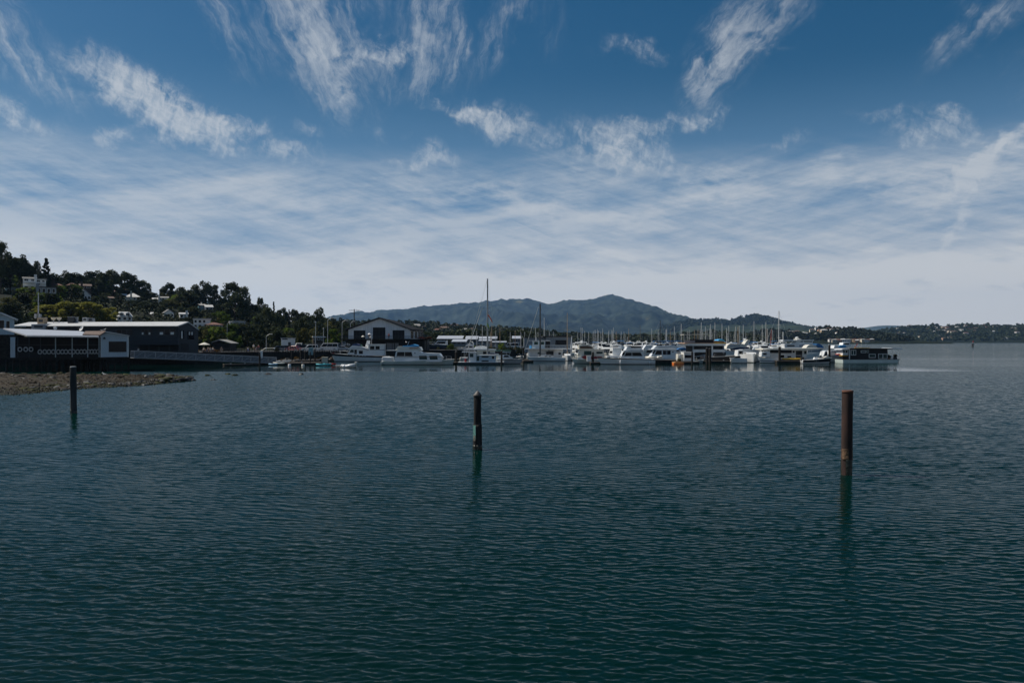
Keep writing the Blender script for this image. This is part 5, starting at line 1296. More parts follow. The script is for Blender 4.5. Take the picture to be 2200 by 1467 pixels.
# --- small white houseboat with deck cabins
b = Boat('houseboat', 'small white houseboat with tall left cabin on a dark flat float', 'houseboat', 984, 1082, 173, 4.0, 1, R(1))
MB().box(b.X(984), b.X(1082), -2, 2, -.3, b.Z(778.6)).build('float', BOTTOM, b.t); b.box('deck', 983.5, 1082.5, 777.6, 778.55, -2.05, 2.05, H_WHITE)
b.box('cabin', *(C5(487,0)[0], C5(604,0)[0]), 757, 777.6, -1.6, 1.4, H_WHITE); b.box('roof', C5(380,0)[0], C5(608,0)[0], C5(0,846)[1], C5(0,858)[1], -1.9, 1.7, H_WHITE)
b.win(C5(500,0)[0], C5(566,0)[0], C5(0,872)[1], C5(0,937)[1], -1.6, GLASS_G, fr=FRAME); b.rod('post', [[C5(381,858), C5(381,1010)]], -1.8, .05, H_BLACK); b.box('door', C5(470,0)[0], C5(486,0)[0], C5(0,862)[1], C5(0,1008)[1], -1.55, 1.3, H_BLACK)
b.box('cabin', C5(604.5,0)[0], C5(915,0)[0], C5(0,908)[1], 777.6, -1.5, 1.4, W_BLUE); b.poly('roof', cv(C5, (632,900),(922,896),(922,908),(632,908)), -1.75, 1.6, H_WHITE)
b.win(C5(612,0)[0], C5(652,0)[0], C5(0,918)[1], C5(0,992)[1], -1.5, GLASS_G, name='door'); b.win(C5(690,0)[0], C5(802,0)[0], C5(0,918)[1], C5(0,938)[1], -1.5, GLASS); b.win(C5(848,0)[0], C5(897,0)[0], C5(0,915)[1], C5(0,966)[1], -1.5, GLASS, fr=FRAME); b.win(C5(690,0)[0], C5(802,0)[0], C5(0,985)[1], C5(0,1005)[1], -1.5, GLASS)
b.rod('railing', [[C5(920,975), C5(1030,975)], [C5(975,975), C5(975,1010)], [C5(1030,975), C5(1030,1010)]], -1.8, .03, STEEL)
MB().lathe([(.25,0),(.28,.5),(.2,.7)], (b.X(1000), -1.2, b.Z(777.6)), 8).build('barrel', TARP_R, b.t)
# --- sailboat with the very tall mast and its flags
def sail_rig(b, px, pytop, pyb, m, r=.11, spread=(.4, .68), y=0.0, parent=None):
    t = parent or b.t; x = b.X(px); zt, z0 = b.Z(pytop), b.Z(pyb)
    ms = MB().tube((x, y, z0), (x, y, zt), r, r*.7, 8).build('mast', m, t)
    sp = MB()
    for f in spread: z = z0+(zt-z0)*f; sp.tube((x, y-1.0*(1.2-f), z+.05), (x, y+1.0*(1.2-f), z+.05), .03, n=5)
    sp.tube((x-.2, y, zt+.02), (x+.35, y, zt+.1), .02, n=4); sp.build('spreader', m, ms)
    return x, z0, zt
b = Boat('sailboat', 'sailing boat with the tallest mast and colourful flags, behind the small white houseboat', 'sailboat', 996, 1070, 182, 3.2, -1)
rg = b.hull(769, 772, H_WHITE, draft=.6, rake=1.0, vbow=.35, stripe=(.1, .18, H_NAVY))
b.poly('cabin', [(1015,771),(1022,766.5),(1052,766.5),(1056,771)], -.9, .9, H_WHITE); b.both('window', 1026, 1048, 767.5, 769.3, 1.8, GLASS)
x, z0, zt = sail_rig(b, 1047, 598, 768, MAST_G, .21, (.3, .52, .75))
MB().path([(x, 0, zt), (b.X(998.5), 0, b.Z(768))], .028, 5).build('forestay', MAST_M, b.t)
MB().tube((b.X(1036), -.05, b.Z(659)), (b.X(1004), -.05, b.Z(751)), .07, .07, 6).build('furled_jib', mat('furled_sail', (.55, .55, .52), .8), b.t)
MB().path([(x, 0, zt), (b.X(1069), 0, b.Z(771))], .014, 4).path([(x, 0, zt), (x, -1.3, b.Z(771))], .012, 4).path([(x, 0, zt), (x, 1.3, b.Z(771))], .012, 4).build('rigging', MAST_M, b.t)
bm_ = MB().tube((x, 0, b.Z(761)), (b.X(1072), 0, b.Z(761.5)), .08, n=6).build('boom', MAST_M, b.t)
MB().tube((x, 0, b.Z(759.8)), (b.X(1071), 0, b.Z(760.5)), .17, .12, 7).build('sail_cover', TARP_N, bm_)
def flag(lab, px, py, D, w, h, mats, drop=.5, vert=False):
    t = thing('flag', lab, 'flag', (at(px, D), D, zat(py, D)), 0, 'flags on the tallest mast')
    n = len(mats)
    for k, m in enumerate(mats):
        mb = MB(); vs = []; N = 8
        for i in range(N+1):
            u = i/N; dz = -drop*w*u**1.3; y = .10*math.sin(u*7)*w
            for f in (k/n, (k+1)/n): vs.append((w*u*.8, y, -h*f+dz-.15*h*u*f))
        front = mb.add(vs, [(2*i, 2*i+1, 2*i+3, 2*i+2) for i in range(N)])
        front.build('stripe', m, t)
FR, FW, FB = mat('flag_red', (.70, .09, .05), .85), mat('flag_white', (.75, .74, .72), .85), mat('flag_blue', (.10, .20, .48), .85)
FG, FY = mat('flag_green', (.03, .30, .10), .85), mat('flag_yellow', (.65, .52, .05), .85)
flag('white and red flag drooping from the tallest mast', 1048.5, 673, 183, 1.25, .85, [FW, FR, FR, FW], 1.3)
flag('small pale blue flag just above the white and red one', 1048.5, 664.5, 183, .65, .5, [FW, FB, FW], .9)
flag('green and yellow pennant low on the tallest mast', 1046, 693.5, 182.8, .6, .7, [FG, FY, FG], 1.0)
# --- old motor yacht behind
b = Boat('motor_yacht', 'old motor yacht with long flat roof and beige saloon behind the small white houseboat', 'boat', 990, 1068, 190, 4.2, 1)
b.hull(766, 768, H_OFF, draft=.6, rake=.6); b.box('cabin', C5(620,0)[0], C5(903,0)[0], C5(0,822)[1], 768, -1.6, 1.6, H_OFF)
b.poly('roof', cv(C5, (400,812),(600,804),(920,808),(920,822),(400,822)), -2.0, 2.0, H_WHITE)
b.both('window', C5(715,0)[0], C5(775,0)[0], C5(0,845)[1], C5(0,886)[1], 3.2, GLASS); b.both('window', C5(792,0)[0], C5(820,0)[0], C5(0,845)[1], C5(0,886)[1], 3.2, GLASS)
for q in (420, 500, 580): b.rod('post', [[C5(q,822), C5(q,930)]], -1.9, .04, H_WHITE)
b.poly('flybridge', cv(C5, (560,806),(600,760),(690,752),(780,770),(800,806)), -1.2, 1.2, H_WHITE); b.poly('windscreen', cv(C5, (600,760),(622,738),(640,740),(690,752)), -1.0, 1.0, GLASS)
# --- white cruiser right of the small houseboat
b = Boat('motor_cruiser', 'white motor cruiser with canvas bimini frame moored right of the small houseboat', 'boat', 1064, 1120, 177, 3.6, 1)
rg = b.hull(770.5, 773, H_GREY, stripe=(.0, .14, H_BLACK), draft=.5, rake=1.0); rail(b.t, rg, .5, i0=8)
b.poly('cabin', cv(C5, (945,965),(950,905),(1040,895),(1120,905),(1175,945),(1200,960)), -1.4, 1.4, H_WHITE)
b.slant('window', cv(C5, (1040,935),(1050,905),(1110,908),(1140,935)), 2.8, GLASS); b.poly('roof', cv(C5, (880,838),(940,826),(1150,826),(1165,838)), -1.6, 1.6, TARP_G, label='grey green bimini top')
b.rod('bimini_frame', [[C5(890,838), C5(930,930)], [C5(1000,838), C5(1000,900)], [C5(1155,838), C5(1130,905)], [C5(1080,838), C5(1090,900)]], -1.4, .03, STEEL)
b.box('wind_curtain', C5(1010,0)[0], C5(1150,0)[0], C5(0,842)[1], C5(0,866)[1], -1.42, -1.38, mat('grey_canvas', (.28, .33, .36), .7)); b.box('bench', C5(925,0)[0], C5(960,0)[0], C5(0,880)[1], C5(0,958)[1], -1.2, 1.2, H_OFF)
# --- two storey houseboat
b = PX('two_storey_houseboat', 'two storey white houseboat with wheelhouse and long upper railing', 'houseboat', 214, 1180)
b.box('float', 1136, 1229, 768, 776, 0, 6, BOTTOM); b.box('lower_house', C5(1430,0)[0], C5(1980,0)[0], C5(0,808)[1], 768, 1.2, 6, W_WHITE); b.box('upper_deck', C5(1385,0)[0], C5(2115,0)[0], C5(0,797)[1], C5(0,807)[1], -.1, 6.2, H_WHITE)
for q in ((1575,1622,853,890,GLASS_G),(1905,1952,858,895,GLASS),(1745,1772,820,850,GLASS)): b.win(C5(q[0],0)[0], C5(q[1],0)[0], C5(0,q[2])[1], C5(0,q[3])[1], 1.2, q[4], fr=FRAME)
b.box('porch', C5(1715,0)[0], C5(1832,0)[0], C5(0,842)[1], C5(0,905)[1], 1.1, 1.19, M_DARKIN); b.poly('awning', cv(C5, (1700,842),(1840,825),(1840,834),(1700,850)), .4, 1.2, R_GREY); b.box('panel', C5(1845,0)[0], C5(1900,0)[0], C5(0,845)[1], C5(0,925)[1], 1.1, 1.19, W_WHITE)
b.box('wheelhouse', C5(1505,0)[0], C5(1695,0)[0], C5(0,680)[1], C5(0,797)[1], 1.6, 4.6, W_BLUE); b.poly('roof', cv(C5, (1440,668),(1780,668),(1780,679),(1440,675)), 1.0, 5, H_WHITE)
b.win(C5(1520,0)[0], C5(1590,0)[0], C5(0,688)[1], C5(0,742)[1], 1.6, GLASS_G, fr=FRAME); b.win(C5(1608,0)[0], C5(1686,0)[0], C5(0,686)[1], C5(0,742)[1], 1.6, GLASS_G, fr=FRAME); b.box('chimney', C5(1548,0)[0], C5(1562,0)[0], C5(0,618)[1], C5(0,668)[1], 2.5, 2.8, STEEL)
m = MB(); y = 0.0
m.box(b.X(C5(1430,0)[0]), b.X(C5(2112,0)[0]), -.03, .03, b.Z(C5(0,748)[1]), b.Z(C5(0,743)[1]))
for q in np.linspace(1432, 2110, 30): m.box(b.X(C5(q,0)[0])-.025, b.X(C5(q,0)[0])+.025, -.02, .02, b.Z(C5(0,797)[1]), b.Z(C5(0,748)[1]))
m.build('railing', H_WHITE, b.t); b.rod('post', [[C5(1445,807), C5(1445,965)], [C5(2095,807), C5(2095,965)], [C5(2118,600), C5(2118,965)]], .2, .06, H_WHITE)
MB().lathe([(.3,0),(.34,.1),(.34,.75),(.3,.85)], (b.X(C5(1470,0)[0]), .8, b.Z(C5(0,797)[1])), 10).build('barrel', TARP_BB, b.t)
# --- sailboat with the dark mast
b = Boat('sailboat', 'low white sailboat with thick dark mast in front of the two storey houseboat', 'sailboat', 1137, 1210, 201, 2.8, -1)
rg = b.hull(767, 768.5, H_WHITE, draft=.6, rake=1.2, vbow=.35); rail(b.t, rg, .55, i0=2, every=3, r=.015)
b.poly('cabin', cv(C5, (1590,935),(1640,908),(1780,902),(1830,935)), -.9, .9, H_WHITE); b.both('window', C5(1690,0)[0], C5(1735,0)[0], C5(0,915)[1], C5(0,928)[1], 1.8, GLASS); b.both('window', C5(1750,0)[0], C5(1795,0)[0], C5(0,915)[1], C5(0,928)[1], 1.8, GLASS)
x, z0, zt = sail_rig(b, 1161, 652.5, 766, MAST_K, .23, (.45, .72))
MB().tube((b.X(1157), 0, b.Z(659)), (b.X(1127.5), 0, b.Z(753)), .055, n=5).build('furled_jib', mat('furled_sail', (.55, .55, .52), .8), b.t)
MB().path([(x, 0, zt), (b.X(1208), 0, b.Z(767))], .012, 4).path([(x, 0, zt), (x, -1.2, b.Z(768))], .012, 4).build('rigging', MAST_M, b.t)
bo = MB().tube((x, 0, b.Z(760)), (b.X(1190), 0, b.Z(760)), .07, n=6).build('boom', MAST_K, b.t)
# --- end-on small sailboat with thin tan mast
def endon(label, px, D, w, pysheer, m, mast=None, pytop=0, cabin=True, name='sailboat', cat='sailboat', L=8.0, stripe=None, canopy=None):
    """a boat seen bow on"""
    t = thing(name, label, cat, (at(px, D), D+L/2, 0), R(-90)+rng.uniform(-.12, .12)); zs = zat(pysheer, D)
    rg = hull(t, L, w, zs*1.15, zs, m, draft=.5, rake=.9, vbow=.4, stripe=stripe); rail(t, rg, .5, i0=6, every=3, r=.018)
    if cabin:
        MB().prism([(-L*.3, zs-.05), (-L*.28, zs+.55), (L*.12, zs+.5), (L*.22, zs)], -w*.3, w*.3, 'y').build('cabin', H_WHITE, t)
        for s in (-1, 1): MB().box(-L*.22, L*.06, s*w*.3-.02 if s < 0 else s*w*.3+.002, s*w*.3-.002 if s < 0 else s*w*.3+.02, zs+.2, zs+.4).build('window', GLASS, t)
    if canopy: MB().prism([(-L*.42, zs+1.6), (-L*.1, zs+1.75), (-L*.1, zs+1.7), (-L*.42, zs+1.55)], -w*.42, w*.42, 'y').build('canopy', canopy, t); m_ = MB(); [m_.tube((xx, yy, zs), (xx, yy, zs+1.6), .025, n=5) for xx in (-L*.4, -L*.12) for yy in (-w*.4, w*.4)]; m_.build('canopy_frame', STEEL, t)
    if mast:
        zt = zat(pytop, D+L/2); ms = MB().tube((0,0,zs), (0,0,zt), .09, .06, 7).build('mast', mast, t); MB().tube((0,-.8,zs+(zt-zs)*.6), (0,.8,zs+(zt-zs)*.6), .025, n=5).build('spreader', mast, ms)
        bo = MB().tube((0,0,zs+1.3), (-L*.42,0,zs+1.35), .06, n=6).build('boom', mast, t); MB().tube((0,0,zs+1.45), (-L*.4,0,zs+1.45), .14, .1, 7).build('sail_cover', rng.choice([TARP_B, TARP_N, H_OFF]), bo)
        MB().path([(0,0,zt), (L*.48,0,zs)], .012, 4).path([(0,0,zt), (-L*.48,0,zs)], .012, 4).build('rigging', MAST_M, t)
    return t
endon('small white sailboat seen bow on with thin tan mast right of the two storey houseboat', 1221, 206, 2.7, 765, H_WHITE, MAST_T, 672)
# --- beige trawler with red covers
b = Boat('cabin_cruiser', 'beige cabin cruiser with arched mesh top and dark red canvas covers', 'boat', 1234, 1302, 179, 3.8, -1)
b.hull(771, 774, H_GREEN, draft=.6, rake=1.0, fullness=.92); b.poly('cabin', cv(C6, (480,800),(530,722),(930,722),(930,870),(500,870)), -1.5, 1.5, H_OFF)
b.poly('long_roof', cv(C6, (440,708),(930,706),(940,718),(440,718)), -1.8, 1.8, H_OFF); b.poly('bimini', cv(C6, (498,640),(560,628),(680,636),(735,660),(770,706),(500,706)), -1.4, 1.4, H_OFF)
b.slant('mesh', cv(C6, (520,700),(525,655),(650,650),(715,665),(750,700)), 2.8, mat('dark_mesh', (.08, .055, .045), .9)); b.both('window', C6(590,0)[0], C6(715,0)[0], C6(0,738)[1], C6(0,806)[1], 3.0, GLASS_G); b.both('window', C6(800,0)[0], C6(905,0)[0], C6(0,750)[1], C6(0,785)[1], 3.0, GLASS_G)
b.poly('canvas_cover', cv(C6, (550,840),(600,812),(720,825),(722,882),(580,870)), -2.0, -1.55, TARP_R); b.poly('canvas_cover', cv(C6, (725,850),(780,828),(890,832),(880,866),(760,870)), -2.1, -1.6, TARP_R); b.box('locker', C6(480,0)[0], C6(585,0)[0], C6(0,846)[1], C6(0,884)[1], -1.9, -1.55, H_WHITE)
b.rod('bollard', [[C6(700,925), C6(700,965)]], -2.6, .12, H_OFF)
# --- white flybridge cruiser at the front
b = Boat('flybridge_cruiser', 'white flybridge cruiser with long dark cabin window lying foremost in the row', 'boat', 1291, 1402, 173, 4.0, -1, R(1))
rg = b.hull(768.2, 771.8, H_WHITE, stripe=(.02, .14, H_BLACK), rub=TEAK, draft=.7, rake=1.3, vbow=.4); rail(b.t, rg, .6, i0=9)
b.poly('foredeck_house', cv(C6, (980,845),(990,828),(1215,820),(1215,850)), -1.2, 1.2, H_WHITE)
b.poly('cabin', cv(C6, (1205,862),(1262,748),(1600,748),(1600,872)), -1.55, 1.55, H_WHITE); b.poly('roof', cv(C6, (1250,742),(1262,736),(1608,738),(1608,750),(1255,750)), -1.75, 1.75, H_WHITE)
b.slant('windscreen', cv(C6, (1222,812),(1250,758),(1288,758),(1262,812)), 3.1, GLASS); b.slant('window', cv(C6, (1268,824),(1300,764),(1545,764),(1578,824)), 3.1, GLASS)
b.both('window_post', C6(1395,0)[0], C6(1402,0)[0], C6(0,764)[1], C6(0,824)[1], 3.17, H_WHITE)
b.poly('flybridge', cv(C6, (1288,728),(1325,668),(1372,664),(1400,690),(1560,690),(1592,736)), -1.5, 1.5, H_WHITE); b.poly('stripe', cv(C6, (1375,726),(1590,728),(1590,738),(1375,736)), -1.53, 1.53, H_NAVY)
b.poly('canvas_cover', cv(C6, (1330,668),(1380,652),(1560,662),(1560,684),(1400,688)), -1.2, 1.2, TARP_K); fender(b.t, b.X(C6(1197,0)[0]), -2.05, .05, .9); fender(b.t, b.X(C6(1690,0)[0]), -1.9, .05, .6); b.box('swim_step', 1398, 1405, 778.5, 779.5, -1.6, 1.6, TEAK)
# --- tall white cruiser behind
b = Boat('sedan_cruiser', 'tall white sedan cruiser with black bimini and slanted windscreen right of the foremost cruiser', 'boat', 1388, 1462, 196, 4.4, -1)
rg = b.hull(768, 771, H_WHITE, draft=.7, rake=1.2); b.poly('cabin', cv(C6, (1700,862),(1740,800),(1800,722),(2150,722),(2180,860)), -1.7, 1.7, H_WHITE); b.poly('roof', cv(C6, (1705,712),(1760,708),(2165,712),(2170,722),(1710,720)), -1.95, 1.95, H_WHITE)
b.slant('windscreen', cv(C6, (1742,786),(1772,728),(1806,728),(1772,786)), 3.4, GLASS); b.slant('window', cv(C6, (1790,800),(1818,730),(1905,730),(1905,800)), 3.4, GLASS); b.both('window', C6(1925,0)[0], C6(2055,0)[0], C6(0,730)[1], C6(0,800)[1], 3.4, GLASS)
b.both('window_curtain', C6(1975,0)[0], C6(2000,0)[0], C6(0,732)[1], C6(0,798)[1], 3.47, W_GREY)
b.both('porthole', C6(2085,0)[0], C6(2105,0)[0], C6(0,745)[1], C6(0,765)[1], 3.4, GLASS); b.poly('flybridge', cv(C6, (1758,708),(1825,642),(1900,650),(2060,668),(2150,708)), -1.7, 1.7, H_WHITE); b.poly('stripe', cv(C6, (1850,676),(2065,676),(2070,682),(1845,682)), -1.73, 1.73, H_NAVY)
b.poly('bimini', cv(C6, (1810,578),(1840,572),(1985,576),(1990,584),(1810,586)), -1.5, 1.5, TARP_K); b.rod('bimini_frame', [[C6(1830,584), C6(1850,650)], [C6(1890,584), C6(1885,655)], [C6(1935,584), C6(1930,660)], [C6(1980,584), C6(1985,664)]], -1.45, .035, TARP_K)
b.box('swim_platform', C7(360,0)[0], C7(400,0)[0], 771, 772, -1.7, 1.7, H_WHITE)
# --- cream flybridge boat behind the two cruisers
b = Boat('flybridge_cruiser', 'cream flybridge cruiser showing between the two white cruisers', 'boat', 1376, 1412, 212, 3.6, -1)
b.hull(766, 768, H_OFF, draft=.6); b.poly('cabin', cv(C6, (1590,770),(1625,715),(1760,715),(1770,800),(1600,800)), -1.4, 1.4, H_OFF); b.poly('flybridge', cv(C6, (1590,712),(1640,640),(1730,640),(1790,712)), -1.3, 1.3, H_WHITE); b.slant('window', cv(C6, (1640,765),(1655,728),(1740,728),(1740,765)), 2.8, GLASS)
# --- inflatable dinghy on the dock
def inflatable(label, px, D, z, L, w, m, yaw, floor=None):
    t = thing('dinghy', label, 'dinghy', (at(px, D), D, z), yaw); r = w*.22; mb = MB(); pts = [(-L/2, -w/2+r, r), (L*.2, -w/2+r, r), (L*.42, -w*.22, r*1.35), (L/2, 0, r*1.6), (L*.42, w*.22, r*1.35), (L*.2, w/2-r, r), (-L/2, w/2-r, r)]
    mb.path(pts, r, 9); mb.build('tube', m, t, True); MB().box(-L/2+.1, L*.3, -w/2+r, w/2-r, .06, .14).build('floor', floor or RUBBER, t); MB().box(-L/2+.08, -L/2+.14, -w/2+r, w/2-r, .1, .5).build('transom', TEAK, t); MB().box(-.1, .18, -w/2+r*.6, w/2-r*.6, .3, .36).build('seat', TEAK, t); return t
inflatable('cream inflatable dinghy resting on the dock in front of the sedan cruiser', 1404, 183, .85, 3.6, 1.7, H_OFF, R(-8))
# --- orange barge with plants
b = Boat('barge', 'small orange floating planter barge in front of the white cabin float', 'barge', 1448, 1469.5, 176, 2.2, 1)
MB().box(b.X(1448), b.X(1469.5), -1.1, 1.1, -.2, .32).build('hull', ORANGE, b.t, bevel=.05); b.box('stripe', 1448, 1469.5, 778.6, 779.4, -1.13, 1.13, mat('pale_orange', (.8, .42, .12), .5)); b.box('planter', 1452, 1467, 776.5, 780, -.7, .7, TEAK)
tree('shrub', b.t.location.x+.3, b.t.location.y, .5, 1.0, 'dark bushy plant growing on the orange barge', .95)
# --- white cabin float
b = PX('floating_cabin', 'low white floating cabin with wide dark window and life ring on its end', 'houseboat', 182, 1478)
b.box('float', 1459, 1493, 775.5, 782, -.2, 3.6, BOTTOM); b.box('wall', C7(545,0)[0], C7(722,0)[0], C7(0,765)[1], 775.5, 0, 3.2, W_WHITE); b.box('roof', C7(538,0)[0], C7(728,0)[0], C7(0,756)[1], C7(0,765)[1], -.25, 3.4, H_WHITE); b.win(C7(553,0)[0], C7(692,0)[0], C7(0,800)[1], C7(0,862)[1], 0, GLASS, fr=FRAME)
b.box('wing', C7(455,0)[0], C7(545,0)[0], C7(0,790)[1], 775.5, .6, 3.0, H_OFF); m = MB(); m.lathe([(.2,-.06),(.3,-.06),(.33,0),(.3,.06),(.2,.06),(.17,0)], n=14); o = m.build('life_ring', H_WHITE, b.t, True); o.location = (b.X(C7(488,0)[0]), .52, b.Z(C7(0,820)[1])); o.rotation_euler = (R(90),0,0)
# --- plain skiff
b = Boat('skiff', 'pale green open skiff right of the floating cabin', 'boat', 1490, 1512, 181, 1.6, 1); b.hull(772.8, 775, H_GREEN, draft=.25, rake=.5); b.box('seat', 1499, 1501, 773.6, 774.2, -.7, .7, TEAK)
# --- big dark houseboat
def dark_houseboat():
    D = 196; b = PX('large_houseboat', 'largest dark glazed two storey houseboat with white bands and screened roof deck', 'houseboat', D, 1522)
    x = lambda c: C7(c,0)[0]; y = lambda c: C7(0,c)[1]; dp = 7.0
    b.box('float', x(690), x(1395), y(880), 779.5, -.4, dp, BOTTOM); b.box('deck', x(690), x(1395), y(874), y(880), -.6, dp+.1, H_OFF)
    b.box('lower_storey', x(700), x(1265), y(760), y(873), .6, dp-.2, M_DARKIN); b.box('upper_storey', x(680), x(1220), y(650), y(759), .2, dp-.2, M_DARKIN)
    b.box('parapet', x(690), x(905), y(712), y(760), -.3, .15, W_WHITE); b.box('parapet', x(1005), x(1228), y(712), y(760), -.3, .15, W_WHITE)
    b.box('roof', x(600), x(1242), y(613), y(650), -.5, dp+.2, W_WHITE); b.box('fascia', x(555), x(1050), y(601), y(612), -.6, dp+.3, W_PINK); b.box('fascia', x(1052), x(1245), y(600), y(612), -.6, dp+.3, YELLOW)
    b.box('screen', x(740), x(1050), y(545), y(600.5), .3, .5, TARP_K); b.box('screen', x(556), x(738), y(562), y(600.5), .4, .55, W_GREY); b.box('screen', x(740), x(1050), y(545), y(600.5), dp-.4, dp-.2, TARP_K)
    for q in (690, 1010, 1200): b.box('column', x(q), x(q+22), y(652), y(873), -.25, .1 if False else .14, W_GREY if q != 1010 else H_WHITE)
    for q0, q1 in ((720, 800), (810, 905), (1040, 1120), (1128, 1205)): b.win(x(q0), x(q1), y(662), y(708), .2, GLASS); b.win(x(q0), x(q1), y(772), y(862), .6, GLASS)
    b.poly('cover', [(x(1052), y(600)), (x(1056), y(568)), (x(1150), y(560)), (x(1232), y(572)), (x(1236), y(600))], .5, 4, TEAK); b.poly('tarp', [(x(1120), y(575)), (x(1140), y(545)), (x(1200), y(536)), (x(1235), y(556)), (x(1240), y(580)), (x(1180), y(570))], .3, 4.2, TARP_BB)
    b.poly('awning', [(x(548), y(458)), (x(960), y(450)), (x(960), y(460)), (x(548), y(466))], .2, 4.5, H_OFF); b.rod('awning_post', [[(x(560), y(462)), (x(560), y(600))], [(x(760), y(458)), (x(760), y(600))], [(x(945), y(458)), (x(945), y(600))]], .4, .05, W_GREY)
    b.rod('railing', [[(x(720), y(830)), (x(980), y(830))], [(x(750), y(830)), (x(750), y(874))], [(x(880), y(800)), (x(880), y(874))], [(x(960), y(830)), (x(960), y(874))]], -.5, .04, H_WHITE); b.box('bench', x(820), x(905), y(820), y(872), -.2, .3, W_PINK)
dark_houseboat()
b = Boat('launch', 'black hulled launch lying along the largest dark houseboat', 'boat', 1527, 1578, 190, 2.6, 1); b.hull(762.8, 766, H_BLACK, draft=.4, rake=1.0, stripe=(0, .12, H_OFF)); b.poly('cabin', [(1536,766),(1538,759.5),(1556,759.5),(1560,765)], -.8, .8, H_BLACK); b.both('window', 1540, 1554, 760.5, 763, 1.6, GLASS)
# --- blue kayak-like cover between
b = Boat('covered_tender', 'small tender under a bright blue cover beside the large dark houseboat', 'boat', 1454, 1480, 206, 2.0, 1); b.hull(754, 756, H_WHITE, draft=.2, rake=.4); b.t.location.z = .0
b.poly('cover', [(1454.5,751.5),(1460,748),(1470,746.5),(1478,749),(1480.5,752)], -.9, .9, TARP_B)
# --- right hand group
b = Boat('motor_yacht', 'white motor yacht with long pale canvas enclosure behind the bow on cruisers', 'boat', 1556, 1622, 222, 4.4, -1)
b.hull(752, 757, H_WHITE, draft=.6, rake=1.5); b.poly('superstructure', cv(C7, (1270,700),(1290,640),(1330,618),(1560,618),(1600,700)), -1.7, 1.7, M_LINEN); b.poly('arch', cv(C7, (1540,680),(1620,560),(1640,545),(1676,560),(1668,580),(1600,680)), -1.6, 1.6, H_OFF, label='sloping radar arch'); b.poly('canvas_cover', cv(C7, (1380,690),(1500,672),(1650,688),(1650,700),(1420,720)), -1.8, 1.8, TARP_N); b.both('window', C7(1330,0)[0], C7(1500,0)[0], C7(0,640)[1], C7(0,662)[1], 3.4, mat('vinyl_window', (.30,.34,.38), .3)); MB().lathe([(.1,0),(.45,.1),(.45,.25),(.1,.4)], (b.X(1605), 0, b.Z(730)), 12).build('radar_dome', H_WHITE, b.t)
b = Boat('cabin_cruiser', 'white cabin cruiser with ladder frame and slatted aft rail in the right group', 'boat', 1572, 1640, 197, 3.8, 1)
b.hull(763, 765, H_WHITE, draft=.6, rake=1.0); b.poly('cabin', cv(C7, (1455,850),(1470,725),(1550,718),(1760,722),(1770,850)), -1.5, 1.5, H_WHITE); b.poly('roof', cv(C7, (1545,712),(1850,714),(1850,724),(1545,722)), -1.7, 1.7, H_GREY); b.poly('fin', cv(C7, (1740,715),(1760,678),(1840,672),(1845,800),(1800,800)), -.3, .3, H_WHITE); b.both('window', C7(1480,0)[0], C7(1545,0)[0], C7(0,740)[1], C7(0,790)[1], 3.0, GLASS); b.both('window', C7(1650,0)[0], C7(1740,0)[0], C7(0,750)[1], C7(0,775)[1], 3.0, GLASS)
b.rod('aft_rail', [[C7(1745+k*14, 725), C7(1735+k*14, 795)] for k in range(5)]+[[C7(1740,755), C7(1800,755)]], -1.6, .03, H_WHITE)
endon('white cruiser seen bow on, round flared bow, in the right group', 1625, 186, 3.6, 762.3, H_WHITE, None, 0, True, 'motor_cruiser', 'boat', 9.5)
b = Boat('speedboat', 'white sports boat with open stern at the left of the right group', 'boat', 1574, 1602, 183, 2.6, -1); b.hull(768.5, 770, H_WHITE, draft=.4, rake=.8); b.poly('windscreen', [(1580,769),(1584,765),(1592,764.5),(1592,769)], -.9, .9, GLASS); outboard(b.t, b.X(1574.5), 0, .1, m=H_OFF)
b = Boat('fishing_boat', 'white fishing boat with tall ladder rails left of the long low houseboat', 'boat', 1636, 1670, 184, 3.0, -1); rg = b.hull(768.5, 770, H_WHITE, draft=.5, rake=.9, stripe=(.5,.62,H_NAVY)); rail(b.t, rg, .9, i0=1)
b.poly('cabin', cv(C8, (-20,870),(-10,800),(105,785),(118,870)), -1.0, 1.0, H_WHITE); b.both('window', C8(5,0)[0], C8(60,0)[0], C8(0,815)[1], C8(0,840)[1], 2.0, GLASS); b.rod('ladder_frame', [[C8(10,790), C8(10,745)], [C8(100,790), C8(100,770)], [C8(10,770), C8(118,775)]], -1.0, .03, STEEL)
b = Boat('motor_yacht', 'white motor yacht with flat hardtop and radar arch behind the long low houseboat', 'boat', 1680, 1756, 216, 4.6, -1)
b.hull(746, 752, H_WHITE, draft=.6, rake=1.6); b.poly('superstructure', cv(C8, (320,690),(345,678),(470,676),(500,650),(740,655),(750,745),(330,745)), -1.8, 1.8, H_WHITE); b.poly('hardtop', cv(C8, (300,628),(320,618),(755,618),(762,632),(300,634)), -1.7, 1.7, H_WHITE); b.rod('hardtop_post', [[C8(320,632), C8(345,680)], [C8(470,632), C8(470,680)], [C8(600,632), C8(610,652)], [C8(745,632), C8(735,656)]], -1.6, .06, H_WHITE)
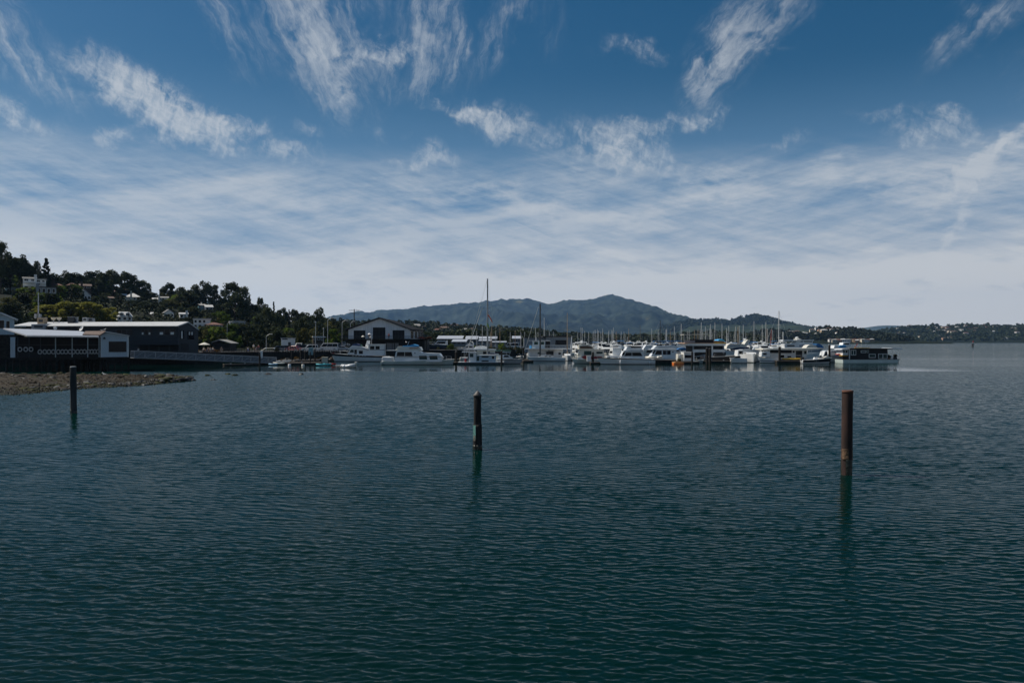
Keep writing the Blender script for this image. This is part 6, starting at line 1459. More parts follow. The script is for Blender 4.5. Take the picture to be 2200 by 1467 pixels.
b.poly('arch', cv(C8, (470,680),(520,610),(560,600),(590,620),(520,680)), -1.5, 1.5, H_OFF); b.both('window', C8(360,0)[0], C8(470,0)[0], C8(0,695)[1], C8(0,715)[1], 3.6, GLASS); b.both('window', C8(540,0)[0], C8(730,0)[0], C8(0,690)[1], C8(0,725)[1], 3.6, mat('vinyl_window', (.30,.34,.38), .3)); MB().lathe([(.1,0),(.5,.12),(.5,.3),(.1,.5)], (b.X(C8(540,0)[0]), 0, b.Z(C8(0,600)[1])), 12).build('radar_dome', H_WHITE, b.t); b.rod('side_pole', [[C8(302,500), C8(302,670)]], -1.7, .1, H_WHITE)
# --- long low houseboat
def low_houseboat():
    b = PX('long_houseboat', 'long low white houseboat under a wide pale flat roof with dark curtains', 'houseboat', 187, 1708)
    x = lambda c: C8(c,0)[0]; y = lambda c: C8(0,c)[1]
    b.box('float', x(120), x(690), y(906), 780.2, -.3, 5, BOTTOM); b.poly('roof', [(x(-20), y(748)), (x(860), y(740)), (x(862), y(752)), (x(640), y(772)), (x(-20), y(766))], -.9, 5.4, H_OFF)
    b.box('wall', x(430), x(655), y(772), y(905), .3, 4.8, W_WHITE); b.box('wall', x(130), x(429), y(815), y(905), .3, 4.8, W_WHITE); b.box('curtain', x(115), x(424), y(770), y(814), .2, .29, TARP_K); b.box('wall', x(130), x(429), y(768), y(814.6), 1.2, 4.8, M_DARKIN)
    b.win(x(250), x(317), y(840), y(886), .3, GLASS, fr=FRAME); b.win(x(357), x(420), y(853), y(886), .3, GLASS, fr=FRAME); b.win(x(480), x(584), y(776), y(892), .3, GLASS, fr=FRAME, name='sliding_door'); b.win(x(604), x(646), y(778), y(832), .3, GLASS_G, fr=FRAME); b.win(x(440), x(468), y(780), y(810), .3, GLASS)
    b.box('handrail', x(482), x(582), y(848), y(851), .12, .2, STEEL); b.rod('post', [[(x(700), y(765)), (x(700), y(905))], [(x(850), y(752)), (x(850), y(880))]], -.6, .05, W_WHITE)
low_houseboat()
def kayak(label, px0, px1, D, z, m, group=None, h=.3, yaw=0.0):
    L = (px1-px0)/FPX*D; t = thing('kayak', label, 'kayak', (at((px0+px1)/2, D), D, z), yaw, group); rg = []
    for i in range(13):
        u = i/12; w = .36*math.sin(math.pi*min(max(u, .02), .98))**.6; rg.append([Vector((L*(u-.5), w*math.cos(a), h*.5*(1+.9*math.sin(a))*(.4+.6*math.sin(math.pi*min(max(u,.04),.96))**.4)+h*.35*abs(2*u-1)**3)) for a in [2*math.pi*k/10 for k in range(10)]])
    MB().loft(rg, True).build('hull', m, t, True); MB().lathe([(.2,0),(.26,.03),(.28,.05)], (0,0,h*.92), 12, 1.9, .9).build('cockpit', RUBBER, t); return t
kayak('long yellow kayak lying on the dark float by the long low houseboat', 1680, 1724, 183, .78, YELLOW, None, .42)
b = PX('dock_float', 'dark low dock float carrying the yellow kayak', 'dock', 183, 1697); b.box('float', 1668, 1728, 775.5, 780.5, -.5, 1.2, M_TIMBER); b.box('deck', 1667.5, 1728.5, 774.6, 775.4, -.6, 1.3, M_DECK)
# --- black skiff with console and outboard
b = Boat('skiff', 'black and white open skiff with centre console and big outboard, foremost at right', 'boat', 1731, 1787, 180, 2.3, 1, R(-3)); b.hull(769, 773.2, H_WHITE, stripe=(.08, .72, H_BLACK), draft=.35, rake=.9)
b.poly('console', cv(C8, (770,905),(780,880),(815,868),(830,905)), -.5, .5, H_WHITE); b.poly('windscreen', cv(C8, (785,880),(800,862),(815,868)), -.4, .4, GLASS); b.box('seat', C8(840,0)[0], C8(880,0)[0], C8(0,885)[1], C8(0,905)[1], -.5, .5, H_OFF); outboard(b.t, b.X(1728.5), 0, .35, m=RUBBER, s=1.5)
b.poly('bow_cover', cv(C8, (900,885),(960,862),(1000,872),(990,892)), -.7, .7, H_OFF)
def person_ref(): pass
# --- canopy boats behind
b = Boat('canopy_boat', 'boat under a rounded white canvas canopy and slipping blue tarp', 'boat', 1728, 1775, 202, 3.2, 1); b.hull(758, 760, H_WHITE, draft=.5, rake=.8); b.poly('canopy', cv(C8, (632,740),(660,705),(690,690),(770,694),(800,740)), -1.5, 1.5, H_OFF); b.poly('tarp', cv(C8, (790,676),(830,674),(880,705),(905,735),(880,742),(840,725),(800,700)), -1.3, 1.3, TARP_B); b.poly('cabin', cv(C8, (660,800),(665,742),(860,742),(880,800)), -1.3, 1.3, W_GREY); b.both('window', C8(690,0)[0], C8(820,0)[0], C8(0,752)[1], C8(0,778)[1], 2.6, mat('vinyl_window', (.30,.34,.38), .3))
b = Boat('cabin_cruiser', 'grey hulled cruiser with raked white windscreen left of the black walled houseboat', 'boat', 1770, 1826, 190, 3.4, -1); b.hull(763, 766, H_GREY, draft=.6, rake=1.0); b.poly('windscreen', cv(C8, (892,865),(920,790),(955,778),(965,868)), -1.3, 1.3, H_WHITE); b.slant('window', cv(C8, (912,850),(930,800),(948,796),(950,850)), 2.6, GLASS); b.poly('cabin', cv(C8, (1000,850),(1004,778),(1175,775),(1175,850)), -1.3, 1.3, H_WHITE); b.both('window', C8(1015,0)[0], C8(1160,0)[0], C8(0,785)[1], C8(0,806)[1], 2.6, mat('vinyl_window', (.30,.34,.38), .3))
kayak('red kayak on the deck of the grey hulled cruiser', 1795, 1812, 188, zat(763.5, 188), REDP, None, .4); kayak('yellow orange kayak in front of the white porch of the black walled houseboat', 1803, 1824, 187.2, zat(765.8, 187.2), YELLOW, None, .3)
b = Boat('workboat', 'blue and white workboat with raised white cabin behind the black walled houseboat', 'boat', 1786, 1830, 240, 3.6, 1); b.hull(752, 754, TARP_B, draft=.6, rake=1.0); b.poly('cabin', cv(C8, (1050,745),(1060,700),(1180,695),(1190,745)), -1.4, 1.4, H_WHITE); b.poly('wheelhouse', cv(C8, (1180,700),(1190,660),(1280,655),(1292,720),(1190,720)), -1.4, 1.4, H_WHITE); b.both('window', C8(1200,0)[0], C8(1275,0)[0], C8(0,668)[1], C8(0,688)[1], 2.8, GLASS); b.poly('tarp', cv(C8, (1110,730),(1140,702),(1215,700),(1240,725),(1180,740)), -1.6, 1.6, TARP_BB)
# --- black walled houseboat
def black_houseboat():
    b = PX('black_houseboat', 'black walled houseboat with white framed windows and white awning at its right end', 'houseboat', 186, 1871, 0, R(1)); x = lambda c: C8(c,0)[0]; y = lambda c: C8(0,c)[1]
    L = b.X(x(2012))-b.X(x(1165)); rgs = []
    MB().prism([(b.X(x(1168)), -.3), (b.X(x(1165)), b.Z(y(908))), (b.X(x(2012)), b.Z(y(905))), (b.X(x(1985)), -.3)], -.2, 4.6, 'y').build('hull', H_GREEN, b.t, bevel=.08); b.box('rub_rail', x(1165), x(2014), y(903), y(909), -.28, 4.68, TARP_K)
    blk = mat('tarred_boards', (.016, .013, .013), .75, var=.3, scale=1.5, stretch=(.3,1,6)); b.poly('wall', [(x(1280), y(903)), (x(1276), y(755)), (x(1840), y(755)), (x(1850), y(903))], .15, 4.2, blk); b.poly('roof', [(x(1262), y(755)), (x(1270), y(741)), (x(1860), y(744)), (x(1905), y(755))], -.35, 4.7, R_DARK); b.box('roof_board', x(1370), x(1592), y(734), y(740.5), .6, 1.0, YELLOW)
    for q in ((1292,1372,768,846),(1442,1520,775,811),(1562,1662,827,884),(1702,1838,824,900)): b.win(x(q[0]), x(q[1]), y(q[2]), y(q[3]), .15, GLASS_G, fr=FRAME, b=.12)
    b.box('window_divider', x(1328), x(1335), y(770), y(844), .02, .06, FRAME); b.box('window_divider', x(1764), x(1773), y(826), y(898), .02, .06, FRAME); b.win(x(1531), x(1562), y(772), y(810), .15, GLASS_G, fr=FRAME)
    b.box('corner_board', x(1270), x(1281), y(755), y(903), .1, .3, FRAME); b.poly('porch_roof', [(x(1145), y(765)), (x(1165), y(752)), (x(1215), y(747)), (x(1268), y(752)), (x(1268), y(765))], -.1, 4.2, H_WHITE, label='small arched white porch roof'); b.box('porch_wall', x(1185), x(1268), y(766), y(845), .5, 4, W_WHITE); b.win(x(1190), x(1212), y(775), y(810), .5, GLASS); b.win(x(1225), x(1252), y(775), y(810), .5, GLASS)
    b.poly('awning', [(x(1872), y(742)), (x(1900), y(737)), (x(2040), y(742)), (x(2060), y(758)), (x(2030), y(764)), (x(1900), y(752))], -.3, 4.4, H_WHITE); b.rod('awning_post', [[(x(1912), y(752)), (x(1895), y(903))], [(x(2022), y(762)), (x(2005), y(903))]], -.1, .04, STEEL); b.rod('antenna', [[(x(1372), y(742)), (x(1422), y(672))]], 1.0, .07, TARP_R)
    b.poly('chair', [(x(1898), y(903)), (x(1905), y(858)), (x(1922), y(852)), (x(1938), y(880)), (x(1938), y(903))], .5, 1.2, H_WHITE); b.box('planter', x(1945), x(1990), y(872), y(903), .3, .9, DARKM); b.box('planter', x(1855), x(1885), y(880), y(903), .3, .9, TEAK)
    X0 = b.t.location
    tree('shrub', X0.x+b.X(x(1870)), X0.y+.6, zat(y(885), 186), 1.0, 'leafy pot plant left of the white chair on the black houseboat', .9); tree('shrub', X0.x+b.X(x(1967)), X0.y+.6, zat(y(876), 186), 1.0, 'leafy pot plant right of the white chair on the black houseboat', .95)
black_houseboat()
# ------------------------------------------------------------------ the packed marina behind
def make_sailboat(hullm, mastm, coverm, L=10.0, mast=13.5):
    t = thing('sailboat', 'x', 'sailboat', (0,0,0)); rg = hull(t, L, 3.1, 1.35, 1.05, hullm, draft=.6, rake=1.2, vbow=.35, stripe=(.12, .2, H_NAVY), n=11)
    MB().prism([(-L*.28, 1.05), (-L*.26, 1.75), (L*.06, 1.65), (L*.18, 1.15)], -.95, .95, 'y').build('cabin', H_WHITE, t)
    for s in (-1, 1): MB().box(-L*.2, L*.02, min(s*.952, s*.975), max(s*.952, s*.975), 1.3, 1.52).build('window', GLASS, t)
    ms = MB().tube((.6,0,1.2), (.6,0,mast), .14, .11, 7).build('mast', mastm, t); sp = MB()
    for f in (.42, .7): sp.tube((.6,-.9,mast*f), (.6,.9,mast*f), .03, n=5)
    sp.build('spreader', mastm, ms); bo = MB().tube((.6,0,2.5), (-L*.40,0,2.55), .08, n=6).build('boom', mastm, t); MB().tube((.5,0,2.7), (-L*.39,0,2.68), .19, .13, 7).build('sail_cover', coverm, bo)
    MB().path([(.6,0,mast), (L*.5,0,1.35)], .02, 4).path([(.6,0,mast), (-L*.5,0,1.1)], .018, 4).path([(.6,-.9,mast*.7), (.6,-1.5,1.1)], .018, 4).path([(.6,.9,mast*.7), (.6,1.5,1.1)], .018, 4).build('rigging', MAST_M, t)
    rail(t, rg, .6, i0=1, every=3, r=.02)
    return t
SB = [make_sailboat(H_WHITE, MAST_M, TARP_B), make_sailboat(H_WHITE, MAST_M, H_OFF), make_sailboat(H_GREY, MAST_T, TARP_N), make_sailboat(H_NAVY, MAST_K, TARP_K), make_sailboat(H_WHITE, MAST_R, TARP_R)]
used = set()
def put_sailboat(px, pytop, D, kind, label, group, lean=0.0):
    o = SB[kind] if kind not in used else copy_tree(SB[kind]); used.add(kind)
    h = zat(pytop, D); s = h/13.5; s_xy = min(max(s, .62), 1.15)
    o.location = (at(px, D), D, 0); o.scale = (s_xy, s_xy, s); o.rotation_euler = (lean, 0, R(rng.choice([78, 96, -84, -97, 84, 12, 172])+rng.uniform(-6, 6)))
    tag(o, label, 'sailboat', group); return o
masts = []
for cx_, cy_ in ((500,425),(577,345),(600,400),(668,415),(735,405),(768,380),(825,395),(870,410),(907,360),(1018,410),(1060,405),(1135,410),(1210,410),(1275,440),(1325,500),(1540,300),(1715,365),(1850,220),(1990,370),(2040,400),(2110,325)): masts.append(C6(cx_, cy_))
for cx_, cy_ in ((508,280),(617,385),(730,380),(835,255),(855,380),(930,325),(965,350),(985,285),(1020,375),(1073,260),(1183,280),(1270,350),(1310,310),(1422,325),(1440,330),(1485,310),(1540,295),(1705,235),(1850,285),(1955,255),(1980,370),(2115,60)): masts.append(C7(cx_, cy_))
for cx_, cy_ in ((700,440),(860,430),(830,530),(915,510),(1003,470),(1140,540),(1240,520),(1295,530),(1360,530),(1540,470),(1655,310),(1760,530),(1815,530),(600,515),(1600,540)): masts.append(C5(cx_, cy_))
def mast_zone(px):
    for lim, nm in ((1110, 'before the white sheds'), (1240, 'by the flat grey house'), (1310, 'below the mountain left flank'), (1370, 'below the mountain summit'), (1470, 'behind the sedan cruiser'), (1560, 'behind the large houseboat'), (1700, 'behind the right group')):
        if px < lim: return nm
for px, py in masts:
    k, D = (0, 1)[rng.random() < .5], rng.uniform(265, 400); lab = None
    if px < 1110: D = rng.uniform(262, 285)
    if abs(px-1376) < 1: k, lab, D = 3, 'sailboat with a short dark mast above the cream flybridge cruiser', 300
    elif abs(px-1415.5) < 1.5: k, lab, D = 3, 'sailboat with a tall dark mast rising above the black bimini', 262
    elif abs(px-1652) < 1 and py > 700: k, lab, D = 4, 'sailboat with a leaning red mast', 262
    elif abs(px-1669) < 2: lab, D = 'sailboat with the tall white many rigged mast at the right end of the mast row', 252
    elif abs(px-1648.8) < 1: lab, D = 'sailboat with thick bright white mast left of the tallest mast of the right group', 255
    elif rng.random() < .18: k = 2
    z = mast_zone(px)
    put_sailboat(px, py, D, k, lab or {0: 'white sailboat with bare pale mast and blue sail cover ', 1: 'white sailboat with bare pale mast and cream sail cover ', 2: 'grey sailboat with thin tan mast '}[k]+z, None if lab else 'bare masts '+z, R(6) if k == 4 else rng.uniform(-.012, .012))
for k_ in range(24):                                       # thin far masts along the whole row
    px = rng.uniform(1240, 1668); D = rng.uniform(400, 520); z = mast_zone(px); k = rng.choice([0, 1, 1, 2])
    put_sailboat(px, rng.uniform(703, 718), D, k, 'distant sailboat with short pale mast '+z, 'distant masts '+z)
# motor boats of the back rows
def make_motor(v, hullm, topm):
    L = [9.5, 11.5, 8.0, 10.5][v]; t = thing('motor_cruiser', 'x', 'boat', (0,0,0)); rg = hull(t, L, 3.5, 1.75, 1.3, hullm, draft=.5, rake=1.3, vbow=.4, stripe=(.25, .34, [H_NAVY, TARP_R, TARP_G, H_BLACK][v]), n=12); rail(t, rg, .6, i0=6, every=2, r=.025); w = 2.7
    def bx(name, poly, ww, m): return MB().prism(poly, -ww/2, ww/2, 'y').build(name, m, t)
    bx('cabin', [(-L*.34, 1.2), (-L*.33, 2.75), (L*.06, 2.75), (L*.2, 1.55), (L*.3, 1.4)], w, H_WHITE)
    for s in (-1, 1):
        y0, y1 = sorted((s*(w/2+.003), s*(w/2+.03))); MB().prism([(-L*.29, 1.75), (-L*.29, 2.45), (L*.03, 2.45), (L*.12, 1.75)], y0, y1, 'y').build('window', GLASS, t)
    MB().prism([(L*.075, 2.66), (L*.195, 1.62), (L*.203, 1.68), (L*.083, 2.72)], -w/2+.15, w/2-.15, 'y').build('windscreen', GLASS, t)
    if v in (0, 1, 3):
        bx('flybridge', [(-L*.33, 2.76), (-L*.34, 3.45), (-L*.04, 3.65), (L*.07, 2.76)], w*.95, H_WHITE); MB().prism([(-L*.05, 3.62), (-L*.02, 3.95), (L*.0, 3.9), (L*.01, 3.4)], -w*.4, w*.4, 'y').build('windscreen', GLASS, t)
    if v in (1, 2): bx('canvas_top', [(-L*.36, 4.7 if v == 1 else 3.3), (-L*.1, 4.85 if v == 1 else 3.45), (-L*.02, 4.75 if v == 1 else 3.35), (-L*.36, 4.6 if v == 1 else 3.2)], w*.95, topm); m = MB(); [m.tube((q, yy, 2.7 if v == 1 else 1.4), (q, yy, 4.7 if v == 1 else 3.3), .035, n=5) for q in (-L*.34, -L*.05) for yy in (-w*.45, w*.45)]; m.build('canvas_frame', STEEL, t)
    if v in (0, 3): m = MB(); [m.path([(-L*.36, s*w*.48, 2.7), (-L*.30, s*w*.46, 4.3), (-L*.26, 0, 4.45)], .09, 6) for s in (-1, 1)]; a = m.build('radar_arch', H_WHITE, t); MB().lathe([(.1,0),(.35,.08),(.35,.22),(.1,.32)], (-L*.26, 0, 4.48), 10).build('radar_dome', H_WHITE, a)
    return t
MOT = [make_motor(0, H_WHITE, TARP_B), make_motor(1, H_WHITE, TARP_B), make_motor(2, H_NAVY, TARP_N), make_motor(3, H_OFF, TARP_K)]; usedm = set()
def put_motor(v, px, D, yaw, label, group, s=1.0):
    o = MOT[v] if v not in usedm else copy_tree(MOT[v]); usedm.add(v); o.location = (at(px, D), D, 0); o.rotation_euler = (0, 0, R(yaw)); o.scale = (s, s, s); tag(o, label, 'boat', group)
VT = ['white flybridge cruiser with radar arch', 'white cruiser under a blue bimini', 'navy hulled cruiser with low canvas top', 'cream flybridge cruiser with dark stripe']
for row, (D0, n, a, c) in enumerate(((232, 12, 1236, 1690), (262, 17, 1232, 1700), (305, 20, 1226, 1700), (352, 20, 1240, 1680), (415, 18, 1262, 1668))):
    for k in range(n):
        px = a+(c-a)*(k+rng.uniform(.15, .85))/n; D = D0+rng.uniform(-9, 9); v = rng.choice([0, 0, 1, 2, 3, 3])
        if row == 0 and (1470 < px < 1562 or 1556 < px < 1625): continue
        z = mast_zone(min(px, 1695)); rt = ['front', 'second', 'third', 'fourth', 'farthest'][row]
        put_motor(v, px, D, rng.choice([-90, 90, -80, 100, -98, 15])+rng.uniform(-8, 8), VT[v]+' in %s back row ' % rt+z, 'cruisers in the %s back row ' % rt+z, rng.uniform(.85, 1.12))
# boats standing on the bank left of the masts
for px, D, v, yaw, s, lab in ((944, 262, 2, 175, .95, 'blue boat under tarpaulin propped on the bank right of the boathouse'), (1004, 250, 0, 178, .62, 'white cruiser laid up on the bank left of the tall mast')):
    put_motor(v, px, D, yaw, lab, None, s); o = [q for q in scene.objects if q.get('label') == lab][0]; o.location.z = 2.6 if v == 2 else 2.0
# docks and piles
def dock(label, px0, px1, D0, D1, w=2.2, z=.45):
    p, q = Vector((at(px0, D0), D0, 0)), Vector((at(px1, D1), D1, 0)); d = q-p; L = d.length; t = thing('floating_dock', label, 'dock', p, math.atan2(d.y, d.x))
    MB().box(0, L, -w/2, w/2, -.35, z-.12).build('float', M_TIMBER, t); MB().box(-.05, L+.05, -w/2-.05, w/2+.05, z-.118, z).build('deck', M_DECK, t); m = MB()
    for k in range(int(L/3)): m.box(1+k*3, 1.25+k*3, -w/2+.1, -w/2+.35, z+.002, z+.22)
    m.build('cleat', M_GALV, t)
dock('long floating dock behind the foremost boats, left half', 960, 1240, 207, 211); dock('long floating dock behind the foremost boats, right half', 1241, 1770, 203, 207)
dock('dock in front of the two storey houseboat', 1120, 1142, 193, 194, 2.4); dock('dock between the red covered cruiser and the flybridge cruiser', 1268, 1300, 177, 177.5, 1.2, .4); dock('dock carrying the cream inflatable dinghy', 1386, 1450, 182.5, 183, 2.4, .8); dock('short dock under the orange barge', 1446, 1500, 180, 181, 1.4)
dock('dock in front of the large dark houseboat', 1490, 1600, 189, 190, 1.6); dock('dock left of the small white houseboat', 962, 986, 176, 177, 2.0)
def pile(px, pytop, D, r, lab, group=None, m=None):
    t = thing('mooring_pile', lab, 'pile', (at(px, D), D, -1.2), 0, group); h = zat(pytop, D)+1.2
    MB().tube((0,0,0), (0,0,h), r*1.05, r, 10).build('shaft', m or M_TIMBER, t); MB().lathe([(r*1.06,0),(r*1.06,.12),(.02,.3)], (0,0,h-.1), 10).build('cap', RUBBER, t)
for a in ((980, 755.5, 177, .25, 'dark mooring pile left of the small white houseboat'), (1077.7, 754, 172, .2, 'dark mooring pile at the right end of the small white houseboat'), (1125, 747, 196, .2, 'dark mooring pile by the dock before the two storey houseboat'), (1274, 757, 179, .22, 'dark mooring pile between the red canvas covers'),
          (1487, 756.5, 179, .22, 'dark mooring pile in front of the floating cabin'), (1519, 748, 180, .3, 'thick dark mooring pile, left of the close pair before the large houseboat'), (1525.5, 749, 180.5, .3, 'thick dark mooring pile, right of the close pair before the large houseboat'), (1675, 746, 183, .27, 'dark mooring pile at the left of the long low houseboat'),
          (1782, 742, 184, .24, 'dark mooring pile standing tall behind the black skiff'), (647, 752.5, 186, .28, 'dark pile, second from right at the kayak dock'), (656, 754.5, 190, .2, 'dark pile behind the kayak dock'), (676.5, 750.5, 180, .17, 'slim dark pile at the right of the kayak dock'), (627, 753, 192, .16, 'thin dark pile left of the kayak dock row'), (666.5, 757, 171, .13, 'thin pile in front of the kayak dock'), (558, 757, 165, .17, 'dark pile at the lower end of the aluminium gangway')): pile(*a)
# channel marker out in the bay
def channel_marker():
    D = 690; t = thing('channel_marker', 'dark channel marker with red top board standing alone in the open bay', 'channel marker', (at(2090, D), D, 0)); h = zat(735.5, D)
    m = MB()
    for a in range(5): m.tube((.9*math.cos(a*1.257), .9*math.sin(a*1.257), -2), (.4*math.cos(a*1.257), .4*math.sin(a*1.257), h), .24, .2, 8)
    m.build('pile_cluster', M_TIMBER, t); MB().box(-.85, .85, -.75, -.55, h-.9, h-.1).build('board', W_WHITE, t); MB().prism([(-.3, h), (.95, h+.2), (.35, h+1.6)], -.1, .1, 'y').build('top_board', REDP, t)
channel_marker()
# ------------------------------------------------------------------ the three pilings in the foreground
def wood_mat(name, c1, c2, scale=3): return mat(name, c1, .85, .25, col2=c2, scale=scale, stretch=(1,1,.12), bump=.6, var=.2)
PW = wood_mat('piling_timber', (.055, .06, .06), (.018, .02, .021)); PW2 = wood_mat('piling_timber_dark', (.035, .032, .030), (.010, .010, .010))
RUST = mat('rusted_steel', (.058, .031, .024), .85, .3, col2=(.024, .017, .015), scale=2.2, stretch=(1,1,.5), bump=.5)
WET = mat('wet_weed', (.012, .018, .012), .45, .5, scale=6, bump=.6); BARN = mat('barnacles', (.24, .15, .09), .9, .2, col2=(.05, .03, .02), scale=9, bump=1.0)
def lumpy(prof, n=28, amp=.01, seed=1, zs=1.0):
    mb = MB(); vs = []; rr = random.Random(seed); ph = [rr.uniform(0, 6.28) for _ in range(8)]
    for r, z in prof:
        for k in range(n):
            a = 2*math.pi*k/n; q = r+amp*(math.sin(3*a+ph[0]+z)+.6*math.sin(7*a+ph[1]+z*2.3)+.5*math.sin(2*a+ph[2]-z*3)); vs.append((q*math.cos(a), q*math.sin(a), z))
    m = len(prof); fs = [(i*n+k, i*n+(k+1) % n, (i+1)*n+(k+1) % n, (i+1)*n+k) for i in range(m-1) for k in range(n)]; fs += [tuple(range(n-1, -1, -1)), tuple(range((m-1)*n, m*n))]
    return mb.add(vs, fs)
def strip(r, z0, z1, step=.15): return [(r, z) for z in np.arange(z0, z1, step)]+[(r, z1)]
D = 55.4; t = thing('piling', 'slim grey timber piling with pale flat top in front of the gravel bar', 'piling', (at(158, D), D, 0)); t.rotation_euler = (0, R(-.5), 0); zt = zat(788.5, D)
lumpy(strip(.205, -1.5, zt-.03)+[(.19, zt)], amp=.012, seed=2).build('shaft', PW, t, True); MB().lathe([(.195, zt-.02), (.2, zt+.0), (.19, zt+.05), (.05, zt+.06)], n=20).build('cap', mat('bleached_timber', (.42, .42, .40), .8), t); lumpy(strip(.212, -.6, .28), amp=.014, seed=4).build('tide_band', WET, t, True)
D = 36.9; t = thing('piling', 'dark piling with pointed cap and pale green plate in the middle foreground', 'piling', (at(1026, D), D, 0)); zt, zc, zs = zat(839, D), zat(849, D), zat(911.5, D)
lumpy(strip(.175, -1.5, zc), amp=.006, seed=7).build('shaft', PW2, t, True); MB().lathe([(.19, zc-.06), (.195, zc), (.19, zc+.03), (.025, zt-.01), (.01, zt)], n=24).build('cap', mat('cap_metal', (.10, .09, .085), .6, var=.3), t, True)
lumpy(strip(.212, -1.5, zs), amp=.006, seed=9).build('sleeve', PW2, t, True); MB().box(-.075, .075, -.235, -.218, zat(942, D), zat(912.5, D)).build('plate', mat('verdigris_plate', (.14, .33, .28), .6, var=.25, scale=9), t).rotation_euler = (0, 0, R(-38)); MB().box(-.05, .05, -.24, -.222, zat(946, D), zat(934, D)).build('bracket', mat('pale_scale', (.20, .18, .15), .8, var=.4, scale=14), t).rotation_euler = (0, 0, R(-36)); lumpy(strip(.222, -.6, .22), amp=.014, seed=5).build('tide_band', WET, t, True)
D = 29.9; t = thing('piling', 'thick rusty steel pipe piling with barnacle patch, nearest at right', 'piling', (at(1818.6, D), D, 0)); t.rotation_euler = (0, R(.75), 0); zt = zat(838.5, D)
lumpy(strip(.198, -1.5, zt), amp=.003, seed=11).build('shaft', RUST, t, True); MB().lathe([(.203, zt-.1), (.206, zt+.005), (.15, zt+.012), (.14, zt-.3)], n=28).build('rim', mat('rusty_rim', (.12, .05, .03), .85), t, True)
lumpy(strip(.200, .55, .98, .07), n=40, amp=.007, seed=13).build('barnacle_band', BARN, t, True); lumpy(strip(.203, -.5, .58), amp=.006, seed=15).build('weed_band', WET, t, True)
# ------------------------------------------------------------------ gravel bar
def gravel_material():
    m = mat('gravel', (.050, .036, .021), .95, .2, col2=(.015, .014, .009), scale=.8, bump=.9); nt = m.node_tree; N = nt.nodes.new; L = nt.links.new; b = nt.nodes['Principled BSDF']; src = b.inputs['Base Color'].links[0].from_socket
    g = N('ShaderNodeNewGeometry'); sp = N('ShaderNodeSeparateXYZ'); L(g.outputs['Position'], sp.inputs[0]); n = N('ShaderNodeTexNoise'); n.inputs['Scale'].default_value = .9; n.inputs['Detail'].default_value = 5; L(g.outputs['Position'], n.inputs['Vector'])
    a = N('ShaderNodeMath'); a.operation = 'MULTIPLY_ADD'; a.inputs[1].default_value = -.5; L(n.outputs[0], a.inputs[0]); L(sp.outputs[2], a.inputs[2]); r = N('ShaderNodeMapRange'); r.inputs[1].default_value = -.06; r.inputs[2].default_value = .2; L(a.outputs[0], r.inputs[0])
    mx = N('ShaderNodeMix'); mx.data_type = 'RGBA'; L(r.outputs[0], mx.inputs[0]); mx.inputs[6].default_value = (.016, .017, .010, 1); L(src, mx.inputs[7]); L(mx.outputs[2], b.inputs['Base Color']); return m   # weed and wet below the tide line
def gravel_bar():
    m = gravel_material()
    front = np.array([(-95, 62), (-66, 69), (-47, 74.5), (-46, 84), (-42, 90.5), (-41.8, 98), (-41.2, 102)], float); back = np.array([(-130, 124), (-98, 124), (-80, 121), (-66, 116), (-56, 112), (-47, 106), (-41.6, 103)], float)
    n = 150; u = np.linspace(0, 1, n); k = np.linspace(0, 1, len(front)); F = np.stack([np.interp(u, k, front[:, i]) for i in (0, 1)], 1); B = np.stack([np.interp(u, k, back[:, i]) for i in (0, 1)], 1)
    v = np.linspace(-.06, 1.06, 90); XY = F[:, None]*(1-v[None, :, None])+B[:, None]*v[None, :, None]; X, Y = XY[..., 0], XY[..., 1]
    prof = np.sin(np.pi*np.clip(v, 0, 1))**.6*.62-.35*(np.abs(np.clip(v, 0, 1)-v) > 0)-.05; end = np.clip((1-u)*7, 0, 1)[:, None]
    Z = prof[None, :]*(.35+.65*end)+.40*(fbm(X*.35, Y*.35, 4, 9)-.42)*np.clip(prof[None, :]*4, .15, 1)+.14*(fbm(X*1.9, Y*1.9, 3, 3)-.5)
    o = npmesh('gravel_bar', np.stack([X, Y, Z], -1).reshape(-1, 3), gridfaces(n, 90), m); tag(o, kind='structure')
    return X, Y, Z
GB = gravel_bar()
def rock_mesh(seed, m):
    r = random.Random(seed); bm = bmesh.new(); bmesh.ops.create_icosphere(bm, subdivisions=2, radius=1.0); off = Vector((r.uniform(0, 9), r.uniform(0, 9), r.uniform(0, 9)))
    for v in bm.verts: v.co *= 1+.55*(mnoise.noise(v.co*1.1+off))+.2*mnoise.noise(v.co*2.7+off); v.co.z *= .62
    me = bpy.data.meshes.new('boulder'); bm.to_mesh(me); bm.free(); me.materials.append(m); return me
MOSS = mat('weedy_rock', (.060, .062, .016), .9, .2, col2=(.022, .022, .014), scale=1.6, bump=.6); BRK = mat('brown_rock', (.060, .044, .028), .9, .2, col2=(.03, .024, .02), scale=1.4, bump=.6); DRK = mat('wet_dark_rock', (.024, .022, .019), .6, .4, scale=1.5, bump=.6)
ROCKS = {k: [rock_mesh(s+i*7, m) for s in (1, 2, 3)] for i, (k, m) in enumerate((('weedy', MOSS), ('brown', BRK), ('dark', DRK)))}
RTXT = {'weedy': 'yellow green weed covered rock', 'brown': 'bare brown rock', 'dark': 'dark wet rock'}
def put_rock(x, y, z, s, k, lab, group):
    o = bpy.data.objects.new('boulder', rng.choice(ROCKS[k])); COL.objects.link(o); o.location = (x, y, z); o.scale = (s*rng.uniform(.8, 1.5), s*rng.uniform(.8, 1.2), s*rng.uniform(.6, 1.0)); o.rotation_euler = (rng.uniform(-.2, .2), rng.uniform(-.2, .2), rng.uniform(0, 6.28)); tag(o, lab, 'rock', group)
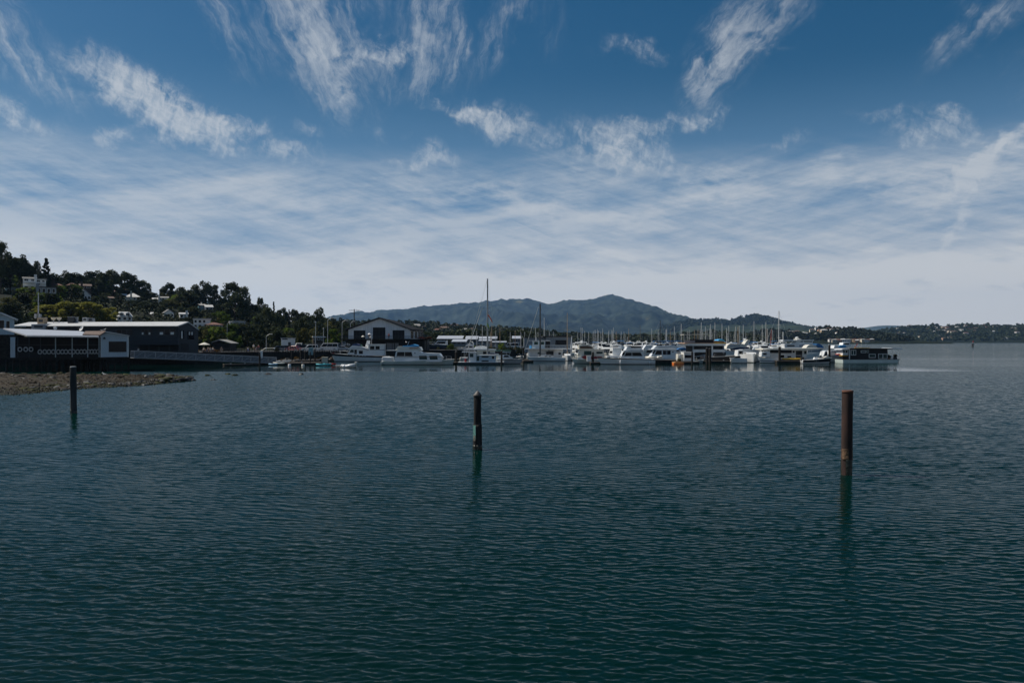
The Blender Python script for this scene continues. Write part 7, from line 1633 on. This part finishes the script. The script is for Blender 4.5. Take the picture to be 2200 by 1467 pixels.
def rocks():
    X, Y, Z = GB; n, m = X.shape
    for q in range(262):
        u = rng.uniform(.28, 1)**.8; edge = rng.random()
        v = rng.uniform(-.015, .13) if edge < .58 else (rng.uniform(.86, .95) if edge < .72 else rng.uniform(.15, .85)); i, j = int(u*(n-1)), int((v+.06)/1.12*(m-1)); big = u > .78
        k = rng.choices(['weedy', 'brown', 'dark'], [.4, .08, .52] if edge < .58 or big else [.35, .4, .25])[0]; where = ('at the tip of the gravel bar' if u > .85 else 'along the front waterline of the gravel bar' if edge < .58 else 'along the back edge of the gravel bar' if edge < .72 else 'on top of the gravel bar')
        put_rock(X[i, j], Y[i, j], Z[i, j]+.02, rng.uniform(.16, .42) if not big else rng.uniform(.28, .66), k, RTXT[k]+' '+where, 'rocks '+where)
    for px, py, s, k, lab in ((459, 816, .32, 'dark', 'lone dark rock breaking the water right of the gravel bar'), (447, 807, .5, 'weedy', 'low weedy rock awash beyond the tip of the gravel bar'), (488, 804, .42, 'weedy', 'faint low rock awash, left of two near the gangway shadow'), (505, 806.5, .45, 'weedy', 'faint low rock awash, right of two near the gangway shadow'), (577, 804.5, .62, 'dark', 'dark flat rock in the water below the gangway end'), (648, 804.5, .55, 'dark', 'long flat dark rock awash in front of the kayak dock'), (375, 808.5, .5, 'weedy', 'rounded rock standing up near the tip of the gravel bar')):
        D = 8555/(py-733.5); put_rock(at(px, D), D, -.05 if s < 1 else -.42, s, k, lab, None)
    r = np.random.default_rng(8); k = 5200; ii, jj = r.integers(4, n-2, k), r.integers(8, m-8, k); base = np.array([(0,0,.8),(1,0,0),(0,1,0),(-1,0,0),(0,-1,0)], float); s = r.uniform(.04, .15, k); a = r.uniform(0, 6.28, k)
    P_ = np.stack([X[ii, jj]+r.normal(0, .12, k), Y[ii, jj]+r.normal(0, .12, k), Z[ii, jj]], -1); bx = base[None]*s[:, None, None]*r.uniform(.7, 1.4, (k, 5, 1)); c, sn = np.cos(a)[:, None], np.sin(a)[:, None]; V = np.stack([bx[..., 0]*c-bx[..., 1]*sn, bx[..., 0]*sn+bx[..., 1]*c, bx[..., 2]], -1)+P_[:, None]
    f = (np.arange(k)*5)[:, None, None]+np.array([(0,1,2),(0,2,3),(0,3,4),(0,4,1)])[None]; o = npmesh('pebbles', V.reshape(-1, 3), f.reshape(-1, 3), BRK, False); tag(o, kind='stuff')
    for nm, mm, k2, seed in (('weedy_cobbles', MOSS, 1500, 3), ('wet_cobbles', mat('wet_cobble', (.014, .013, .010), .7, .2), 2400, 4)):                # cobbles thick along both waterlines
        r = np.random.default_rng(seed); ii = (n*r.uniform(.12, .985, k2)).astype(int); vv = np.where(r.uniform(0, 1, k2) < .72, np.abs(r.normal(0, .085, k2))-.02, .93+r.normal(0, .03, k2)); jj = np.clip(((vv+.06)/1.12*(m-1)), 1, m-2).astype(int); s = r.uniform(.05, .17, k2); a = r.uniform(0, 6.28, k2)
        P_ = np.stack([X[ii, jj]+r.normal(0, .25, k2), Y[ii, jj]+r.normal(0, .25, k2), np.maximum(Z[ii, jj], -.05)], -1); bx = base[None]*s[:, None, None]*r.uniform(.7, 1.4, (k2, 5, 1)); c, sn = np.cos(a)[:, None], np.sin(a)[:, None]; V = np.stack([bx[..., 0]*c-bx[..., 1]*sn, bx[..., 0]*sn+bx[..., 1]*c, bx[..., 2]], -1)+P_[:, None]
        f = (np.arange(k2)*5)[:, None, None]+np.array([(0,1,2),(0,2,3),(0,3,4),(0,4,1)])[None]; o = npmesh(nm, V.reshape(-1, 3), f.reshape(-1, 3), mm, False); tag(o, kind='stuff')
rocks()
# ------------------------------------------------------------------ quay, gangway, kayak dock
def quay():
    ys = np.concatenate([np.arange(146, 206, 3.0), np.arange(206, 262, 3.0)]); xs = np.interp(ys, sy, sx); vs = []
    for x, y in zip(xs, ys): vs += [(x+.4, y-.3, -1.5), (x+.4, y-.3, 2.42), (x-.5, y, 2.42), (x-.5, y, -1.5)]
    n = len(ys); mb = MB().add(vs, [(i*4+k, i*4+(k+1) % 4, (i+1)*4+(k+1) % 4, (i+1)*4+k) for i in range(n-1) for k in range(4)]+[(3,2,1,0), tuple(range((n-1)*4, n*4))]); t = mb.build('sea_wall', M_TIMBER); tag(t, 'dark timber and stone sea wall along the promenade', 'sea wall')
    # promenade paving and car park
    for nm, o0, o1, z, m in (('promenade', .6, 6.0, 2.345, M_DECK), ('car_park', 6.02, 34.0, 2.349, M_ASPH)):
        vs = []
        for x, y in zip(xs, ys): vs += [(x-o0, y+.1, z), (x-o1, y+.1, z)]
        a = MB().add(vs, [(2*i, 2*i+1, 2*i+3, 2*i+2) for i in range(n-1)]).build(nm, m); tag(a, kind='structure')
    for k, (px, D) in enumerate([(px, D) for px, D in zip(np.linspace(586, 738, 26), np.interp(np.linspace(586, 738, 26), [586, 738], [191, 205]))]):
        x = at(px, D); o = bpy.data.objects.new('boulder', rng.choice(ROCKS['dark' if k % 3 else 'brown'])); COL.objects.link(o); s = rng.uniform(.5, 1.1); o.location = (x, D, rng.uniform(-.1, .5)); o.scale = (s*1.2, s, s); o.rotation_euler = (0, 0, rng.uniform(0, 6)); tag(o, 'riprap stone at the foot of the sea wall behind the kayak dock', 'rock', 'riprap behind the kayak dock')
quay()
def rail_fence(label, px0, px1, D0, D1, z, h=1.05, n=26, m=None):
    p, q = Vector((at(px0, D0), D0, z)), Vector((at(px1, D1), D1, z)); t = thing('railing_fence', label, 'fence', p); d = q-p; m = m or M_GALV
    a = MB(); 
    for f in (.35, .7, 1.0): a.tube(Vector((0,0,h*f)), d+Vector((0,0,h*f)), .035, n=5)
    a.build('rail', m, t); b = MB()
    for k in range(n+1): b.tube(d*(k/n)+Vector((0,0,-.1)), d*(k/n)+Vector((0,0,h)), .04, n=5)
    b.build('post', m, t)
rail_fence('pale metal railing along the promenade edge before the parked cars', 600, 735, 203, 214, 2.35)
rail_fence('dark railing along the promenade before the seated people', 432, 600, 186, 202, 2.35, 1.0, 30, M_TIMBER)
rail_fence('grey fence behind the parked white van', 655, 715, 244, 246, 2.35, 2.0, 24, W_GREY)
def gangway():
    p, q = P(284, 766, 149), P(589, 783, 171); p.z = 2.0; q.z = .35; d = q-p; L = d.length; t = thing('gangway', 'long sloping aluminium gangway with braced side panels leading down to the dock', 'gangway', p); t.rotation_euler = Vector((d.x, d.y, d.z)).to_track_quat('X', 'Z').to_euler(); h = 1.25; w = 1.6
    MB().box(0, L, -w/2, w/2, -.12, 0).build('deck', M_GALV, t); n = 15
    for s in (-1, 1):
        f = MB(); y = s*w/2
        for z, r in ((h, .06), (0, .09), (h*.93, .03)): f.tube((0,y,z), (L,y,z), r, n=6)
        for k in range(n+1): f.tube((L*k/n, y, 0), (L*k/n, y, h), .045, n=5)
        for k in range(n): f.tube((L*k/n, y, 0), (L*(k+1)/n, y, h), .035, n=5)
        sf = f.build('side_frame', M_ALU, t)
        for k in range(n): MB().box(L*k/n+.08, L*(k+1)/n-.08, y-.008, y+.008, .1, h-.12).build('mesh_panel', mat('mesh_panel', (.16, .18, .20), .6, metal=.3), sf)
gangway()
def kdock():
    dock('low dark kayak dock at the foot of the gangway', 545, 690, 170, 172, 3.0, .5); dock('short white edged dock behind the kayak dock', 588, 632, 178, 180, 2.0, .6); dock('pale sloping float beside the gangway end', 482, 556, 163, 168, 1.4, .35); dock('narrow dock right of the kayak dock with pale deck', 630, 686, 182, 184, 1.4, .7)
kdock()
kayak('blue and white paddle board craft moored at the left of the kayak dock', 577, 597, 166.5, .0, mat('pale_blue_plastic', (.25, .45, .62), .5), None, .45); kayak('cream kayak lying beside the blue one', 586, 612, 167.5, .18, H_OFF, None, .5, R(-4)); kayak('turquoise kayak afloat, left of the turquoise pair', 679, 700, 163, -.02, TURQ, None, .55); kayak('turquoise kayak afloat, right of the turquoise pair', 694, 712, 163.8, .02, TURQ, None, .55, R(6)); kayak('orange red kayak behind the turquoise pair', 708, 722, 165, .1, REDP, None, .45)
b = Boat('rowing_boat', 'white rowing boat drawn up behind the kayak dock', 'boat', 588, 621, 174, 1.7, 1, R(5)); b.hull(778.5, 780.5, H_WHITE, draft=.25, rake=.6); b.t.location.z = .45; b.box('seat', 602, 604, 779, 779.6, -.7, .7, TEAK)
b = Boat('rowing_boat', 'low brown punt moored by the kayaks', 'boat', 722, 738, 160, 1.4, 1); b.hull(784.5, 785.5, TEAK, draft=.25, rake=.4)
def rib():
    D = 152; t = inflatable('small white inflatable dinghy with raised bow and outboard motor left of the trawler', 750, D, .0, 2.6, 1.5, H_WHITE, R(176), RUBBER); t.rotation_euler = (0, R(8), R(176)); outboard(t, -1.45, 0, .25, m=H_OFF, s=.9)
rib()
def drum(px, py, D, m, lab):
    t = thing('float_drum', lab, 'drum', (at(px, D), D, zat(py, D))); MB().lathe([(.25,0),(.3,.04),(.3,.75),(.25,.8)], n=12).build('body', m, t, True); MB().lathe([(.31,.36),(.32,.38),(.32,.42),(.31,.44)], n=12).build('hoop', M_GALV, t)
drum(651, 791, 161, H_OFF, 'pale float drum lashed under the kayak dock'); drum(622, 790.5, 163, H_WHITE, 'small white float beside the cream kayak')
def crate_pile():
    for px, py, D, w, h, m, lab in ((698, 777, 188, 1.3, 1.1, W_CREAM, 'white sheeted crate on the shore right of the piles'), (668, 757, 188, .9, 1.1, W_TEAL, 'grey blue locker on the dock between piles'), (1265, 771, 178, .9, .7, H_WHITE, 'white dock box near the red covers'), (1010, 752, 186, .0, .0, None, None)):
        if not m: continue
        t = thing('dock_box', lab, 'dock box', (at(px, D), D, zat(py, D))); MB().box(-w/2, w/2, -.4, .4, -.6, h*.85).build('body', m, t, bevel=.04); MB().box(-w/2-.05, w/2+.05, -.45, .45, h*.85+.003, h).build('lid', m, t, bevel=.03)
crate_pile()
def lamp_on_dock():
    D = 168; t = thing('dock_lamp', 'white twin armed lamp on the pile at the gangway end', 'lamp', (at(562, D), D, .4)); h = zat(753, D)-.4; MB().tube((0,0,0), (0,0,h), .06, n=7).build('pole', M_GALV, t); MB().path([(0,0,h), (.8,0,h+.5), (2.7,0,h+.55)], .05).build('arm', H_OFF, t); MB().box(-.25, .2, -.2, .2, h-1.6, h-.1).build('meter_box', H_WHITE, t, bevel=.03)
    for x in (.95, 2.7): MB().lathe([(.05,-.2),(.16,-.1),(.16,.06),(.04,.1)], (x,0,h+.5), 9).build('lamp_head', H_WHITE, t)
lamp_on_dock()
# ------------------------------------------------------------------ cars
TYRE = mat('tyre', (.02, .02, .02), .9); RIM = mat('rim', (.4, .4, .41), .4, metal=.6); LAMP = mat('headlight', (.55, .56, .58), .15); TAIL = mat('tail_light', (.35, .02, .02), .3)
CAR_PAINT = {k: mat('car_paint_'+k, c, .3, var=.03, coat=.5) for k, c in (('white', (.72,.72,.72)), ('black', (.02,.02,.022)), ('navy', (.03,.045,.07)), ('grey', (.10,.11,.12)), ('silver', (.42,.43,.45)), ('red', (.30,.025,.02)))}
def car(label, px, D, z, paint, kind='sedan', yaw=0.0, group='cars parked along the promenade'):
    L, W, H = {'sedan': (4.6, 1.8, 1.45), 'suv': (4.7, 1.9, 1.75), 'van': (5.6, 2.0, 2.15)}[kind]; t = thing('parked_car', label, 'car', (at(px, D), D, z), yaw, group); m = CAR_PAINT[paint]; belt = .95 if kind != 'van' else 1.15
    body = [(-L/2, .35), (-L/2, belt-.08), (-L/2+.25, belt), (L*.24 if kind != 'van' else L*.36, belt), (L/2-.35, belt-.16), (L/2, belt-.35), (L/2, .35)]
    rings = []
    for y, k in ((-W/2+.06, .97), (-W/2, .99), (W/2, .99), (W/2-.06, .97)): rings.append([Vector((x*k if abs(y) < W/2 else x, y, zz)) for x, zz in body])
    MB().loft(rings, True).build('body', m, t, bevel=.04)
    if kind == 'sedan': top = [(-L*.42, belt), (-L*.27, H), (L*.05, H), (L*.25, belt)]
    elif kind == 'suv': top = [(-L*.48, belt), (-L*.43, H), (L*.08, H), (L*.26, belt)]
    else: top = [(-L*.49, belt), (-L*.48, H), (L*.26, H), (L*.40, belt)]
    wt = W/2-.22; vs = [(x, s*(W/2-.05 if zz == belt else wt), zz) for s in (-1, 1) for x, zz in top]; MB().add(vs, [(0,1,2,3), (7,6,5,4), (0,4,5,1), (1,5,6,2), (2,6,7,3), (3,7,4,0)]).build('cabin', m, t, bevel=.05)
    def on_side(x0, x1, z0, z1, s, nm='side_window'):
        def yy(zz): return s*((W/2-.05)+(wt-(W/2-.05))*(zz-belt)/(H-belt)+.012)
        sl0 = (top[1][0]-top[0][0])/(H-belt); sl1 = (top[2][0]-top[3][0])/(H-belt); a = [(x0+(sl0*(z0-belt) if x0 == 'a' else 0), z0)] if False else None
        q = [(x0[0], yy(z0), z0), (x1[0], yy(z0), z0), (x1[1], yy(z1), z1), (x0[1], yy(z1), z1)]; q2 = [(x, y-s*.02, zz) for x, y, zz in q]; MB().add(q+q2, [(0,1,2,3), (7,6,5,4), (0,4,5,1), (1,5,6,2), (2,6,7,3), (3,7,4,0)]).build(nm, GLASS, t)
    z0, z1 = belt+.06, H-.1; f = lambda i, j, zz: top[i][0]+(top[j][0]-top[i][0])*(zz-belt)/(H-belt); n = 3 if kind == 'van' else 2
    a0, a1, c0, c1 = f(0,1,z0)+.12, f(0,1,z1)+.1, f(3,2,z0)-.12, f(3,2,z1)-.1
    for s in (-1, 1):
        for k in range(n): on_side((a0+(c0-a0)*k/n+.04, a1+(c1-a1)*k/n+.04), (a0+(c0-a0)*(k+1)/n-.04, a1+(c1-a1)*(k+1)/n-.04), z0, z1, s)
    for i, j, sg, nm in ((3, 2, 1, 'windscreen'), (0, 1, -1, 'rear_window')):
        x0, x1 = f(i,j,z0)+sg*.012, f(i,j,z1)+sg*.012; q = [(x0,-W/2+.2,z0),(x0,W/2-.2,z0),(x1,wt-.12,z1),(x1,-wt+.12,z1)]; q2 = [(x-sg*.02, y, zz) for x, y, zz in q]; MB().add(q+q2, [(0,1,2,3), (7,6,5,4), (0,4,5,1), (1,5,6,2), (2,6,7,3), (3,7,4,0)]).build(nm, GLASS, t)
    for x in (-L*.31, L*.31):
        for s in (-1, 1):
            w = MB().tube((x, s*(W/2-.2), .33), (x, s*(W/2+.01), .33), .33, n=16).build('wheel', TYRE, t); MB().tube((x, s*(W/2+.012), .33), (x, s*(W/2+.02), .33), .2, n=12).build('rim', RIM, w)
    for s in (-1, 1):
        y0, y1 = sorted((s*(W/2-.42), s*(W/2-.1))); MB().box(L/2-.02, L/2+.015, y0, y1, .6, .74).build('headlight', LAMP, t); MB().box(-L/2-.015, -L/2+.02, y0, y1, .68, .84).build('tail_light', TAIL, t)
    MB().box(L/2-.01, L/2+.05, -W/2+.1, W/2-.1, .36, .52).build('bumper', RUBBER, t); MB().box(-L/2-.05, -L/2+.01, -W/2+.1, W/2-.1, .36, .52).build('bumper', RUBBER, t)
    return t
Zp = 2.36
for a in (('dark blue sedan, leftmost of the car row by the kiosk', 605, 218, Zp, 'navy', 'sedan', R(20)), ('black sedan second from left in the car row', 619, 219, Zp, 'black', 'sedan', R(22)), ('dark car with red tail showing in the middle of the car row', 630, 217, Zp, 'red', 'sedan', R(160)), ('dark grey sedan right of the red car', 640, 219, Zp, 'grey', 'sedan', R(20)), ('black pickup like car near the lamp post', 654, 219, Zp, 'black', 'suv', R(10)), ('white sport utility car by the straight lamp post', 665, 218, Zp, 'white', 'suv', R(200)), ('white van parked behind the dark cars', 643, 236, Zp, 'white', 'van', R(-80)),
          ('long white van with three side windows in front of the boathouse', 707, 221, Zp, 'white', 'van', R(178)), ('white station car right behind the long white van', 722, 224, Zp, 'white', 'suv', R(5)), ('silver car next to the trawler bow', 737, 222, Zp, 'silver', 'sedan', R(4)), ('dark car parked higher behind the long white van', 720, 246, Zp+1.0, 'navy', 'sedan', R(175)), ('white car parked higher by the bent lamp post', 739, 247, Zp+1.0, 'white', 'sedan', R(8)),
          ('small white truck on the green bank behind the tall mast', 1099, 300, lz(at(1099, 300), 300) if lz(at(1099, 300), 300) > 0 else 2.3, 'white', 'van', R(185)), ('white car on the green bank right of the white truck', 1112, 302, 2.3, 'white', 'sedan', R(0))): car(*a)
# ------------------------------------------------------------------ people
def body_mesh(name, joints, edges, radii, m):
    me = bpy.data.meshes.new(name); me.from_pydata(joints, edges, []); o = bpy.data.objects.new(name, me); COL.objects.link(o); o.modifiers.new('skin', 'SKIN'); 
    for i, r in enumerate(radii): me.skin_vertices[0].data[i].radius = (r, r); me.skin_vertices[0].data[i].use_root = (i == 0)
    o.modifiers.new('sub', 'SUBSURF').levels = 1; o.modifiers['sub'].render_levels = 1; dg = bpy.context.evaluated_depsgraph_get(); ev = bpy.data.meshes.new_from_object(o.evaluated_get(dg)); bpy.data.objects.remove(o); ev.name = name; ev.materials.clear(); ev.materials.append(m); return ev
SKIN = mat('skin', (.42, .25, .17), .6)
STAND = dict(j=[(0,0,.95),(0,0,1.2),(0,0,1.42),(0,0,1.5),(0,-.02,1.62),(0,0,1.72),(.19,0,1.4),(.24,.02,1.13),(.24,-.06,.88),(.24,-.09,.76),(-.19,0,1.4),(-.24,.02,1.13),(-.24,-.06,.88),(-.24,-.09,.76),(.1,0,.88),(.11,-.02,.5),(.11,.02,.1),(.11,-.12,.04),(-.1,0,.88),(-.11,.03,.5),(-.11,.05,.1),(-.11,-.1,.04)],
             e=[(0,1),(1,2),(2,3),(3,4),(4,5),(2,6),(6,7),(7,8),(8,9),(2,10),(10,11),(11,12),(12,13),(0,14),(14,15),(15,16),(16,17),(0,18),(18,19),(19,20),(20,21)], r=[.15,.14,.15,.055,.1,.085,.07,.05,.036,.034,.07,.05,.036,.034,.1,.062,.042,.04,.1,.062,.042,.04])
SIT = dict(j=[(0,0,.55),(0,.02,.8),(0,.04,1.02),(0,.03,1.1),(0,0,1.22),(0,.01,1.32),(.19,.03,1.0),(.25,-.05,.76),(.17,-.28,.68),(.13,-.36,.68),(-.19,.03,1.0),(-.25,-.05,.76),(-.17,-.28,.68),(-.13,-.36,.68),(.1,-.02,.52),(.13,-.44,.5),(.13,-.42,.1),(.13,-.56,.04),(-.1,-.02,.52),(-.13,-.44,.5),(-.13,-.42,.1),(-.13,-.56,.04)], e=STAND['e'], r=STAND['r'])
PB = {k: body_mesh('person', d['j'], d['e'], d['r'], SKIN) for k, d in (('stand', STAND), ('sit', SIT))}
def cloth_mesh(k, idx, infl, m, nm): 
    d = STAND if k == 'stand' else SIT; mp = {i: n for n, i in enumerate(idx)}; return body_mesh(nm, [d['j'][i] for i in idx], [(mp[a], mp[b]) for a, b in d['e'] if a in mp and b in mp], [d['r'][i]*infl for i in idx], m)
CL = {k: (cloth_mesh(k, [0,1,2,6,7,10,11], 1.13, FRAME, 'shirt'), cloth_mesh(k, [0,14,15,16,18,19,20], 1.15, DARKM, 'trousers')) for k in ('stand', 'sit')}
HAIR = mat('hair', (.04, .028, .02), .7)
def person(label, px, D, z, pose, shirt, trousers, yaw=0.0, group=None, seat=True):
    t = bpy.data.objects.new('person', PB[pose]); COL.objects.link(t); t.location = (at(px, D), D, z); t.rotation_euler = (0, 0, yaw); tag(t, label, 'person', group)
    for me, m, nm in ((CL[pose][0], shirt, 'shirt'), (CL[pose][1], trousers, 'trousers')):
        q = me.copy(); q.materials.clear(); q.materials.append(m); o = bpy.data.objects.new(nm, q); COL.objects.link(o); o.parent = t
    zc = STAND['j'][5][2] if pose == 'stand' else SIT['j'][5][2]; MB().lathe([(.02,-.12),(.1,-.08),(.108,0),(.09,.06),(.02,.1)], (0,.03,zc), 10).build('hair', HAIR, t, True)
    if seat and pose == 'sit':
        b = thing('bench', 'dark bench under the '+' '.join(label.replace('seated person in ', '').split()[:11])+' sitter', 'bench', (at(px, D), D, z), yaw); MB().box(-.45, .45, -.3, .25, .36, .42).build('seat', TEAK, b); MB().box(-.45, .45, .27, .32, .43, .85).build('backrest', TEAK, b)
        for x in (-.4, .4): MB().box(x-.04, x+.04, -.28, .24, 0, .358).build('leg', DARKM, b)
C_RED, C_BLUE, C_GREY, C_TAN = mat('red_cloth', (.42,.03,.03), .85), mat('blue_cloth', (.06,.12,.28), .85), mat('grey_cloth', (.18,.18,.19), .85), mat('tan_cloth', (.38,.28,.17), .85)
ZP = 2.35
for a in (('seated person in white shirt at the left end of the gangway head', 297, 172, ZP, 'sit', FRAME, C_GREY), ('seated person in white shirt before the slate building, left of two', 341, 174, ZP, 'sit', FRAME, C_BLUE), ('seated person in tan top before the slate building, right of two', 346.5, 175, ZP, 'sit', C_TAN, C_GREY), ('seated person in white shirt by the parasol', 438, 192, ZP, 'sit', FRAME, C_GREY), ('seated person in grey top, left of the group behind the gangway', 447, 194, ZP, 'sit', C_GREY, C_BLUE), ('seated person in white shirt in the middle of the group behind the gangway', 452, 193, ZP, 'sit', FRAME, C_GREY), ('seated person in pale top, right of the group behind the gangway', 457.5, 194, ZP, 'sit', H_OFF, C_BLUE), ('seated person in dark top alone behind the gangway', 476, 195, ZP, 'sit', C_GREY, C_GREY),
          ('seated person in white shirt leaning left of the standing pair', 533, 200, ZP, 'sit', FRAME, C_BLUE), ('standing person in white shirt behind the gangway end', 545, 201, ZP+.3, 'stand', FRAME, C_TAN), ('standing person in red top right of the white shirted one', 556, 201, ZP+.1, 'stand', C_RED, C_GREY), ('seated person in dark jacket between the standing pair and the pile', 551, 203, ZP, 'sit', C_BLUE, C_GREY), ('standing person with red top on the boathouse terrace', 835.5, 234, 5.72, 'stand', C_RED, DARKM), ('standing person in tan top on the boathouse terrace', 793, 234, 5.72, 'stand', C_TAN, DARKM)): person(*a, yaw=rng.uniform(-.6, .6))
# ------------------------------------------------------------------ gulls
GW, GG = mat('gull_white', (.75, .75, .73), .8), mat('gull_grey', (.28, .29, .31), .8)
def gull(px, py, D, lab, yaw=0.0, s=1.0):
    t = thing('gull', lab, 'gull', (at(px, D), D, zat(py, D)), yaw, None, s); rg = []
    for x, r, z in ((-.30,.01,.20),(-.2,.05,.21),(-.08,.085,.22),(.04,.09,.235),(.12,.065,.27),(.17,.045,.33),(.2,.05,.38),(.245,.045,.395),(.28,.012,.385)): rg.append([Vector((x, r*math.cos(a), z+r*1.05*math.sin(a))) for a in [2*math.pi*k/9 for k in range(9)]])
    MB().loft(rg, True).build('body', GW, t, True)
    for sg in (-1, 1):
        MB().prism([(-.36, .22), (-.1, .3), (.08, .28), (.06, .2), (-.15, .17)], min(sg*.075, sg*.098), max(sg*.075, sg*.098), 'y').build('wing', GG, t); MB().path([(.0, sg*.035, .16), (.01, sg*.035, 0), (.07, sg*.035, 0)], .008, 5).build('leg', YELLOW, t)
    MB().tube((.275, 0, .385), (.36, 0, .37), .017, .005, 6).build('beak', YELLOW, t)
gull(224.5, 808.8, 112, 'white gull standing on the back edge of the gravel bar', R(170), 1.35); gull(224, 711.5, 134.5, 'gull perched on the peak of the boarded annex', R(20), 1.1); gull(872.5, 737.5, 229, 'gull perched on a post behind the blue canopy', R(120), 1.4); gull(219, 712.6, 137, 'gull perched on the brown roof beside the other', R(200), .9)
